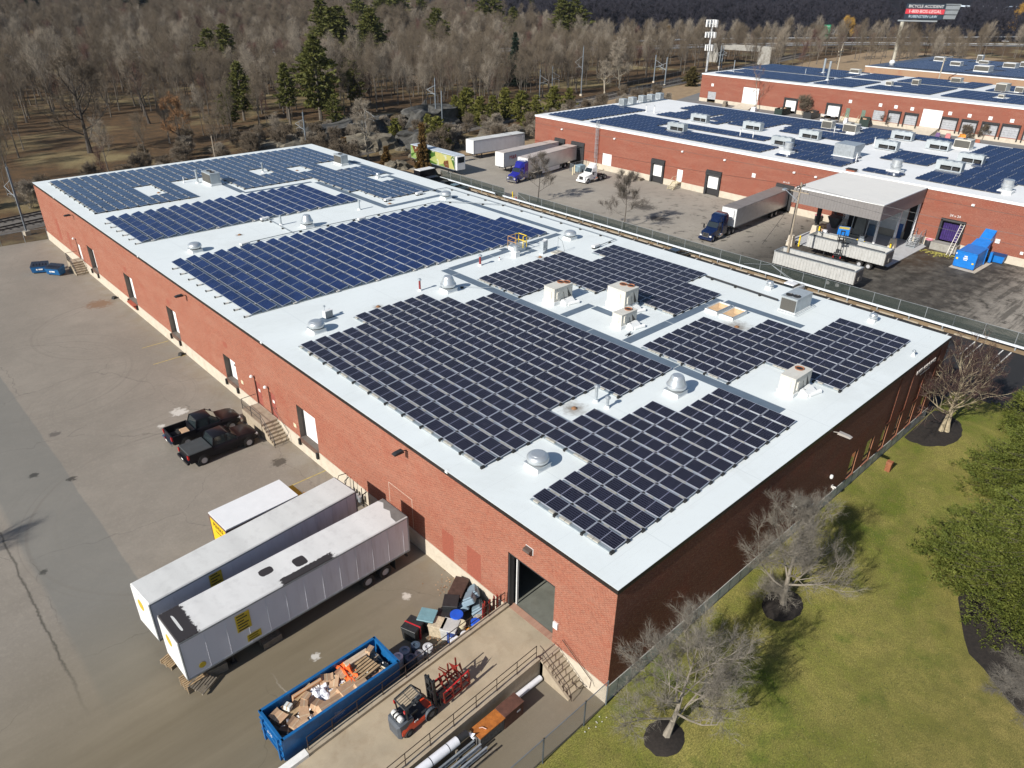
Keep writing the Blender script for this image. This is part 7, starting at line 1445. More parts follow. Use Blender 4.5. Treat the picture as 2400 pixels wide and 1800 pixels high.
# ------------------------------------------------------------------ open-top silver dump trailers
def dump_trailer(label, L_, wd, tilt=0):
    """local x along length"""
    t = thing('dump_trailer', label, 'dump trailer', (0,0,0), 0, 'silver open-top trailers'); b = wd/2; Z0, Z1 = 1.15, 2.85; SIL = M('silver_sheet', (.62,.62,.60), .4, .35, var=.1, scale=2, dirt=.2, dcol=(.2,.18,.15))
    m_ = MB().m(SIL)
    m_.box(0,L_,-b,b,Z0,Z0+.06)
    for s in (-1,1):
        m_.box(0,L_,min(s*b,s*(b-.06)),max(s*b,s*(b-.06)),Z0+.06,Z1); x = .2
        while x < L_: m_.box(x,x+.12,min(s*(b+.001),s*(b+.09)),max(s*(b+.001),s*(b+.09)),Z0+.06,Z1-.05); m_.box(x+.02,x+.07,min(s*(b-.061),s*(b-.09)),max(s*(b-.061),s*(b-.09)),Z0+.1,Z1-.05); x += .42
    m_.box(0,.06,-b+.06,b-.06,Z0+.06,Z1).box(L_-.06,L_,-b+.06,b-.06,Z0+.06,Z1); m_.obj('steel_body', t)
    MB().m(GALVD).box(-.04,L_+.04,-b-.07,-b+.05,Z1,Z1+.12).box(-.04,L_+.04,b-.05,b+.07,Z1,Z1+.12).box(-.04,.1,-b+.05,b-.05,Z1,Z1+.12).box(L_-.1,L_+.04,-b+.05,b-.05,Z1,Z1+.12).obj('top_rail', t)
    MB().m(M('weathered_end_panel', (.16,.15,.135), .7, .2, var=.3, scale=5)).box(-.08,-.005,-b+.05,b-.05,Z0,Z1-.1).box(-.2,-.08,-.25,.25,Z0+.3,Z0+.8).obj('end_panel', t); MB().m(DKM).box(.3,L_-.1,-.5,-.35,.75,1.12).box(.3,L_-.1,.35,.5,.75,1.12).obj('chassis', t)
    MB().m(M('tarp_roll', (.05,.055,.065), .8)).cyl((.2,b+.02,Z1+.18),(L_-.2,b+.02,Z1+.18),.1,.1,8).obj('tarp', t); MB().m(M('red_white_tape', (.5,.3,.3), .5)).box(.1,L_-.1,-b-.056,-b-.052,Z0+.02,Z0+.1).obj('reflector_strip', t)
    for x in (2.0,3.3):
        for s in (-1,1): wheel(t, x, s*(b-.4), .5, .55, GALV, s)
    for s in (-1,1): MB().m(DKM).box(L_-2.6,L_-2.45,s*.8-.08,s*.8+.08,.05,1.1).obj('landing_leg', t)
    return t
d = dump_trailer('empty silver open-top trailer with dark tarp, right behind the slatted fence', 11.3, 2.45); place(d, 71.9, 18.9, math.pi/2+.02)
d = dump_trailer('silver open-top trailer holding yellow peelings, at the edge of the canopy deck', 11.2, 2.7); place(d, 82.4, 19.4, math.pi/2+.01)
t = thing('food_waste', 'yellow peelings heaped at one end inside the silver trailer by the deck', 'food waste', (0,0,0)); m_ = MB().m(M('yellow_peel', (.62,.48,.10), .8, var=.3, scale=6)); n = 12
for i in range(n+1):
    for j in range(n+1): u, v = i/n, j/n; m_.V.append((81.3+2.3*u, 26.2+4.0*v, 1.25+1.2*math.sin(math.pi*v)*math.sin(math.pi*u)**.5+.25*noise.noise(Vector((u*9,v*12,2)))))
for i in range(n):
    for j in range(n): m_.F.append((i*(n+1)+j,(i+1)*(n+1)+j,(i+1)*(n+1)+j+1,i*(n+1)+j+1)); m_.I.append(0)
m_.obj('peel_heap', t)
fk2 = forklift('yellow forklift with its mast raised between the two silver trailers', M('forklift_yellow', (.75,.52,.02), .4), BK, 1.6, (77.6,24.5,0), .35); fk2.scale = (1.05,1.05,1.15)
mm = MB().m(BK)
for s in (-1,1): mm.box(1.17,1.27,s*.22-.04,s*.22+.04,2.2,4.6)
mm.box(1.16,1.28,-.26,.26,4.5,4.6).box(1.16,1.28,-.26,.26,3.4,3.5).obj('mast', fk2)
t = thing('blue_tipping_bin', 'blue bin of yellow peelings held up on the raised forklift mast', 'bin', (79.6,25.2,4.6), .35); MB().m(BLUEB).box(-.75,.75,-.75,.75,0,.06).box(-.75,-.69,-.75,.75,.06,.85).box(.69,.75,-.75,.75,.06,.85).box(-.69,.69,-.75,-.69,.06,.85).box(-.69,.69,.69,.75,.06,.85).obj('tub', t); MB().m(M('yellow_peel', (.62,.48,.10))).box(-.69,.69,-.69,.69,.06,.8).obj('peelings', t)
# ------------------------------------------------------------------ blue compactor, ladder, bin
t = thing('waste_compactor', 'bright blue waste compactor with a chute into the brick wall', 'compactor', (92.1,12.55,0), -.03)
c = MB().m(BLUEB); c.add([(0,-1.3,.2),(3.9,-1.3,.2),(3.9,1.3,.2),(0,1.3,.2),(0,-1.3,2.35),(3.9,-1.3,2.55),(3.9,1.3,2.55),(0,1.3,2.35)],[(0,3,2,1),(4,5,6,7),(0,1,5,4),(1,2,6,5),(2,3,7,6),(3,0,4,7)])
c.add([(3.9,-1.1,.3),(5.6,-1.0,.9),(5.6,1.0,.9),(3.9,1.1,.3),(3.9,-1.1,2.5),(5.6,-1.0,3.1),(5.6,1.0,3.1),(3.9,1.1,2.5)],[(0,3,2,1),(4,5,6,7),(0,1,5,4),(1,2,6,5),(2,3,7,6),(3,0,4,7)])
c.add([(5.6,-.75,2.0),(7.4,-.75,2.8),(7.4,.75,2.8),(5.6,.75,2.0),(5.6,-.75,3.1),(7.4,-.75,4.3),(7.4,.75,4.3),(5.6,.75,3.1)],[(0,3,2,1),(4,5,6,7),(0,1,5,4),(1,2,6,5),(2,3,7,6),(3,0,4,7)])
for x in (.0,3.8): c.box(x-.05,x+.08,-1.38,1.38,.15,2.45)
c.box(-.1,0,-1.4,1.4,2.3,2.45).box(-.1,0,-1.4,1.4,.2,.32).box(-.1,0,-1.4,-1.3,.2,2.4).box(-.1,0,1.3,1.4,.2,2.4); c.obj('steel_body', t)
MB().m(WHITEM).box(-.12,-.1,-.2,.2,1.7,1.9).box(-.12,-.1,-.3,.3,1.45,1.6).box(-.12,-.1,-.25,.25,1.25,1.35).box(-.14,-.1,1.2,1.35,1.9,2.1).obj('logo_mark', t); MB().m(YEL).box(-.13,-.1,.95,1.2,1.2,1.45).box(-.13,-.1,-1.2,-.95,.9,1.1).obj('warning_sticker', t); MB().m(DKM).box(.2,3.8,-.8,-.6,.03,.2).box(.2,3.8,.6,.8,.03,.2).box(5.4,5.6,-1.5,-1.35,0,1.6).obj('skid_rail', t)
MB().m(BLUEB).box(5.2,5.6,-1.75,-1.4,.2,1.7).obj('control_cabinet', t); MB().m(CONC).box(-.8,5.8,-1.9,1.6,.01,.04).obj('concrete_pad', t)
t = thing('small_blue_bin', 'small blue bin against the foundation right of the compactor', 'bin', (98.8,10.25,0)); MB().m(BLUEB).add([(-.4,-.8,.1),(.4,-.8,.1),(.4,.8,.1),(-.4,.8,.1),(-.55,-.95,1.1),(.45,-.95,1.3),(.45,.95,1.3),(-.55,.95,1.1)],[(0,3,2,1),(4,5,6,7),(0,1,5,4),(1,2,6,5),(2,3,7,6),(3,0,4,7)]).obj('body', t); MB().m(M('dark_blue_lid', (.01,.05,.16), .5)).add([(-.6,-1,1.12),(.45,-1,1.33),(.45,1,1.33),(-.6,1,1.12)],[(0,1,2,3)]).obj('lid', t)
t = thing('leaning_ladder', 'pale ladder leaning on the dock with the purple curtain', 'ladder', (97.4,16.1,0)); m_ = MB().m(M('ladder_grey', (.55,.52,.48), .5, .3))
for s in (-.25,.25): m_.tube([(-.9,s,0),(1.9,s,4.3)],.045)
for k in range(12): f = (k+.7)/12.5; m_.tube([(-.9+2.8*f,-.25,4.3*f),(-.9+2.8*f,.25,4.3*f)],.03)
m_.obj('stiles_and_rungs', t)
t = thing('spilled_peelings', 'yellow-green peelings spilled below the purple curtain dock', 'food waste', (0,0,0)); m_ = MB().m(M('green_peel', (.45,.42,.10), .8, var=.4, scale=5)); rnd = random.Random(2)
for k in range(150):
    x, y = 97-abs(rnd.gauss(0,.9)), rnd.gauss(17.5,1.4); a = rnd.uniform(.08,.22); m_.add([(x-a,y,.02),(x,y-a,.03+a*.3),(x+a,y,.02),(x,y+a,.03+a*.2)],[(0,1,2,3)])
tag(m_.obj('peel_scatter', t, fix=False), None, None)
for (x,y,lb) in ((72.6,29.3,'weathered timber utility pole beside the silver trailers'),):
    t = thing('utility_pole', lb, 'utility pole', (x,y,0)); PW = M('pole_wood', (.30,.25,.19), .9, var=.2, scale=4); h = 12.0
    MB().m(PW).cyl((0,0,0),(0,0,h),.17,.11,10).obj('pole', t); MB().m(PW).box(-1.2,1.2,-.06,.06,h-.6,h-.45).box(-.06,.06,-1.3,1.3,h-1.3,h-1.15).obj('crossarm', t); m_ = MB().m(DKM)
    for s in (-1.1,-.5,.5,1.1): m_.cyl((s,0,h-.45),(s,0,h-.2),.05,.03,8).cyl((0,s,h-1.15),(0,s,h-.9),.05,.03,8)
    m_.obj('insulator', t); MB().m(GALV).tube([(.0,.0,9.5),(1.4,2.5,10.2),(1.9,3.2,10.2)],.05).box(1.7,2.4,3.0,3.4,10.1,10.3).obj('lamp_arm', t)
def wires(nm, label, segs, r=.02, sag=.6):
    t = thing(nm, label, 'wires', (0,0,0), 0, 'overhead wires'); m_ = MB().m(DKM)
    for a, b in segs:
        a = Vector(a); b = Vector(b); n = 10; P_ = [a.lerp(b,i/n)-Vector((0,0,sag*4*(i/n)*(1-i/n))) for i in range(n+1)]; m_.tube(P_, r, 3)
    m_.obj('wire', t); return t
wires('overhead_wire', 'thin wires from the timber pole toward the lower right over the truck lot', [((72.6,29.3,11.6),(80,-40,11.3)),((72.6,29.3,10.8),(76,-40,10.5)),((72.6,29.3,11.6),(71,110,11.5))], .022, 1.2)
wires('guy_wire', 'pale guy wire slanting from the timber pole to the truck lot', [((72.6,29.3,10.5),(80.2,37.2,0))], .03, 0)
# ------------------------------------------------------------------ trees
def bark(name, col, var=.3): return M(name, col, .95, var=var, scale=3)
BARK = bark('grey_bark', (.115,.098,.080)); TWIG = bark('grey_brown_twigs', (.15,.118,.083)); TWIGP = bark('pale_twigs', (.27,.23,.18)); TWIGR = bark('reddish_twigs', (.12,.062,.05)); TWIGD = bark('shade_toned_hill_twigs', (.030,.028,.040))  # TWIGD: cloud shade over the ridge is put into the twig colour
BARKL = bark('lichen_bark', (.24,.215,.17))
def rdir(rnd, d, ang):
    d = Vector(d).normalized(); a = d.orthogonal().normalized(); b = d.cross(a); t = rnd.uniform(0, 2*math.pi)
    return (d*math.cos(ang)+(a*math.cos(t)+b*math.sin(t))*math.sin(ang)).normalized()
def twig(mb, p, d, L_, w_, rnd):
    s = d.orthogonal().normalized()
    if rnd.random() < .5: s = d.cross(s)
    q = p+d*L_; mb.add([p-s*w_, p+s*w_, q], [(0,1,2)])
def limb(mb, tw, rnd, p, d, L_, r, lev, up, tmat, seg=3, kids=5, tl=1.0, tk=4, tw_w=.014):
    """one limb of a bare tree: curved tube, side branches, fine twigs on the last level"""
    pts = [p]; dd = Vector(d)
    for i in range(seg):
        dd = (dd+Vector((rnd.uniform(-.22,.22),rnd.uniform(-.22,.22),rnd.uniform(-.1,.2)+up*.18))).normalized(); pts.append(pts[-1]+dd*L_/seg)
    n = 5 if r > .05 else 3
    for i in range(seg): mb.cyl(pts[i], pts[i+1], r*(1-i/seg*.65), r*(1-(i+1)/seg*.65), n, False)
    for k in range(kids):
        f = (k+1)/(kids+.3); f = .25+.75*f; i = min(int(f*seg), seg-1); q = pts[i].lerp(pts[i+1], f*seg-i) if f < 1 else pts[-1]
        ax = (pts[i+1]-pts[i]).normalized(); nd_ = (rdir(rnd, ax, rnd.uniform(.45,.95))+Vector((0,0,up*.35))).normalized()
        if lev > 0: limb(mb, tw, rnd, q, nd_, L_*rnd.uniform(.42,.62), r*.42, lev-1, up, tmat, 3, kids, tl, tk, tw_w)
        else:
            for _ in range(tk):
                d3 = (rdir(rnd, nd_, rnd.uniform(.1,.7))+Vector((0,0,up*.2))).normalized(); l3 = tl*rnd.uniform(.5,1.2); twig(tw, q, d3, l3, tw_w, rnd)
                for __ in range(2): twig(tw, q+d3*l3*rnd.uniform(.3,.7), rdir(rnd, d3, .6), l3*.6, tw_w*.8, rnd)
def bare_meshes(seed, h, limbs, trunk_f, spread, lev=1, kids=5, bk=BARK, tm=TWIG, tk=4, tl=1.0, r0=.2, lean=(0,0), up=.5, tw_w=.014, stems=1, steep=0.):
    rnd = random.Random(seed); tr = MB().m(bk); cr = MB().m(bk); tw = MB().m(tm)
    for s_ in range(stems):
        base = Vector((rnd.uniform(-.3,.3)*(stems>1), rnd.uniform(-.3,.3)*(stems>1), -.1)); d = Vector((lean[0]+rnd.uniform(-.05,.05)+(rnd.uniform(-.35,.35) if stems>1 else 0), lean[1]+rnd.uniform(-.05,.05)+(rnd.uniform(-.35,.35) if stems>1 else 0), 1)).normalized()
        pts = [base]; n = 5
        for i in range(n): d = (d+Vector((rnd.uniform(-.07,.07),rnd.uniform(-.07,.07),.05))).normalized(); pts.append(pts[-1]+d*h*.86/n)
        for i in range(n): tr.cyl(pts[i], pts[i+1], r0*(1-.17*i)*(1.35 if i==0 else 1), r0*(1-.17*(i+1)), 7, False)
        for k in range(limbs):
            f = trunk_f+(1-trunk_f)*(k/max(1,limbs-1))**.9; x = min(f*n, n-.001); i = int(x); q = pts[i].lerp(pts[i+1], x-i)
            ang = 2.4*k+rnd.uniform(-.4,.4); out = Vector((math.cos(ang), math.sin(ang), rnd.uniform(.35,.9)+(f-.4)*.9+steep)).normalized()
            limb(cr, tw, rnd, q, out, h*spread*rnd.uniform(.75,1.1)*(1.15-f*.55), r0*.42*(1.1-f*.6), lev, up, tm, 3, kids, tl, tk, tw_w)
    o = len(cr.V); mi = len(cr.ms); cr.ms.append(tm); cr.V += tw.V; cr.F += [tuple(i+o for i in f) for f in tw.F]; cr.I += [mi]*len(tw.F)
    return tr.mesh('trunk'), cr.mesh('crown')
def tree_from(ms, label, cat, loc, rz=0, sc_=1., group=None, name='bare_tree', lean=0.):
    t = thing(name, label, cat, loc, rz, group); t.scale = (sc_,sc_,sc_) if not isinstance(sc_, tuple) else sc_
    for nm, me in zip(('trunk','crown'), ms):
        o = bpy.data.objects.new(nm, me); sc.collection.objects.link(o); o.parent = t
    return t
# conifers: whorls of boughs carrying many small needle clumps
def conifer_meshes(seed, h, rbase, mat, bk=BARK, kind='pine', bare=.2, dens=1.):
    rnd = random.Random(seed); tr = MB().m(bk); cr = MB().m(mat)
    tr.cyl((0,0,-.1),(0,0,h*.97),h*.017+.05,.02,7,False); nw = int(h*1.5*dens)
    for w_ in range(nw):
        f = bare+(1-bare)*(w_+rnd.uniform(-.3,.3))/nw; z = h*f; prof = (1-f)**.7*min(1, .45+(f-bare)*2.2) if kind != 'cone' else (1-f)
        R1 = max(.25, rbase*prof*rnd.uniform(.75,1.15)); nb = max(4, int(rnd.uniform(5,8)*dens)); a0 = rnd.uniform(0,6.3)
        for b in range(nb):
            if kind == 'pine' and rnd.random() < .12: continue
            a = a0+b*2*math.pi/nb+rnd.uniform(-.35,.35); R = R1*rnd.uniform(.65,1.15); up = rnd.uniform(-.1,.3) if kind == 'pine' else rnd.uniform(-.25,.1)
            d = Vector((math.cos(a), math.sin(a), up)); p0 = Vector((0,0,z)); tr.cyl(p0, p0+d*R*.8, .03, .012, 3, False)
            nc = max(3, int(R*3.0*dens))
            for c in range(nc):
                g = .25+.8*(c+rnd.random())/nc; q = p0+d*R*g+Vector((rnd.gauss(0,.13),rnd.gauss(0,.13),rnd.gauss(0,.07)))*R**.5
                s = rnd.uniform(.32,.6)
                for _ in range(7):
                    e = rdir(rnd, d+Vector((0,0,.35)), rnd.uniform(.1,1.3))*s*rnd.uniform(.7,1.3); n_ = rdir(rnd, e, math.pi/2)*s*.26; m_ = q+Vector((rnd.gauss(0,.1),rnd.gauss(0,.1),rnd.gauss(0,.08)))
                    cr.add([m_-e*.3-n_, m_+e*.3-n_*1.2, m_+e, m_+n_*1.1], [(0,1,2,3)])
    return tr.mesh('trunk'), cr.mesh('crown')
def leafm(name, a, b):
    m, t, bs = newmat(name); p = pos(t, 'World'); n = noi(t, p, .9, 3, .6); n2 = noi(t, p, 6, 2)
    c = mixc(t, ramp(t, n, .35, .65), a, b); c = mixc(t, ramp(t, n2, .4, .7, 0, .4), c, tuple(x*1.5 for x in b))
    t.links.new(c, bs.inputs['Base Color']); bs.inputs['Roughness'].default_value = .7; bs.inputs['Specular IOR Level'].default_value = .25
    tl = nd(t, 'BsdfTranslucent', {0: c}); mx = nd(t, 'MixShader', {0: .22}); t.links.new(bs.outputs[0], mx.inputs[1]); t.links.new(tl.outputs[0], mx.inputs[2]); t.links.new(mx.outputs[0], t.nodes['Material Output'].inputs[0]); return m
PINE = leafm('pine_needles', (.06,.07,.018), (.13,.13,.032)); SPRU = leafm('spruce_needles', (.014,.028,.020), (.03,.045,.028)); OLIVE = leafm('olive_pine_needles', (.09,.10,.022), (.17,.16,.036)); CEDB = leafm('browning_cedar', (.09,.06,.018), (.16,.09,.03)); DKP = leafm('dark_far_pine', (.016,.024,.016), (.028,.036,.02)); ARB = leafm('arborvitae_foliage', (.06,.085,.014), (.15,.165,.032))
W1 = [bare_meshes(s, h_, l_, tf, sp, 1, 6, BARK, tm, 4, 1.7, .19, (0,0), 1.0, .0085, 1, .5) for s, h_, l_, tf, sp, tm in ((1,14,12,.34,.34,TWIG),(2,15,13,.38,.31,TWIG),(3,12.5,11,.25,.38,TWIG),(4,16,13,.4,.29,TWIGP),(5,13,12,.28,.34,TWIGP))]
W1.append(bare_meshes(6, 12, 10, .3, .3, 1, 6, BARK, TWIGR, 4, 1.8, .14, (0,0), 1.0, .0085, 1, .5))
WD = [bare_meshes(s, 14, 9, .3, .3, 1, 5, TWIGD, TWIGD, 5, 1.6, .16, (0,0), .5, .045) for s in (11,12)]
CON = {'pine': [conifer_meshes(21, 15, 4.6, PINE), conifer_meshes(22, 17, 4.6, PINE, bare=.35), conifer_meshes(23, 13, 4.8, PINE, bare=.15)], 'spruce': [conifer_meshes(24, 17, 4.4, SPRU, kind='cone', bare=.06, dens=1.2)], 'olive': [conifer_meshes(25, 8, 3.5, OLIVE, bare=.08, dens=1.15), conifer_meshes(26, 7, 3.5, OLIVE, bare=.05, dens=1.15)],
       'cedar': [conifer_meshes(27, 6.5, 1.7, CEDB, kind='cone', bare=.02, dens=1.5)], 'dark': [conifer_meshes(28, 15, 5.0, DKP, bare=.1)]}
# woods behind the railway
rnd = random.Random(2024)
def hwy(x):
    for (a, b), (c, d) in zip(HW1, HW1[1:]):
        if a <= x <= c: return b+(d-b)*(x-a)/(c-a)
    return 400
spots = []
CONXY = [(68.7,188.7),(72.8,170.3),(85,176),(92.4,260.9),(96.7,257.8),(148.9,267.8),(153.1,251.7),(93,190.2),(211.7,286),(178.7,197.3),(305,333),(313.7,302),(140,240),(319.9,298)]
def ok_woods(x, y):
    if x < -22+.153*(y+16)-10: return False
    if y < -16+.207*(x+22)-6: return False
    rail = 121+.2*x
    if y < rail+(11 if x < 250 else 14): return False
    if x < 130 and y < rail+30+8*math.sin(x*.2) and rnd.random() < .6: return False
    if (x-34)**2/500+(y-196)**2/420 < 1: return False      # grassy clearing
    if x < 16 and y < 165 and rnd.random() < .5: return False
    if (x-23)**2+(y-168)**2 < 170 or (x-17)**2+(y-158)**2 < 150: return False
    if x < 85 and 335 < y < hwy(x) and rnd.random() < .85: return False
    for c_ in CONXY:
        if (x-c_[0])**2+(y-c_[1])**2 < 30: return False
        if (x-c_[0]+3.6)**2+(y-c_[1]+4.2)**2 < 16 or (x-c_[0]+6)**2+(y-c_[1]+7.4)**2 < 14: return False
    if 60 < x < 115 and y < 172: return False              # rock shelf
    h1 = hwy(x)
    if abs(y-h1) < 11: return False
    if x > 345 and y > h1: return False
    if 345 < x < 460 and h1-42 < y and rnd.random() < .9: return False
    return True
cell = 6.6; x = -60.
while x < 520:
    y = 120.
    while y < 560:
        px_, py_ = x+rnd.uniform(-.45,.45)*cell, y+rnd.uniform(-.45,.45)*cell; dist = math.hypot(px_-CAM.x, py_-CAM.y)
        if rnd.random() < (1 if dist < 330 else .5) and ok_woods(px_, py_): spots.append((px_, py_))
        y += cell
    x += cell
# strip of trees behind the third warehouse
for k in range(150):
    px_, py_ = rnd.uniform(262,500), rnd.uniform(118,215)
    if py_ < 150 and px_ < 352: continue
    if py_ > hwy(px_)-10: continue
    if py_ < 185+.0*px_ and abs(py_-(121+.2*px_)) < 9: continue
    spots.append((px_, py_))
spots.sort(key=lambda q: (q[0]-CAM.x)**2+(q[1]-CAM.y)**2)
NEARN = 215
for k, (px_, py_) in enumerate(spots[:NEARN]):
    v = rnd.choice([0,1,2,0,1,2,3,4,5]); s = rnd.uniform(.72,1.12)
    if math.hypot(px_-40, py_-160) < 45: s *= .72
    tree_from(W1[v], {5:'reddish bare tree standing in the woods just behind the railway',3:'pale bare tree standing in the woods just behind the railway',4:'pale bare tree standing in the woods just behind the railway'}.get(v,'grey-brown bare tree standing in the woods just behind the railway'), 'tree', (px_,py_,0), rnd.uniform(0,6.3), (s,s,s*rnd.uniform(.85,1.15)), 'bare trees in the front of the woods')
def scatter(name, label, cat, pts, protos_):
    """one stuff object: points with a variant number, scale and turn, instanced by geometry nodes"""
    me = bpy.data.meshes.new(name); me.from_pydata([p[:3] for p in pts], [], [])
    for nm, ty, i in (('variant','INT',3),('size','FLOAT',4),('turn','FLOAT',5)):
        a = me.attributes.new(nm, ty, 'POINT'); a.data.foreach_set('value', [p[i] for p in pts])
    o = bpy.data.objects.new(name, me); sc.collection.objects.link(o); tag(o, label, cat, None, 'stuff')
    g = bpy.data.node_groups.new(name, 'GeometryNodeTree'); g.interface.new_socket('Geometry', in_out='INPUT', socket_type='NodeSocketGeometry'); g.interface.new_socket('Geometry', in_out='OUTPUT', socket_type='NodeSocketGeometry')
    N = g.nodes; L_ = g.links; gi_ = N.new('NodeGroupInput'); go = N.new('NodeGroupOutput'); jn = N.new('GeometryNodeJoinGeometry'); L_.new(jn.outputs[0], go.inputs[0])
    def na(nm, ty):
        n = N.new('GeometryNodeInputNamedAttribute'); n.data_type = ty; n.inputs['Name'].default_value = nm; return [s_ for s_ in n.outputs if s_.enabled and s_.name == 'Attribute'][0] if True else None
    vs = na('variant','INT'); ss = na('size','FLOAT'); ts = na('turn','FLOAT')
    cx = N.new('ShaderNodeCombineXYZ'); L_.new(ts, cx.inputs[2])
    for k, pr in enumerate(protos_):
        cm = N.new('FunctionNodeCompare'); cm.data_type = 'INT'; cm.operation = 'EQUAL'; ii = [s_ for s_ in cm.inputs if s_.enabled and s_.type == 'INT']; L_.new(vs, ii[0]); ii[1].default_value = k
        j2 = N.new('GeometryNodeJoinGeometry')
        for ch in pr.children:
            oi = N.new('GeometryNodeObjectInfo'); oi.inputs['Object'].default_value = ch; oi.transform_space = 'ORIGINAL'; L_.new(oi.outputs['Geometry'], j2.inputs[0])
        ip = N.new('GeometryNodeInstanceOnPoints'); L_.new(gi_.outputs[0], ip.inputs['Points']); L_.new(cm.outputs[0], ip.inputs['Selection']); L_.new(j2.outputs[0], ip.inputs['Instance']); L_.new(cx.outputs[0], ip.inputs['Rotation']); L_.new(ss, ip.inputs['Scale']); L_.new(ip.outputs[0], jn.inputs[0])
    md = o.modifiers.new('scatter', 'NODES'); md.node_group = g; return o
# one visible tree of every kind serves as the source of the distant woods
PRT = {}
for o in sc.collection.objects:
    if o.name.startswith('bare_tree') and o.children:
        me = [c for c in o.children if c.name.startswith('crown')][0].data; PRT.setdefault(me.name, o)
src = [PRT[m_[1].name] for m_ in W1]
dk = [tree_from(WD[0], 'dark leafless tree on the shaded ridge, left end', 'tree', (560,330,hill_z(560,330)), 0, 1., 'trees on the shaded ridge'), tree_from(WD[1], 'dark leafless tree on the shaded ridge, right end', 'tree', (585,322,hill_z(585,322)), 1, 1.05, 'trees on the shaded ridge')]
pts = [(x,y,hill_z(x,y),rnd.choice([0,1,2,0,1,2,3,4,5]),rnd.uniform(.8,1.15),rnd.uniform(0,6.3)) for x, y in spots[NEARN:]]
for k in range(2600):      # beyond the motorway, the woods run on
    a = R_(rnd.uniform(3, 62)); d = 440+900*rnd.random()**1.1; x = CAM.x+d*math.sin(a); y = CAM.y+d*math.cos(a)
    if y < hwy(min(x,790))+44 or (x > 350 and y < 315+.0*x and x < 520): continue
    if x > 350 and y < 1.5*x-160: continue
    pts.append((x,y,hill_z(x,y),rnd.choice([0,1,2,0,1,2,5]),rnd.uniform(1.0,1.35),rnd.uniform(0,6.3)))
scatter('bare_woods', 'grey-brown bare woods stretching back across the motorway to the horizon', 'woods', pts, src)
pts = []
for k in range(4300):
    a = R_(rnd.uniform(6, 84)); d = 470+1150*rnd.random()**1.15; x = CAM.x+d*math.sin(a); y = CAM.y+d*math.cos(a)
    if x < 350 and y < 900: continue
    if y > 1.5*x-150 and d < 900: continue
    if y < hwy(min(x,790))+(52 if x > 500 else 95): continue
    if y < 60 or (1040 < x < 1350 and 225 < y < 420): continue
    if 560 < x < 1080 and .27*x+40 < y < .335*x+60 and x > 700: continue
    pts.append((x,y,hill_z(x,y),rnd.choice([0,1]),rnd.uniform(1.0,1.5),rnd.uniform(0,6.3)))
scatter('dark_ridge_woods', 'dark purple-brown woods on the shaded ridge beyond the motorway', 'woods', pts, dk)
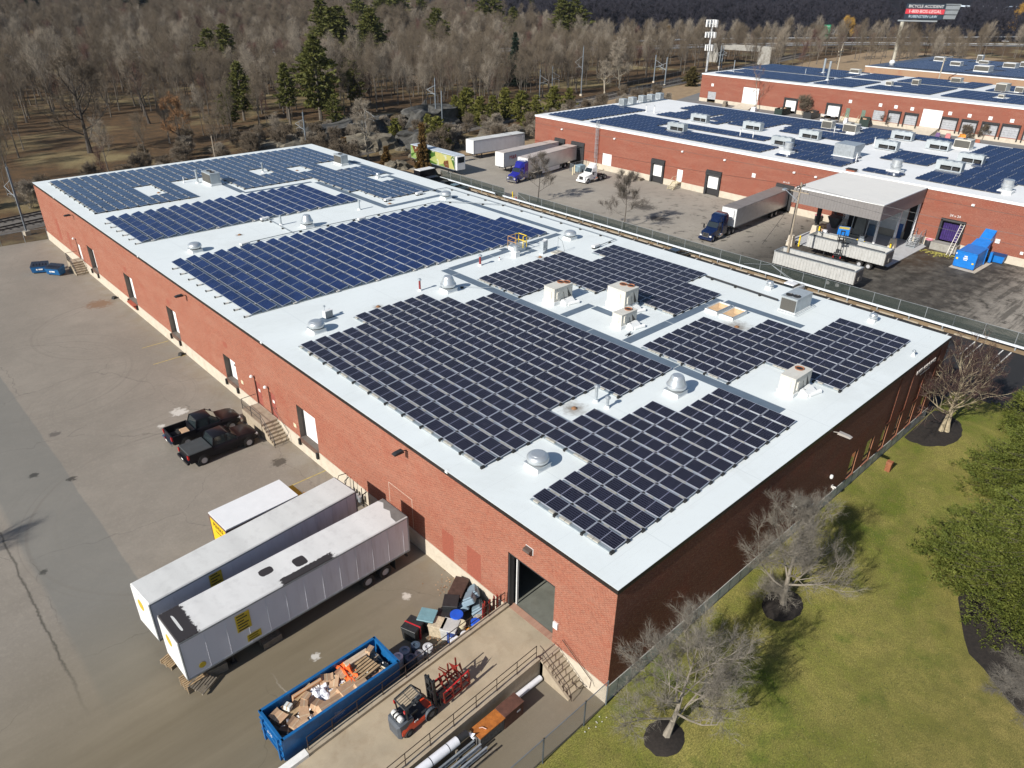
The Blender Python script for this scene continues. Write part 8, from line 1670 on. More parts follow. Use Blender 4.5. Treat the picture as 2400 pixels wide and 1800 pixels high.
# conifers one can tell apart
def con(kind, x, y, h, label, i=0, w_=1.):
    if y > 240 and kind in ('pine','dark') and x < 400: h *= 1.18; w_ = 1.55 if kind == 'pine' else 1.9
    w_ *= 1.25 if kind == 'pine' and y < 240 else 1.; h *= (1.15 if kind == 'pine' else 1.05); ms = CON[kind][i % len(CON[kind])]; base_h = {'pine': (15,17,13), 'spruce': (17,), 'olive': (8,7), 'cedar': (6.5,), 'dark': (15,)}[kind][i % len(CON[kind])]; s = h/base_h
    return tree_from(ms, label, 'tree', (x,y,hill_z(x,y)), i*1.7+x, (s*w_,s*w_,s), 'conifers among the bare woods' if kind != 'olive' else 'olive pines by the truck lot', 'conifer_tree')
L3 = [('pine',68.7,188.7,13.3,'dark green pine left of the others behind the far roof edge'),('pine',72.8,170.3,13.8,'dark pine standing close behind the far roof corner, second from the left'),('pine',85,176,18.7,'tall pine with two-tier crown above the rock shelf'),('pine',92.4,260.9,14,'slim pine top poking out of the bare crowns, left of a pair'),('pine',96.7,257.8,15,'slim pine top poking out of the bare crowns, right of a pair'),('pine',78.5,157.3,8,'small shaded pine at the left end of the rock shelf'),
 ('pine',148.9,267.8,18.7,'broad yellow-green pine, left of the central pair'),('pine',153.1,251.7,18.3,'broad yellow-green pine, right of the central pair'),('pine',93,190.2,17.5,'large pine right of the two-tier one above the far roof corner'),('pine',211.7,286,17.2,'round-topped pine alone above the bare trees in the centre'),('spruce',178.7,197.3,17.7,'dark blue-green spruce standing at the wood edge behind the olive pines'),('pine',142,262,18,'yellow-green pine left behind the central pair'),('pine',158,259,17,'yellow-green pine crowding the right of the central pair'),('pine',146,276,20,'tall yellow-green pine behind the central pair'),('pine',163,270,16,'low yellow-green pine at the right of the central group'),('pine',270,412,22,'pine filling the far green group in front'),('pine',290,428,24,'pine at the right of the far green group'),('pine',255,418,18,'low pine at the left of the far green group'),('pine',305,333,15.6,'small pine top above the dark spruce'),('pine',313.7,302,20.5,'twin pine crown right of centre, left one'),('pine',319.9,298,19,'twin pine crown right of centre, right one'),
 ('pine',335,388,22.8,'tall pine breaking the far wood line right of centre'),('pine',276,423,22,'pine in the far green group, left one'),('pine',283,419,22,'pine in the far green group, middle one'),('pine',262,431,19,'pine in the far green group, outer left one'),('pine',344,474,17,'pine in the far green group, outer right one'),('pine',478,496,18,'small far pine near the ridge, centre right'),('pine',140,240,14,'shaded pine low in front of the central pair'),('pine',112,205,11,'dark pine low between the large pine and the olive pines'),('pine',60,178,9,'low dark pine behind the far catenary mast'),('pine',104,188,12,'shaded pine behind the fence panels on the rock'),
 ('dark',152,739,22,'dark conifer crown at the far upper left'),('dark',205,661,26,'large dark conifer top in the upper left woods'),('dark',212,668,22,'dark conifer beside the large one in the upper left woods'),('dark',290,804,26,'dark conifer breaking the top edge, left of centre'),('dark',206,742,20,'low dark conifer top in the upper left'),('dark',325,753,24,'dark conifer near the top edge, farther right'),('dark',666,529,24,'dark pine group at the ridge foot, left one'),('dark',690,520,28,'dark pine group at the ridge foot, right one'),('dark',420,660,24,'dark conifer on the far skyline behind the centre pines'),('dark',440,670,26,'second dark conifer on the far skyline behind the centre pines'),
 ('olive',115,149,8.8,'olive pine with the tallest crown at the left of the row by the truck lot'),('olive',117.3,157,6,'small olive pine behind the left of the row'),('olive',113.3,141.2,7.5,'olive pine second from the left in the row'),('olive',127,146.3,8.3,'olive pine in the middle of the row, left of the bushy one'),('olive',127,139.8,8.1,'bushy olive pine in the middle of the row'),('olive',129.5,136.4,7.2,'olive pine right of the bushy one'),('olive',143.9,143.5,7.7,'olive pine behind the second warehouse corner, left one'),('olive',151.9,144.7,6.6,'olive pine behind the second warehouse corner, right one'),('olive',118.1,128.7,4.5,'small olive pine at the warehouse corner'),('olive',120.5,144.5,7.,'olive pine squeezed between the tall and the bushy ones'),
 ('olive',83.3,137.9,5.4,'small pine on the slope below the rock shelf'),('olive',87.1,130,7,'pine above the produce trailer'),('olive',84.5,123,7.5,'dark pine just behind the produce trailer'),('cedar',70.9,110.6,9.0,'brown-orange cedar in front of the produce trailer'),('cedar',66.2,133.4,3.7,'small orange-brown cedar behind the far roof corner'),('cedar',68,119.7,3.6,'small brown cedar beside the pale bare tree'),('olive',73.0,113.5,4,'dark green cedar foliage left of the brown cedar'),('cedar',322.4,234.9,14.7,'tall rusty-red tree at the edge of the motorway bank'),('cedar',408,278.7,6.6,'brown cone-shaped shrub on the motorway bank, left'),('dark',420,276.5,6.5,'dark cone-shaped shrub on the motorway bank behind the antenna mast')]
for i, (kd, x, y, h_, lb) in enumerate(L3): con(kd, x, y, h_, lb, i, {'cedar': 1.35 if h_ < 8 else .6}.get(kd, 1.) if not (x > 400) else 1.8)
tree_from(conifer_meshes(40, 6.3, 3.2, leafm('bronze_conifer', (.06,.055,.02), (.11,.085,.03)), bare=.02, dens=1.4), 'dense round olive-brown conifer at the left corner of the third warehouse', 'tree', (233.9,157.4,0), 0, (1.25,1.25,1.1), None, 'conifer_tree')
YT_ = bark('yellow_willow_twigs', (.42,.25,.05)); yw = bare_meshes(51, 11, 12, .2, .36, 1, 7, BARK, YT_, 7, 1.6, .2, (0,0), .1, .05)
tree_from(yw, 'yellow-orange willow between the green road sign and the billboard', 'tree', (530,236,0), 0, 1.25, 'yellow willows'); tree_from(yw, 'golden willow at the far right under the dark ridge', 'tree', (766,194,0), 2, (2.2,2.2,1.9), 'yellow willows')
# trees one can tell apart near the railway and in the yards
bt = bare_meshes(61, 18, 14, .16, .42, 2, 5, bark('dark_bark', (.06,.05,.042)), TWIG, 4, 1.3, .42, (0,0), .5, .016, 1)
tree_from(bt, 'very large spreading bare tree with dark trunk behind the far left roof edge', 'tree', (23.8,170,0), .6, (1.1,1.1,1.0))
tree_from(bare_meshes(62, 15, 11, .3, .34, 2, 4, bark('dark_bark', (.06,.05,.042)), TWIG, 4, 1.1, .3, (.12,0), .4, .018), 'dark-trunked bare tree at the right of the grassy clearing', 'tree', (47,199,0), 2, 1.05)
tree_from(bare_meshes(63, 11, 9, .3, .34, 2, 4, bark('dark_bark', (.06,.05,.042)), bark('orange_brown_twigs', (.24,.13,.06)), 4, .8, .2, (0,0), .3, .03), 'bare oak with brown leaves clinging above the far roof edge', 'tree', (39.3,157,0), 1, 1.)
pale = bark('pale_bark', (.42,.37,.29)); tree_from(bare_meshes(64, 10.5, 12, .25, .30, 2, 4, BARKL, TWIGP, 4, .9, .2, (0,0), .7, .012), 'pale grey bare tree rising beside the far roof corner', 'tree', (66.8,124.7,0), 0, 1.08)
tree_from(bare_meshes(65, 12, 8, .35, .3, 1, 5, pale, TWIGP, 4, 1.2, .22, (-.25,0), .4, .02, 2), 'leaning pale-trunked birch by the tracks', 'tree', (190,163,0), 0, .9); tree_from(bare_meshes(66, 15, 12, .2, .3, 2, 4, BARKL, TWIGP, 4, 1.2, .24, (0,0), .6, .02, 2), 'tall pale many-branched tree right of the leaning birch', 'tree', (202.5,166,0), 0, 1.05)
al = bare_meshes(67, 8, 9, .3, .34, 2, 5, bark('dark_bark', (.06,.05,.042)), bark('alley_twigs', (.13,.11,.09)), 4, .7, .11, (0,0), .7, .008)
tree_from(al, 'small bare tree between the guardrail opening and the violet tractor', 'tree', (70.6,76.4,0), 0, 1.0, 'small bare trees along the slatted fence'); tree_from(bare_meshes(68, 8, 10, .3, .34, 2, 5, BARK, bark('alley_twigs', (.13,.11,.09)), 4, .7, .11, (0,0), .6, .009), 'small bare tree by the fence in front of the dark tyre marks', 'tree', (70.3,56.3,0), 2, 1.02, 'small bare trees along the slatted fence')
tree_from(bare_meshes(69, 12, 8, .25, .3, 1, 4, BARKL, bark('dusty_twigs', (.2,.13,.1)), 4, .9, .15, (.05,.05), .5, .014), 'thin bare tree in front of the white roller door of the third warehouse', 'tree', (200.7,109.9,0), 0, 1.05)
shrub = bare_meshes(70, 4, 7, .1, .5, 1, 5, TWIG, TWIG, 7, .7, .05, (0,0), .4, .012, 4); shr2 = bare_meshes(71, 3.2, 7, .1, .5, 1, 5, TWIGP, TWIGP, 7, .6, .05, (0,0), .3, .012, 4)
for (x,y,s,lb) in ((205.7,94.6,1.2,'left bare shrub'),(210.5,70.9,1.5,'middle bare shrub'),(207.5,45.3,.8,'right bare shrub'),(206,49,.7,'small bare shrub left of the right one')):
    tree_from(shrub, lb+' in front of the third warehouse doors', 'shrub', (x-4,y,0), x, s, 'shrubs by the third warehouse', 'bare_shrub')
rs = random.Random(31); n_ = 0
for (cx, cy, rx, ry, cnt) in ((96,128,16,9,26),(80,150,20,8,16),(110,122,9,5,10),(66,140,8,10,9),(150,134,18,6,12),(20,134,26,5,16),(60,128,8,5,6),(180,142,16,8,10),(46,150,20,9,16)):
    for k in range(cnt):
        x, y = cx+rs.uniform(-rx,rx), cy+rs.uniform(-ry,ry)
        if x < W+2 and y < L+12 or y > 119+.2*x and y < 135+.2*x and x > 30: y = y if y > 135 else 117+.2*x-4
        if y < 112: continue
        if 99 < x < 144 and y < 108: continue
        tree_from(shr2 if rs.random() < .5 else shrub, 'grey-brown leafless bush in the scrub between the railway and the lots', 'shrub', (x,y,0), rs.uniform(0,6), rs.uniform(.6,1.15), 'bushes in the railway scrub', 'bare_bush')
# lawn trees
lb_ = bark('pale_lawn_bark', (.24,.21,.17)); lt_ = bark('grey_lawn_twigs', (.19,.17,.14))
A = bare_meshes(81, 4.6, 13, .2, .62, 2, 6, lb_, lt_, 4, .5, .15, (.28,.0), .35, .0042)
tree_from(A, 'bare grey ornamental tree on a round mulch ring, nearest the brick corner', 'tree', (.72,-3.55,.05), .0, (1.3,1.25,1.2), 'bare lawn trees')
Bt = bare_meshes(82, 5.0, 14, .2, .62, 2, 6, lb_, lt_, 4, .55, .17, (.06,0), .35, .0042)
tree_from(Bt, 'bare grey ornamental tree against the shaded wall, second from the brick corner', 'tree', (13.65,-3.1,.38), .3, (1.3,1.15,1.12), 'bare lawn trees')
Ct = bare_meshes(83, 5.6, 12, .3, .8, 2, 5, bark('tan_bark', (.36,.30,.20)), bark('purple_brown_twigs', (.065,.034,.03)), 3, .5, .2, (.45,.0), .15, .010, 2)
tree_from(Ct, 'spreading reddish-brown ornamental tree at the far corner of the lawn wall', 'tree', (43.2,-2.2,.4), .0, (1.25,.9,1.0), 'bare lawn trees')
stw = bare_meshes(84, 1.3, 6, .1, .8, 1, 5, lt_, lt_, 5, .5, .03, (0,0), .1, .005, 3)
for k, (x,y) in enumerate(((17.2,-15.4),(18.6,-16.6),(16.6,-17.2),(19.5,-15.2))): tree_from(stw, 'leafless creeping shrub sprawling on the mulch under the big evergreen', 'shrub', (x,y,.4), k, (1.2,1.2,.28), 'creeping shrubs on the mulch', 'bare_shrub')
tree_from(stw, 'low leafless shrub below the second lawn tree', 'shrub', (13.3,-2.6,.4), 0, 1., None, 'bare_shrub')
# big evergreen on the right: sprays of flat foliage on spreading boughs
def evergreen(seed, h, R, n_b, mat, zlo=.04):
    rnd = random.Random(seed); tr = MB().m(BARK); cr = MB().m(mat); tr.cyl((0,0,0),(0,0,h*.9),.3,.05,8,False)
    for b in range(n_b):
        f = zlo+(1-zlo)*rnd.random()**1.25; z = h*f; a = rnd.uniform(0,6.283); L_ = R*(1-f)**.62*rnd.uniform(.7,1.12)+.3; rise = rnd.uniform(-.08,.34)
        d = Vector((math.cos(a),math.sin(a),rise)).normalized(); p0 = Vector((0,0,z)); tr.cyl(p0,p0+d*L_*.85,.035,.01,3,False); side = Vector((-math.sin(a),math.cos(a),0)); n_s = int(5+L_*5.5)
        for s in range(n_s):
            g = .22+.8*rnd.random(); w_ = (1.05-g)*L_*.32+.25; q = p0+d*L_*g+side*rnd.uniform(-w_,w_)+Vector((0,0,rnd.uniform(-.12,.14)-.10*g*g*L_)); dd = (d+side*rnd.uniform(-.8,.8)+Vector((0,0,rnd.uniform(-.1,.35)))).normalized(); sd = dd.cross(Vector((rnd.uniform(-.5,.5),rnd.uniform(-.5,.5),1))).normalized()
            for t_ in range(13):
                o_ = dd*rnd.uniform(-.1,.32)+sd*rnd.uniform(-.2,.2)+Vector((0,0,rnd.uniform(-.07,.07))); e = (dd+sd*rnd.uniform(-.9,.9)+Vector((0,0,rnd.uniform(-.4,.5)))).normalized(); l_ = rnd.uniform(.08,.18); v = e.cross(rdir(rnd,e,1.2)).normalized()*rnd.uniform(.022,.045)
                cr.add([q+o_-v*.6, q+o_+e*l_*.6-v, q+o_+e*l_, q+o_+e*l_*.5+v], [(0,1,2,3)])
    return tr.mesh('trunk'), cr.mesh('crown')
tree_from(evergreen(91, 8.2, 7.0, 620, ARB), 'big yellow-green evergreen spreading over the mulch at the right edge', 'tree', (26.6,-13.6,.3), 0, 1., 'evergreens at the right edge', 'evergreen_tree')
tree_from(evergreen(92, 7.0, 5.6, 380, ARB), 'second evergreen behind the big one at the right edge', 'tree', (38.0,-10.8,.3), 1, 1., 'evergreens at the right edge', 'evergreen_tree'); tree_from(evergreen(93, 6.0, 4.5, 260, ARB), 'small evergreen by the dark parking bays at the right edge', 'tree', (49.5,-8.6,.3), 2, 1., 'evergreens at the right edge', 'evergreen_tree')
tree_from(W1[0], 'bare tree outside the lot at the left whose shadow falls on the asphalt', 'tree', (-36.8,37,0), .5, .7)
t = thing('stump', 'short brown stump standing alone on the lawn', 'stump', (33.6,-1.35,.4)); MB().m(M('rust_brown_post', (.25,.09,.04), .8, var=.3, scale=6)).box(-.25,.2,-.2,.2,0,.75).prism([(-.3,.75),(.25,.75),(.1,.95),(-.2,.9)],1,-.22,.22).obj('block', t)
t = thing('light_stake', 'small pale sign stake behind the top of the second lawn tree', 'stake', (21.3,-.6,.4)); MB().m(WOOD).cyl((0,0,0),(.1,0,2.4),.04,.03,6).obj('stake', t); MB().m(WHITEM).box(-.1,.15,-.04,.04,2.3,2.6).obj('cap', t)
# low grass tufts and pebbles at the lawn edge
gt = MB().m(M('grass_tuft', (.13,.14,.035), .9, var=.4, scale=1, space='World')).m(M('grass_tuft', (0,0,0))); rnd = random.Random(8)
tufts = [M('grass_tuft', (0,0,0)), M('dry_tuft', (.2,.18,.06), .9, var=.3, scale=1, space='World'), M('dark_tuft', (.045,.055,.015), .9, var=.3, scale=1, space='World')]
for k in range(21000):
    x = rnd.uniform(-3,34); y = -.25-14*rnd.random()**1.0; 
    if (x-.7)**2+(y+3.55)**2 < 1.6 or ((x-23.5)/8.4)**2+((y+16.3)/6.2)**2 < 1 or ((x-13.6)/1.6)**2+((y+3.1)/1.1)**2 < 1: continue
    z = .4*max(0,min(1,(x+1)/9))+.02+.05*noise.noise(Vector((x*.15,y*.15,0))); a = rnd.uniform(0,6.3); l_ = rnd.uniform(.03,.075); gt.m(tufts[rnd.choice([0,0,1,2])]); c_, s_ = math.cos(a), math.sin(a)
    gt.add([(x-c_*.035,y-s_*.035,z),(x+c_*.035,y+s_*.035,z),(x+c_*.02+s_*l_*.5,y+s_*.02-c_*l_*.5,z+l_)],[(0,1,2)])
tag(gt.obj('grass', fix=False), 'short tufty grass of the lawn beside the shaded brick wall', 'grass', None, 'stuff')
pb = MB().m(M('white_pebble', (.6,.58,.52), .8)); rnd = random.Random(6)
for k in range(14): x = rnd.uniform(-2.2,1.2); y = -.35-abs(rnd.gauss(0,.18)); pb.lathe([(.01,0),(.035,.01),(.03,.035),(.006,.04)],6,(x,y,.03))
tag(pb.obj('pebbles'), 'scatter of white pebbles along the fence foot at the brick corner', 'pebbles', None, 'stuff')
# ------------------------------------------------------------------ rock shelf by the railway
ROCK = M('grey_rock', (.085,.082,.074), .95, var=.45, scale=.6, dirt=.7, dcol=(.04,.037,.03), space='World'); ROCKL = M('pale_rock_top', (.15,.13,.095), .95, var=.35, scale=.5, dirt=.4, dcol=(.09,.07,.04), space='World')
def rock(name, label, cx, cy, rx, ry, h, seed, mat, rot=0, grp='rock outcrops by the railway'):
    mb = MB().m(mat); n, k = 30, 9
    for j in range(k+1):
        f = j/k; zz = h*min(1, f*2.2) if f < .45 else h*(1+.12*(f-.45)); rr_ = (1.04-.16*f/.45) if f < .45 else (.88*(1-(f-.45)/.55))
        for i in range(n):
            a = 2*math.pi*i/n; q = Vector((math.cos(a)*2.1, math.sin(a)*2.1, f*2+seed)); w_ = 1+.42*noise.noise(q)+.18*noise.noise(q*2.7)
            x = rx*rr_*w_*math.cos(a); y = ry*rr_*w_*math.sin(a); mb.V.append((cx+x*math.cos(rot)-y*math.sin(rot), cy+x*math.sin(rot)+y*math.cos(rot), max(-.2, zz*(1+.35*noise.noise(q*1.3+Vector((5,0,0)))))-.1))
    for j in range(k):
        for i in range(n): mb.F.append((j*n+i, j*n+(i+1)%n, (j+1)*n+(i+1)%n, (j+1)*n+i)); mb.I.append(0)
    o = mb.obj(name, None, fix=True); return tag(o, label, 'rock', grp)
rock('rock_outcrop','long dark rock shelf left of the far catenary mast',80,151,15,4.5,3.4,1,ROCK,.25); rock('rock_outcrop','pale-topped rock slope behind the far roof corner',62,147,11,5,2.2,2,ROCKL,.3); rock('rock_outcrop','dark rock block under the fence panels',104,152,11,5,4.2,3,ROCK,.2)
rock('rock_outcrop','low mossy rock mound above the parked van',74,136,8,5,2.6,4,ROCKL,.1); rock('rock_outcrop','tumbled grey boulders behind the produce trailer',92,136,11,4.5,2.4,5,ROCK,.2); rock('rock_outcrop','boulder mound behind the long white trailer',108,126,8,4,1.8,6,ROCKL,.1); rock('rock_outcrop','pale boulder beside the brown cedar',67,114.5,2.6,2.0,1.3,7,ROCKL,0)
rnd = random.Random(17)
for k in range(26): x = rnd.uniform(72,112); rock('boulder','loose grey boulder on the slope between the railway and the truck lot',x,rnd.uniform(121,140),rnd.uniform(.6,1.6),rnd.uniform(.5,1.2),rnd.uniform(.5,1.2),20+k,rnd.choice([ROCK,ROCKL]),k,'loose boulders on the slope')
# ------------------------------------------------------------------ railway masts
MAST = M('blue_grey_mast', (.19,.22,.25), .5, .3)
def mast(x, y, h, label, arms=1, z0=0, dirn=1, far=False):
    t = thing('catenary_mast', label, 'railway mast', (x,y,z0), math.atan(.2), 'catenary masts along the railway'); s = 1.6 if far else 1.
    MB().m(MAST).box(-.11*s,.11*s,-.11*s,.11*s,0,h).cyl((0,0,h),(0,0,h+.5),.03,.03,6).obj('pole', t); MB().m(CONC).box(-.4,.4,-.4,.4,-.3,.6).obj('footing', t); a_ = MB().m(GALV); D = dirn
    for k in range(arms):
        o = .5*k; a_.tube([(0+o,0,h*.82),(0+o,D*3.0,h*.68)],.035*s).tube([(0+o,0,h*.55),(0+o,D*3.0,h*.68)],.03*s).tube([(o,0,h*.6),(o,D*2.4,h*.58),(o,D*2.9,h*.55)],.03*s).tube([(o,D*1.5,h*.75),(o,D*1.5,h*.58)],.02*s)
    a_.obj('cantilever_arm', t); return t
mast(-1.8,113.5,10.1,'dark catenary mast at the far left beside the bend of the parking lot',1,0,1)
for (x,y,h,lb,a,d_,z0) in ((61,141,8.6,'catenary mast just behind the far roof edge with arms on its right',1,1,0),(80,145.5,8.2,'catenary mast at the top end of the roof with long slanted arms',1,-1,0),(105,150,9.5,'tall catenary mast on the rock shelf with a zigzag arm',2,1,2.4),(104.8,147,9,'grey mast without arms in front of the rock shelf',0,1,0),(160,165.5,9.5,'catenary mast behind the olive pines, left one',1,-1,0),(172.5,172,9.2,'catenary mast behind the olive pines, right one',1,-1,0),(180,165.2,15.5,'tallest catenary mast left of the pale birch',1,1,0),(226,164,10,'catenary mast near the third warehouse corner',2,1,0),(231,173,10,'second catenary mast across the tracks from the corner',1,-1,0),(297,185,9.5,'far catenary mast before the motorway bridge, left',1,1,0),(303,190,9.5,'far catenary mast before the motorway bridge, right',1,-1,0)):
    mast(x,y,h,lb,a,z0,d_,x > 200)
t = thing('timber_pole', 'plain brown pole behind the far roof edge holding a slack cable', 'pole', (37,134,0), 0, None); MB().m(M('pole_wood', (.30,.25,.19))).cyl((0,0,0),(0,0,7.2),.15,.11,8).obj('pole', t)
wires('catenary_wire', 'thin catenary wires following the railway behind the long roof', [((-50,111,7),(-1.8,115,6.9)),((-1.8,115,6.9),(61,143,6)),((61,143,6),(105,152,8)),((105,152,8),(172,170,6.5)),((172,170,6.5),(226,166,7)),((37,134,7),(61,141,8))], .02, .5)
# ------------------------------------------------------------------ antenna mast, billboard, signs
t = thing('antenna_tower', 'tall slim antenna pole with three rings of white panels behind the third warehouse', 'antenna tower', (283,183.5,0)); MB().m(M('tower_grey', (.45,.46,.47), .5)).cyl((0,0,0),(0,0,19.4),.5,.35,12).obj('pole', t); MB().m(M('tower_grey', (.4,.4,.4))).cyl((5,-3,0),(5,-3,2),.2,.2,6).obj('cabinet', t)
for z, r_, hh in ((19.4,3.0,2.8),(14.9,2.8,2.2),(9.8,2.0,2.4)):
    rg = MB().m(GALV); pn = MB().m(WHITEM)
    for k in range(3):
        a = 2*math.pi*k/3+.4; b = a+2*math.pi/3; p0 = (r_*math.cos(a), r_*math.sin(a), z); p1 = (r_*math.cos(b), r_*math.sin(b), z); rg.tube([p0,p1],.12,4).tube([(0,0,z),p0],.1,4)
        for f in (.12,.37,.63,.88): q = Vector(p0).lerp(Vector(p1), f); pn.box(q.x-.28,q.x+.28,q.y-.22,q.y+.22,z-hh*.5,z+hh*.5)
    rg.obj('mounting_ring', t); pn.obj('antenna_panel', t)
bb = thing('billboard', 'tall single-pole billboard with a black and red lawyer advertisement', 'billboard', (421,158,0)); MB().m(M('billboard_pole', (.42,.40,.33), .6)).cyl((0,0,0),(0,0,18.2),1.0,.9,14).obj('pole', bb)
un = Vector((-.42+.0,-.907,0)); un = Vector((.62,-.785,0)).normalized(); nn = Vector((-.785,-.62,0)); c0 = Vector((0,0,0))
def bbq(u0,u1,z0,z1,off,mat,nm,org=None):
    o_ = org or Vector((0,0,0)); P_ = lambda u, z, k: tuple(o_+un*u+nn*(off+k)+Vector((0,0,z)))
    return MB().m(mat).add([P_(u0,z0,0),P_(u1,z0,0),P_(u1,z1,0),P_(u0,z1,0),P_(u0,z0,.25),P_(u1,z0,.25),P_(u1,z1,.25),P_(u0,z1,.25)],[(0,3,2,1),(4,5,6,7),(0,1,5,4),(1,2,6,5),(2,3,7,6),(3,0,4,7)]).obj(nm, bb)
bbq(0,19,19.6,26.8,.4,M('billboard_black', (.02,.035,.055), .6),'poster_panel'); bbq(0,19,22.0,24.3,.66,M('billboard_red', (.55,.04,.06), .6),'poster_band')
# text faces the camera side
TM = lambda z, u=9.5: face_M(tuple(un*u+nn*.95+Vector((0,0,z))), un, (0,0,1))
text_mesh('BICYCLE ACCIDENT', 1.9, WHITEM, TM(25.5), bb, 'lettering', .02, 1.0); text_mesh('1-800-BOS-LEGAL', 2.1, WHITEM, TM(23.15), bb, 'lettering', .02, 1.0); text_mesh('RUBENSTEIN LAW', 1.8, M('pale_blue_lettering', (.5,.62,.72), .6), TM(20.8,9.0), bb, 'lettering', .02, .95)
bbq(-2.5,17,18.4,19.1,-.3,GALV,'catwalk'); m_ = MB().m(GALV)
P_ = lambda u, z, k=0: tuple(un*u+Vector((.907,.42,0))*0+Vector((0,0,z))-nn*(k))
m_.add([P_(19.3,19.6),P_(19.3,26.9),P_(27,26.9,1),P_(25.5,19.6,1)],[(0,1,2,3)]); m_.obj('back_panel', bb, fix=False);
fr = MB().m(DKM)
for k in range(5): fr.tube([P_(19.2+1.6*k,19.4,k*.25+.2),P_(19.3+1.7*k,27.1,k*.25+.2)],.13,4)
for k in range(4): fr.tube([P_(19.2,19.8+k*2.2,-.3),P_(26.2,19.8+k*2.2,.8)],.12,4)
fr.obj('rear_frame', bb)
rs_ = thing('road_sign', 'green motorway sign on a cantilever truss above the bare trees', 'road sign', (466,208,0)); MB().m(M('sign_post', (.42,.38,.3), .6)).cyl((0,0,0),(0,0,11),.45,.4,10).obj('post', rs_); un2 = Vector((.62,-.785,0))
gp = MB().m(M('sign_green', (.0,.28,.13), .5)); Q = lambda u, z, k=0: tuple(un2*u+Vector((-.785,-.62,0))*k+Vector((0,0,z)))
gp.add([Q(-15,5.5,.5),Q(-9.2,5.5,.5),Q(-9.2,11.4,.5),Q(-15,11.4,.5)],[(0,1,2,3)]).add([Q(-13,11.4,.5),Q(-9.2,11.4,.5),Q(-9.2,13.2,.5),Q(-13,13.2,.5)],[(0,1,2,3)]).obj('sign_panel', rs_, fix=False)
m_ = MB().m(GALV); m_.tube([Q(-14.5,8.2),Q(0,8.2)],.15,4).tube([Q(-14.5,10.4),Q(0,10.4)],.15,4)
for k in range(9): m_.tube([Q(-9+k,8.2+2.2*(k%2)),Q(-8+k,10.4-2.2*(k%2))],.1,4)
m_.obj('truss', rs_); TS = lambda u, z: face_M(Q(u,z,.56), un2, (0,0,1))
text_mesh('Metro St', 1.3, WHITEM, TS(-12.3,10.3), rs_, 'lettering', .01); text_mesh('Norwood', 1.3, WHITEM, TS(-12.1,8.5), rs_, 'lettering', .01); text_mesh('Exit 33', 1.1, WHITEM, TS(-12.3,6.6), rs_, 'lettering', .01); text_mesh('33 A', 1.2, WHITEM, TS(-11.1,12.3), rs_, 'lettering', .01)
t = thing('timber_cross_pole', 'pale utility pole with crossarm among the trees left of the tan building', 'utility pole', (300,132,0)); MB().m(pale).cyl((0,0,0),(0,0,12),.3,.2,8).box(-2.2,2.2,-.15,.15,10.8,11.2).box(-1.5,1.5,-.15,.15,9.6,9.9).obj('pole', t)
t = thing('tall_lamp_mast', 'leaning pale pole with a lamp head in front of the tan building', 'lamp post', (272,83,0)); t.rotation_euler = (0,0,0); MB().m(pale).cyl((0,0,0),(1,0,13.5),.25,.18,8).obj('pole', t); MB().m(GALV).tube([(1,0,13.5),(2.5,-2,13.9)],.12).obj('lamp_arm', t)
t = thing('road_shield', 'small grey sign on the motorway verge left of the antenna tower', 'road sign', (418,289,0)); MB().m(GALVD).cyl((0,0,0),(0,0,3),.12,.12,6).obj('post', t); MB().m(HVG).box(-1.2,1.2,-.1,.1,3,5.6).obj('plate', t)
t = thing('motorway_bridge', 'concrete motorway bridge over the railway behind the antenna tower', 'bridge', (330,196,0), .2); MB().m(CONCD).box(-3,3,-16,16,6,7.2).box(-3,-2.6,-16,16,7.2,8.1).box(2.6,3,-16,16,7.2,8.1).obj('deck', t); MB().m(CONCD).box(-3,3,-16,-10,-.1,6).box(-3,3,10,16,-.1,6).obj('abutment', t)
# dumpsters and clutter in front of the third warehouse
def skip(x, y, rz, mat, lb, ln=6.):
    t = thing('open_skip', lb, 'skip', (x,y,0), rz, 'open skips by the third warehouse'); MB().m(mat).box(0,ln,-1.2,1.2,.1,.2).box(0,ln,-1.2,-1.1,.2,2).box(0,ln,1.1,1.2,.2,2).box(0,.1,-1.1,1.1,.2,2).box(ln-.1,ln,-1.1,1.1,.2,2).obj('steel_box', t)
    m_ = MB().m(M('mixed_rubbish', (.3,.24,.18))); rr2 = random.Random(int(y)); 
    for k in range(14): m_.m(rr2.choice([CARD, M('mixed_rubbish', (.3,.24,.18)), DKM])).box(*(lambda a,b,s: (a,a+s,b,b+s*.8,1.0,1.2+s))(rr2.uniform(.2,ln-1.2),rr2.uniform(-.9,.3),rr2.uniform(.3,.8)))
    m_.obj('rubbish', t); return t
DG = M('dark_green_steel', (.012,.028,.022), .6); skip(195.5,99.5,.05,DG,'dark open skip of scrap left of the first black dock'); skip(196,90.5,.1,BK,'black open skip left of the second black dock'); skip(197,74,.35,DG,'dark green open skip between the stairs and the bare shrub')
CLB = ['white covered golf cart in front of the black dock, left','white covered golf cart in front of the black dock, right']
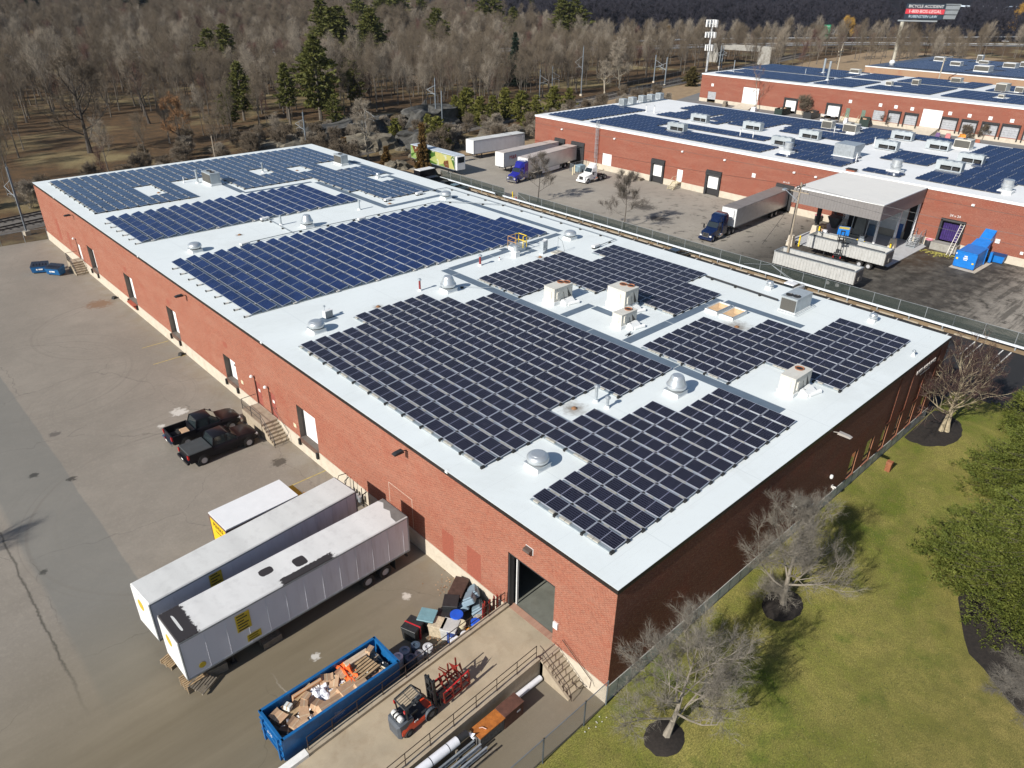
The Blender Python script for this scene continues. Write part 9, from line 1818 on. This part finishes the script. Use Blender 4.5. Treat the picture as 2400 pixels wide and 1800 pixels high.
for i, (x,y) in enumerate(((197,86),(197,83))):
    t = thing('golf_cart', CLB[i], 'golf cart', (x,y,0), .3, 'golf carts by the third warehouse'); MB().m(WTRUCK).bevbox(-1.1,1.1,-.6,.6,.25,.75,.1).obj('body', t); MB().m(WHITEM).bevbox(-1.0,1.0,-.65,.65,1.75,1.85,.05).obj('roof', t); r = MB().m(DKM)
    for a in (-.9,.9):
        for b in (-.55,.55): r.tube([(a,b,.7),(a,b,1.8)],.04)
    r.obj('post', t); MB().m(BLACK).box(-.6,.3,-.5,.5,.75,1.2).obj('seat', t)
    for a in (-.8,.8):
        for s in (-1,1): wheel(t, a, s*.55, .25, .2, WHITEM, s)
for i,(x,y,sx,sy,h_,m_,lb) in enumerate(((199,80,1.2,1,1.5,PLASW,'white cube tote right of the golf carts'),(199,120,2,1.2,1.6,WOODG,'grey planter box by the first white roller door'),(198,109,2.2,1.4,1.2,PLASW,'white boxes beside the first roller door ramp'),(198,54.5,1.2,1.1,1.1,M('purple_crate', (.15,.08,.2), .6),'purple crate right of the second roller door'),(198,52,1.3,1.2,1.2,M('pinkish_crate', (.55,.2,.2), .6),'pink and red crates by the docks'),(198,48.6,2.4,1.4,1.5,M('orange_rack', (.75,.28,.04), .6),'orange metal racks between the docks'),(198,44.8,1.1,1.,.8,M('brick_red_crate', (.4,.14,.08), .6),'terracotta crate right of the orange racks'))):
    t = thing('storage_crate', lb, 'crate', (x,y,0), .1*i, 'goods in front of the third warehouse'); MB().m(m_).bevbox(-sx/2,sx/2,-sy/2,sy/2,0,h_*.55,.05).bevbox(-sx*.45,sx*.3,-sy*.45,sy*.4,h_*.55,h_,.05).obj('crate', t)
MB().m(CONC).add([(203.4,56.5,1.3),(203.4,61.6,1.3),(197.5,61.6,0),(197.5,56.5,0),(203.4,56.5,0),(203.4,61.6,0)],[(0,1,2,3),(0,3,4),(1,5,2),(0,4,5,1)]).obj('loading_ramp', B3, fix=False); MB().m(CONC).add([(203.4,111.4,1.1),(203.4,117,1.1),(198,117,0),(198,111.4,0),(203.4,111.4,0),(203.4,117,0)],[(0,1,2,3),(0,3,4),(1,5,2),(0,4,5,1)]).obj('loading_ramp', B3, fix=False)
# ------------------------------------------------------------------ thin winter haze
hz, ht, hb = newmat('haze_air'); ht.nodes.remove(hb)
pv = nd(ht, 'VolumePrincipled', {'Color': (.72,.80,.92,1), 'Density': .00005, 'Anisotropy': .3}); ht.links.new(pv.outputs[0], ht.nodes['Material Output'].inputs['Volume'])
hm = MB().m(hz).box(-3100, 4700, -3100, 4700, -60, 190).obj('haze'); tag(hm, 'thin pale winter haze over the yards, woods and ridge', 'haze', None, 'stuff')
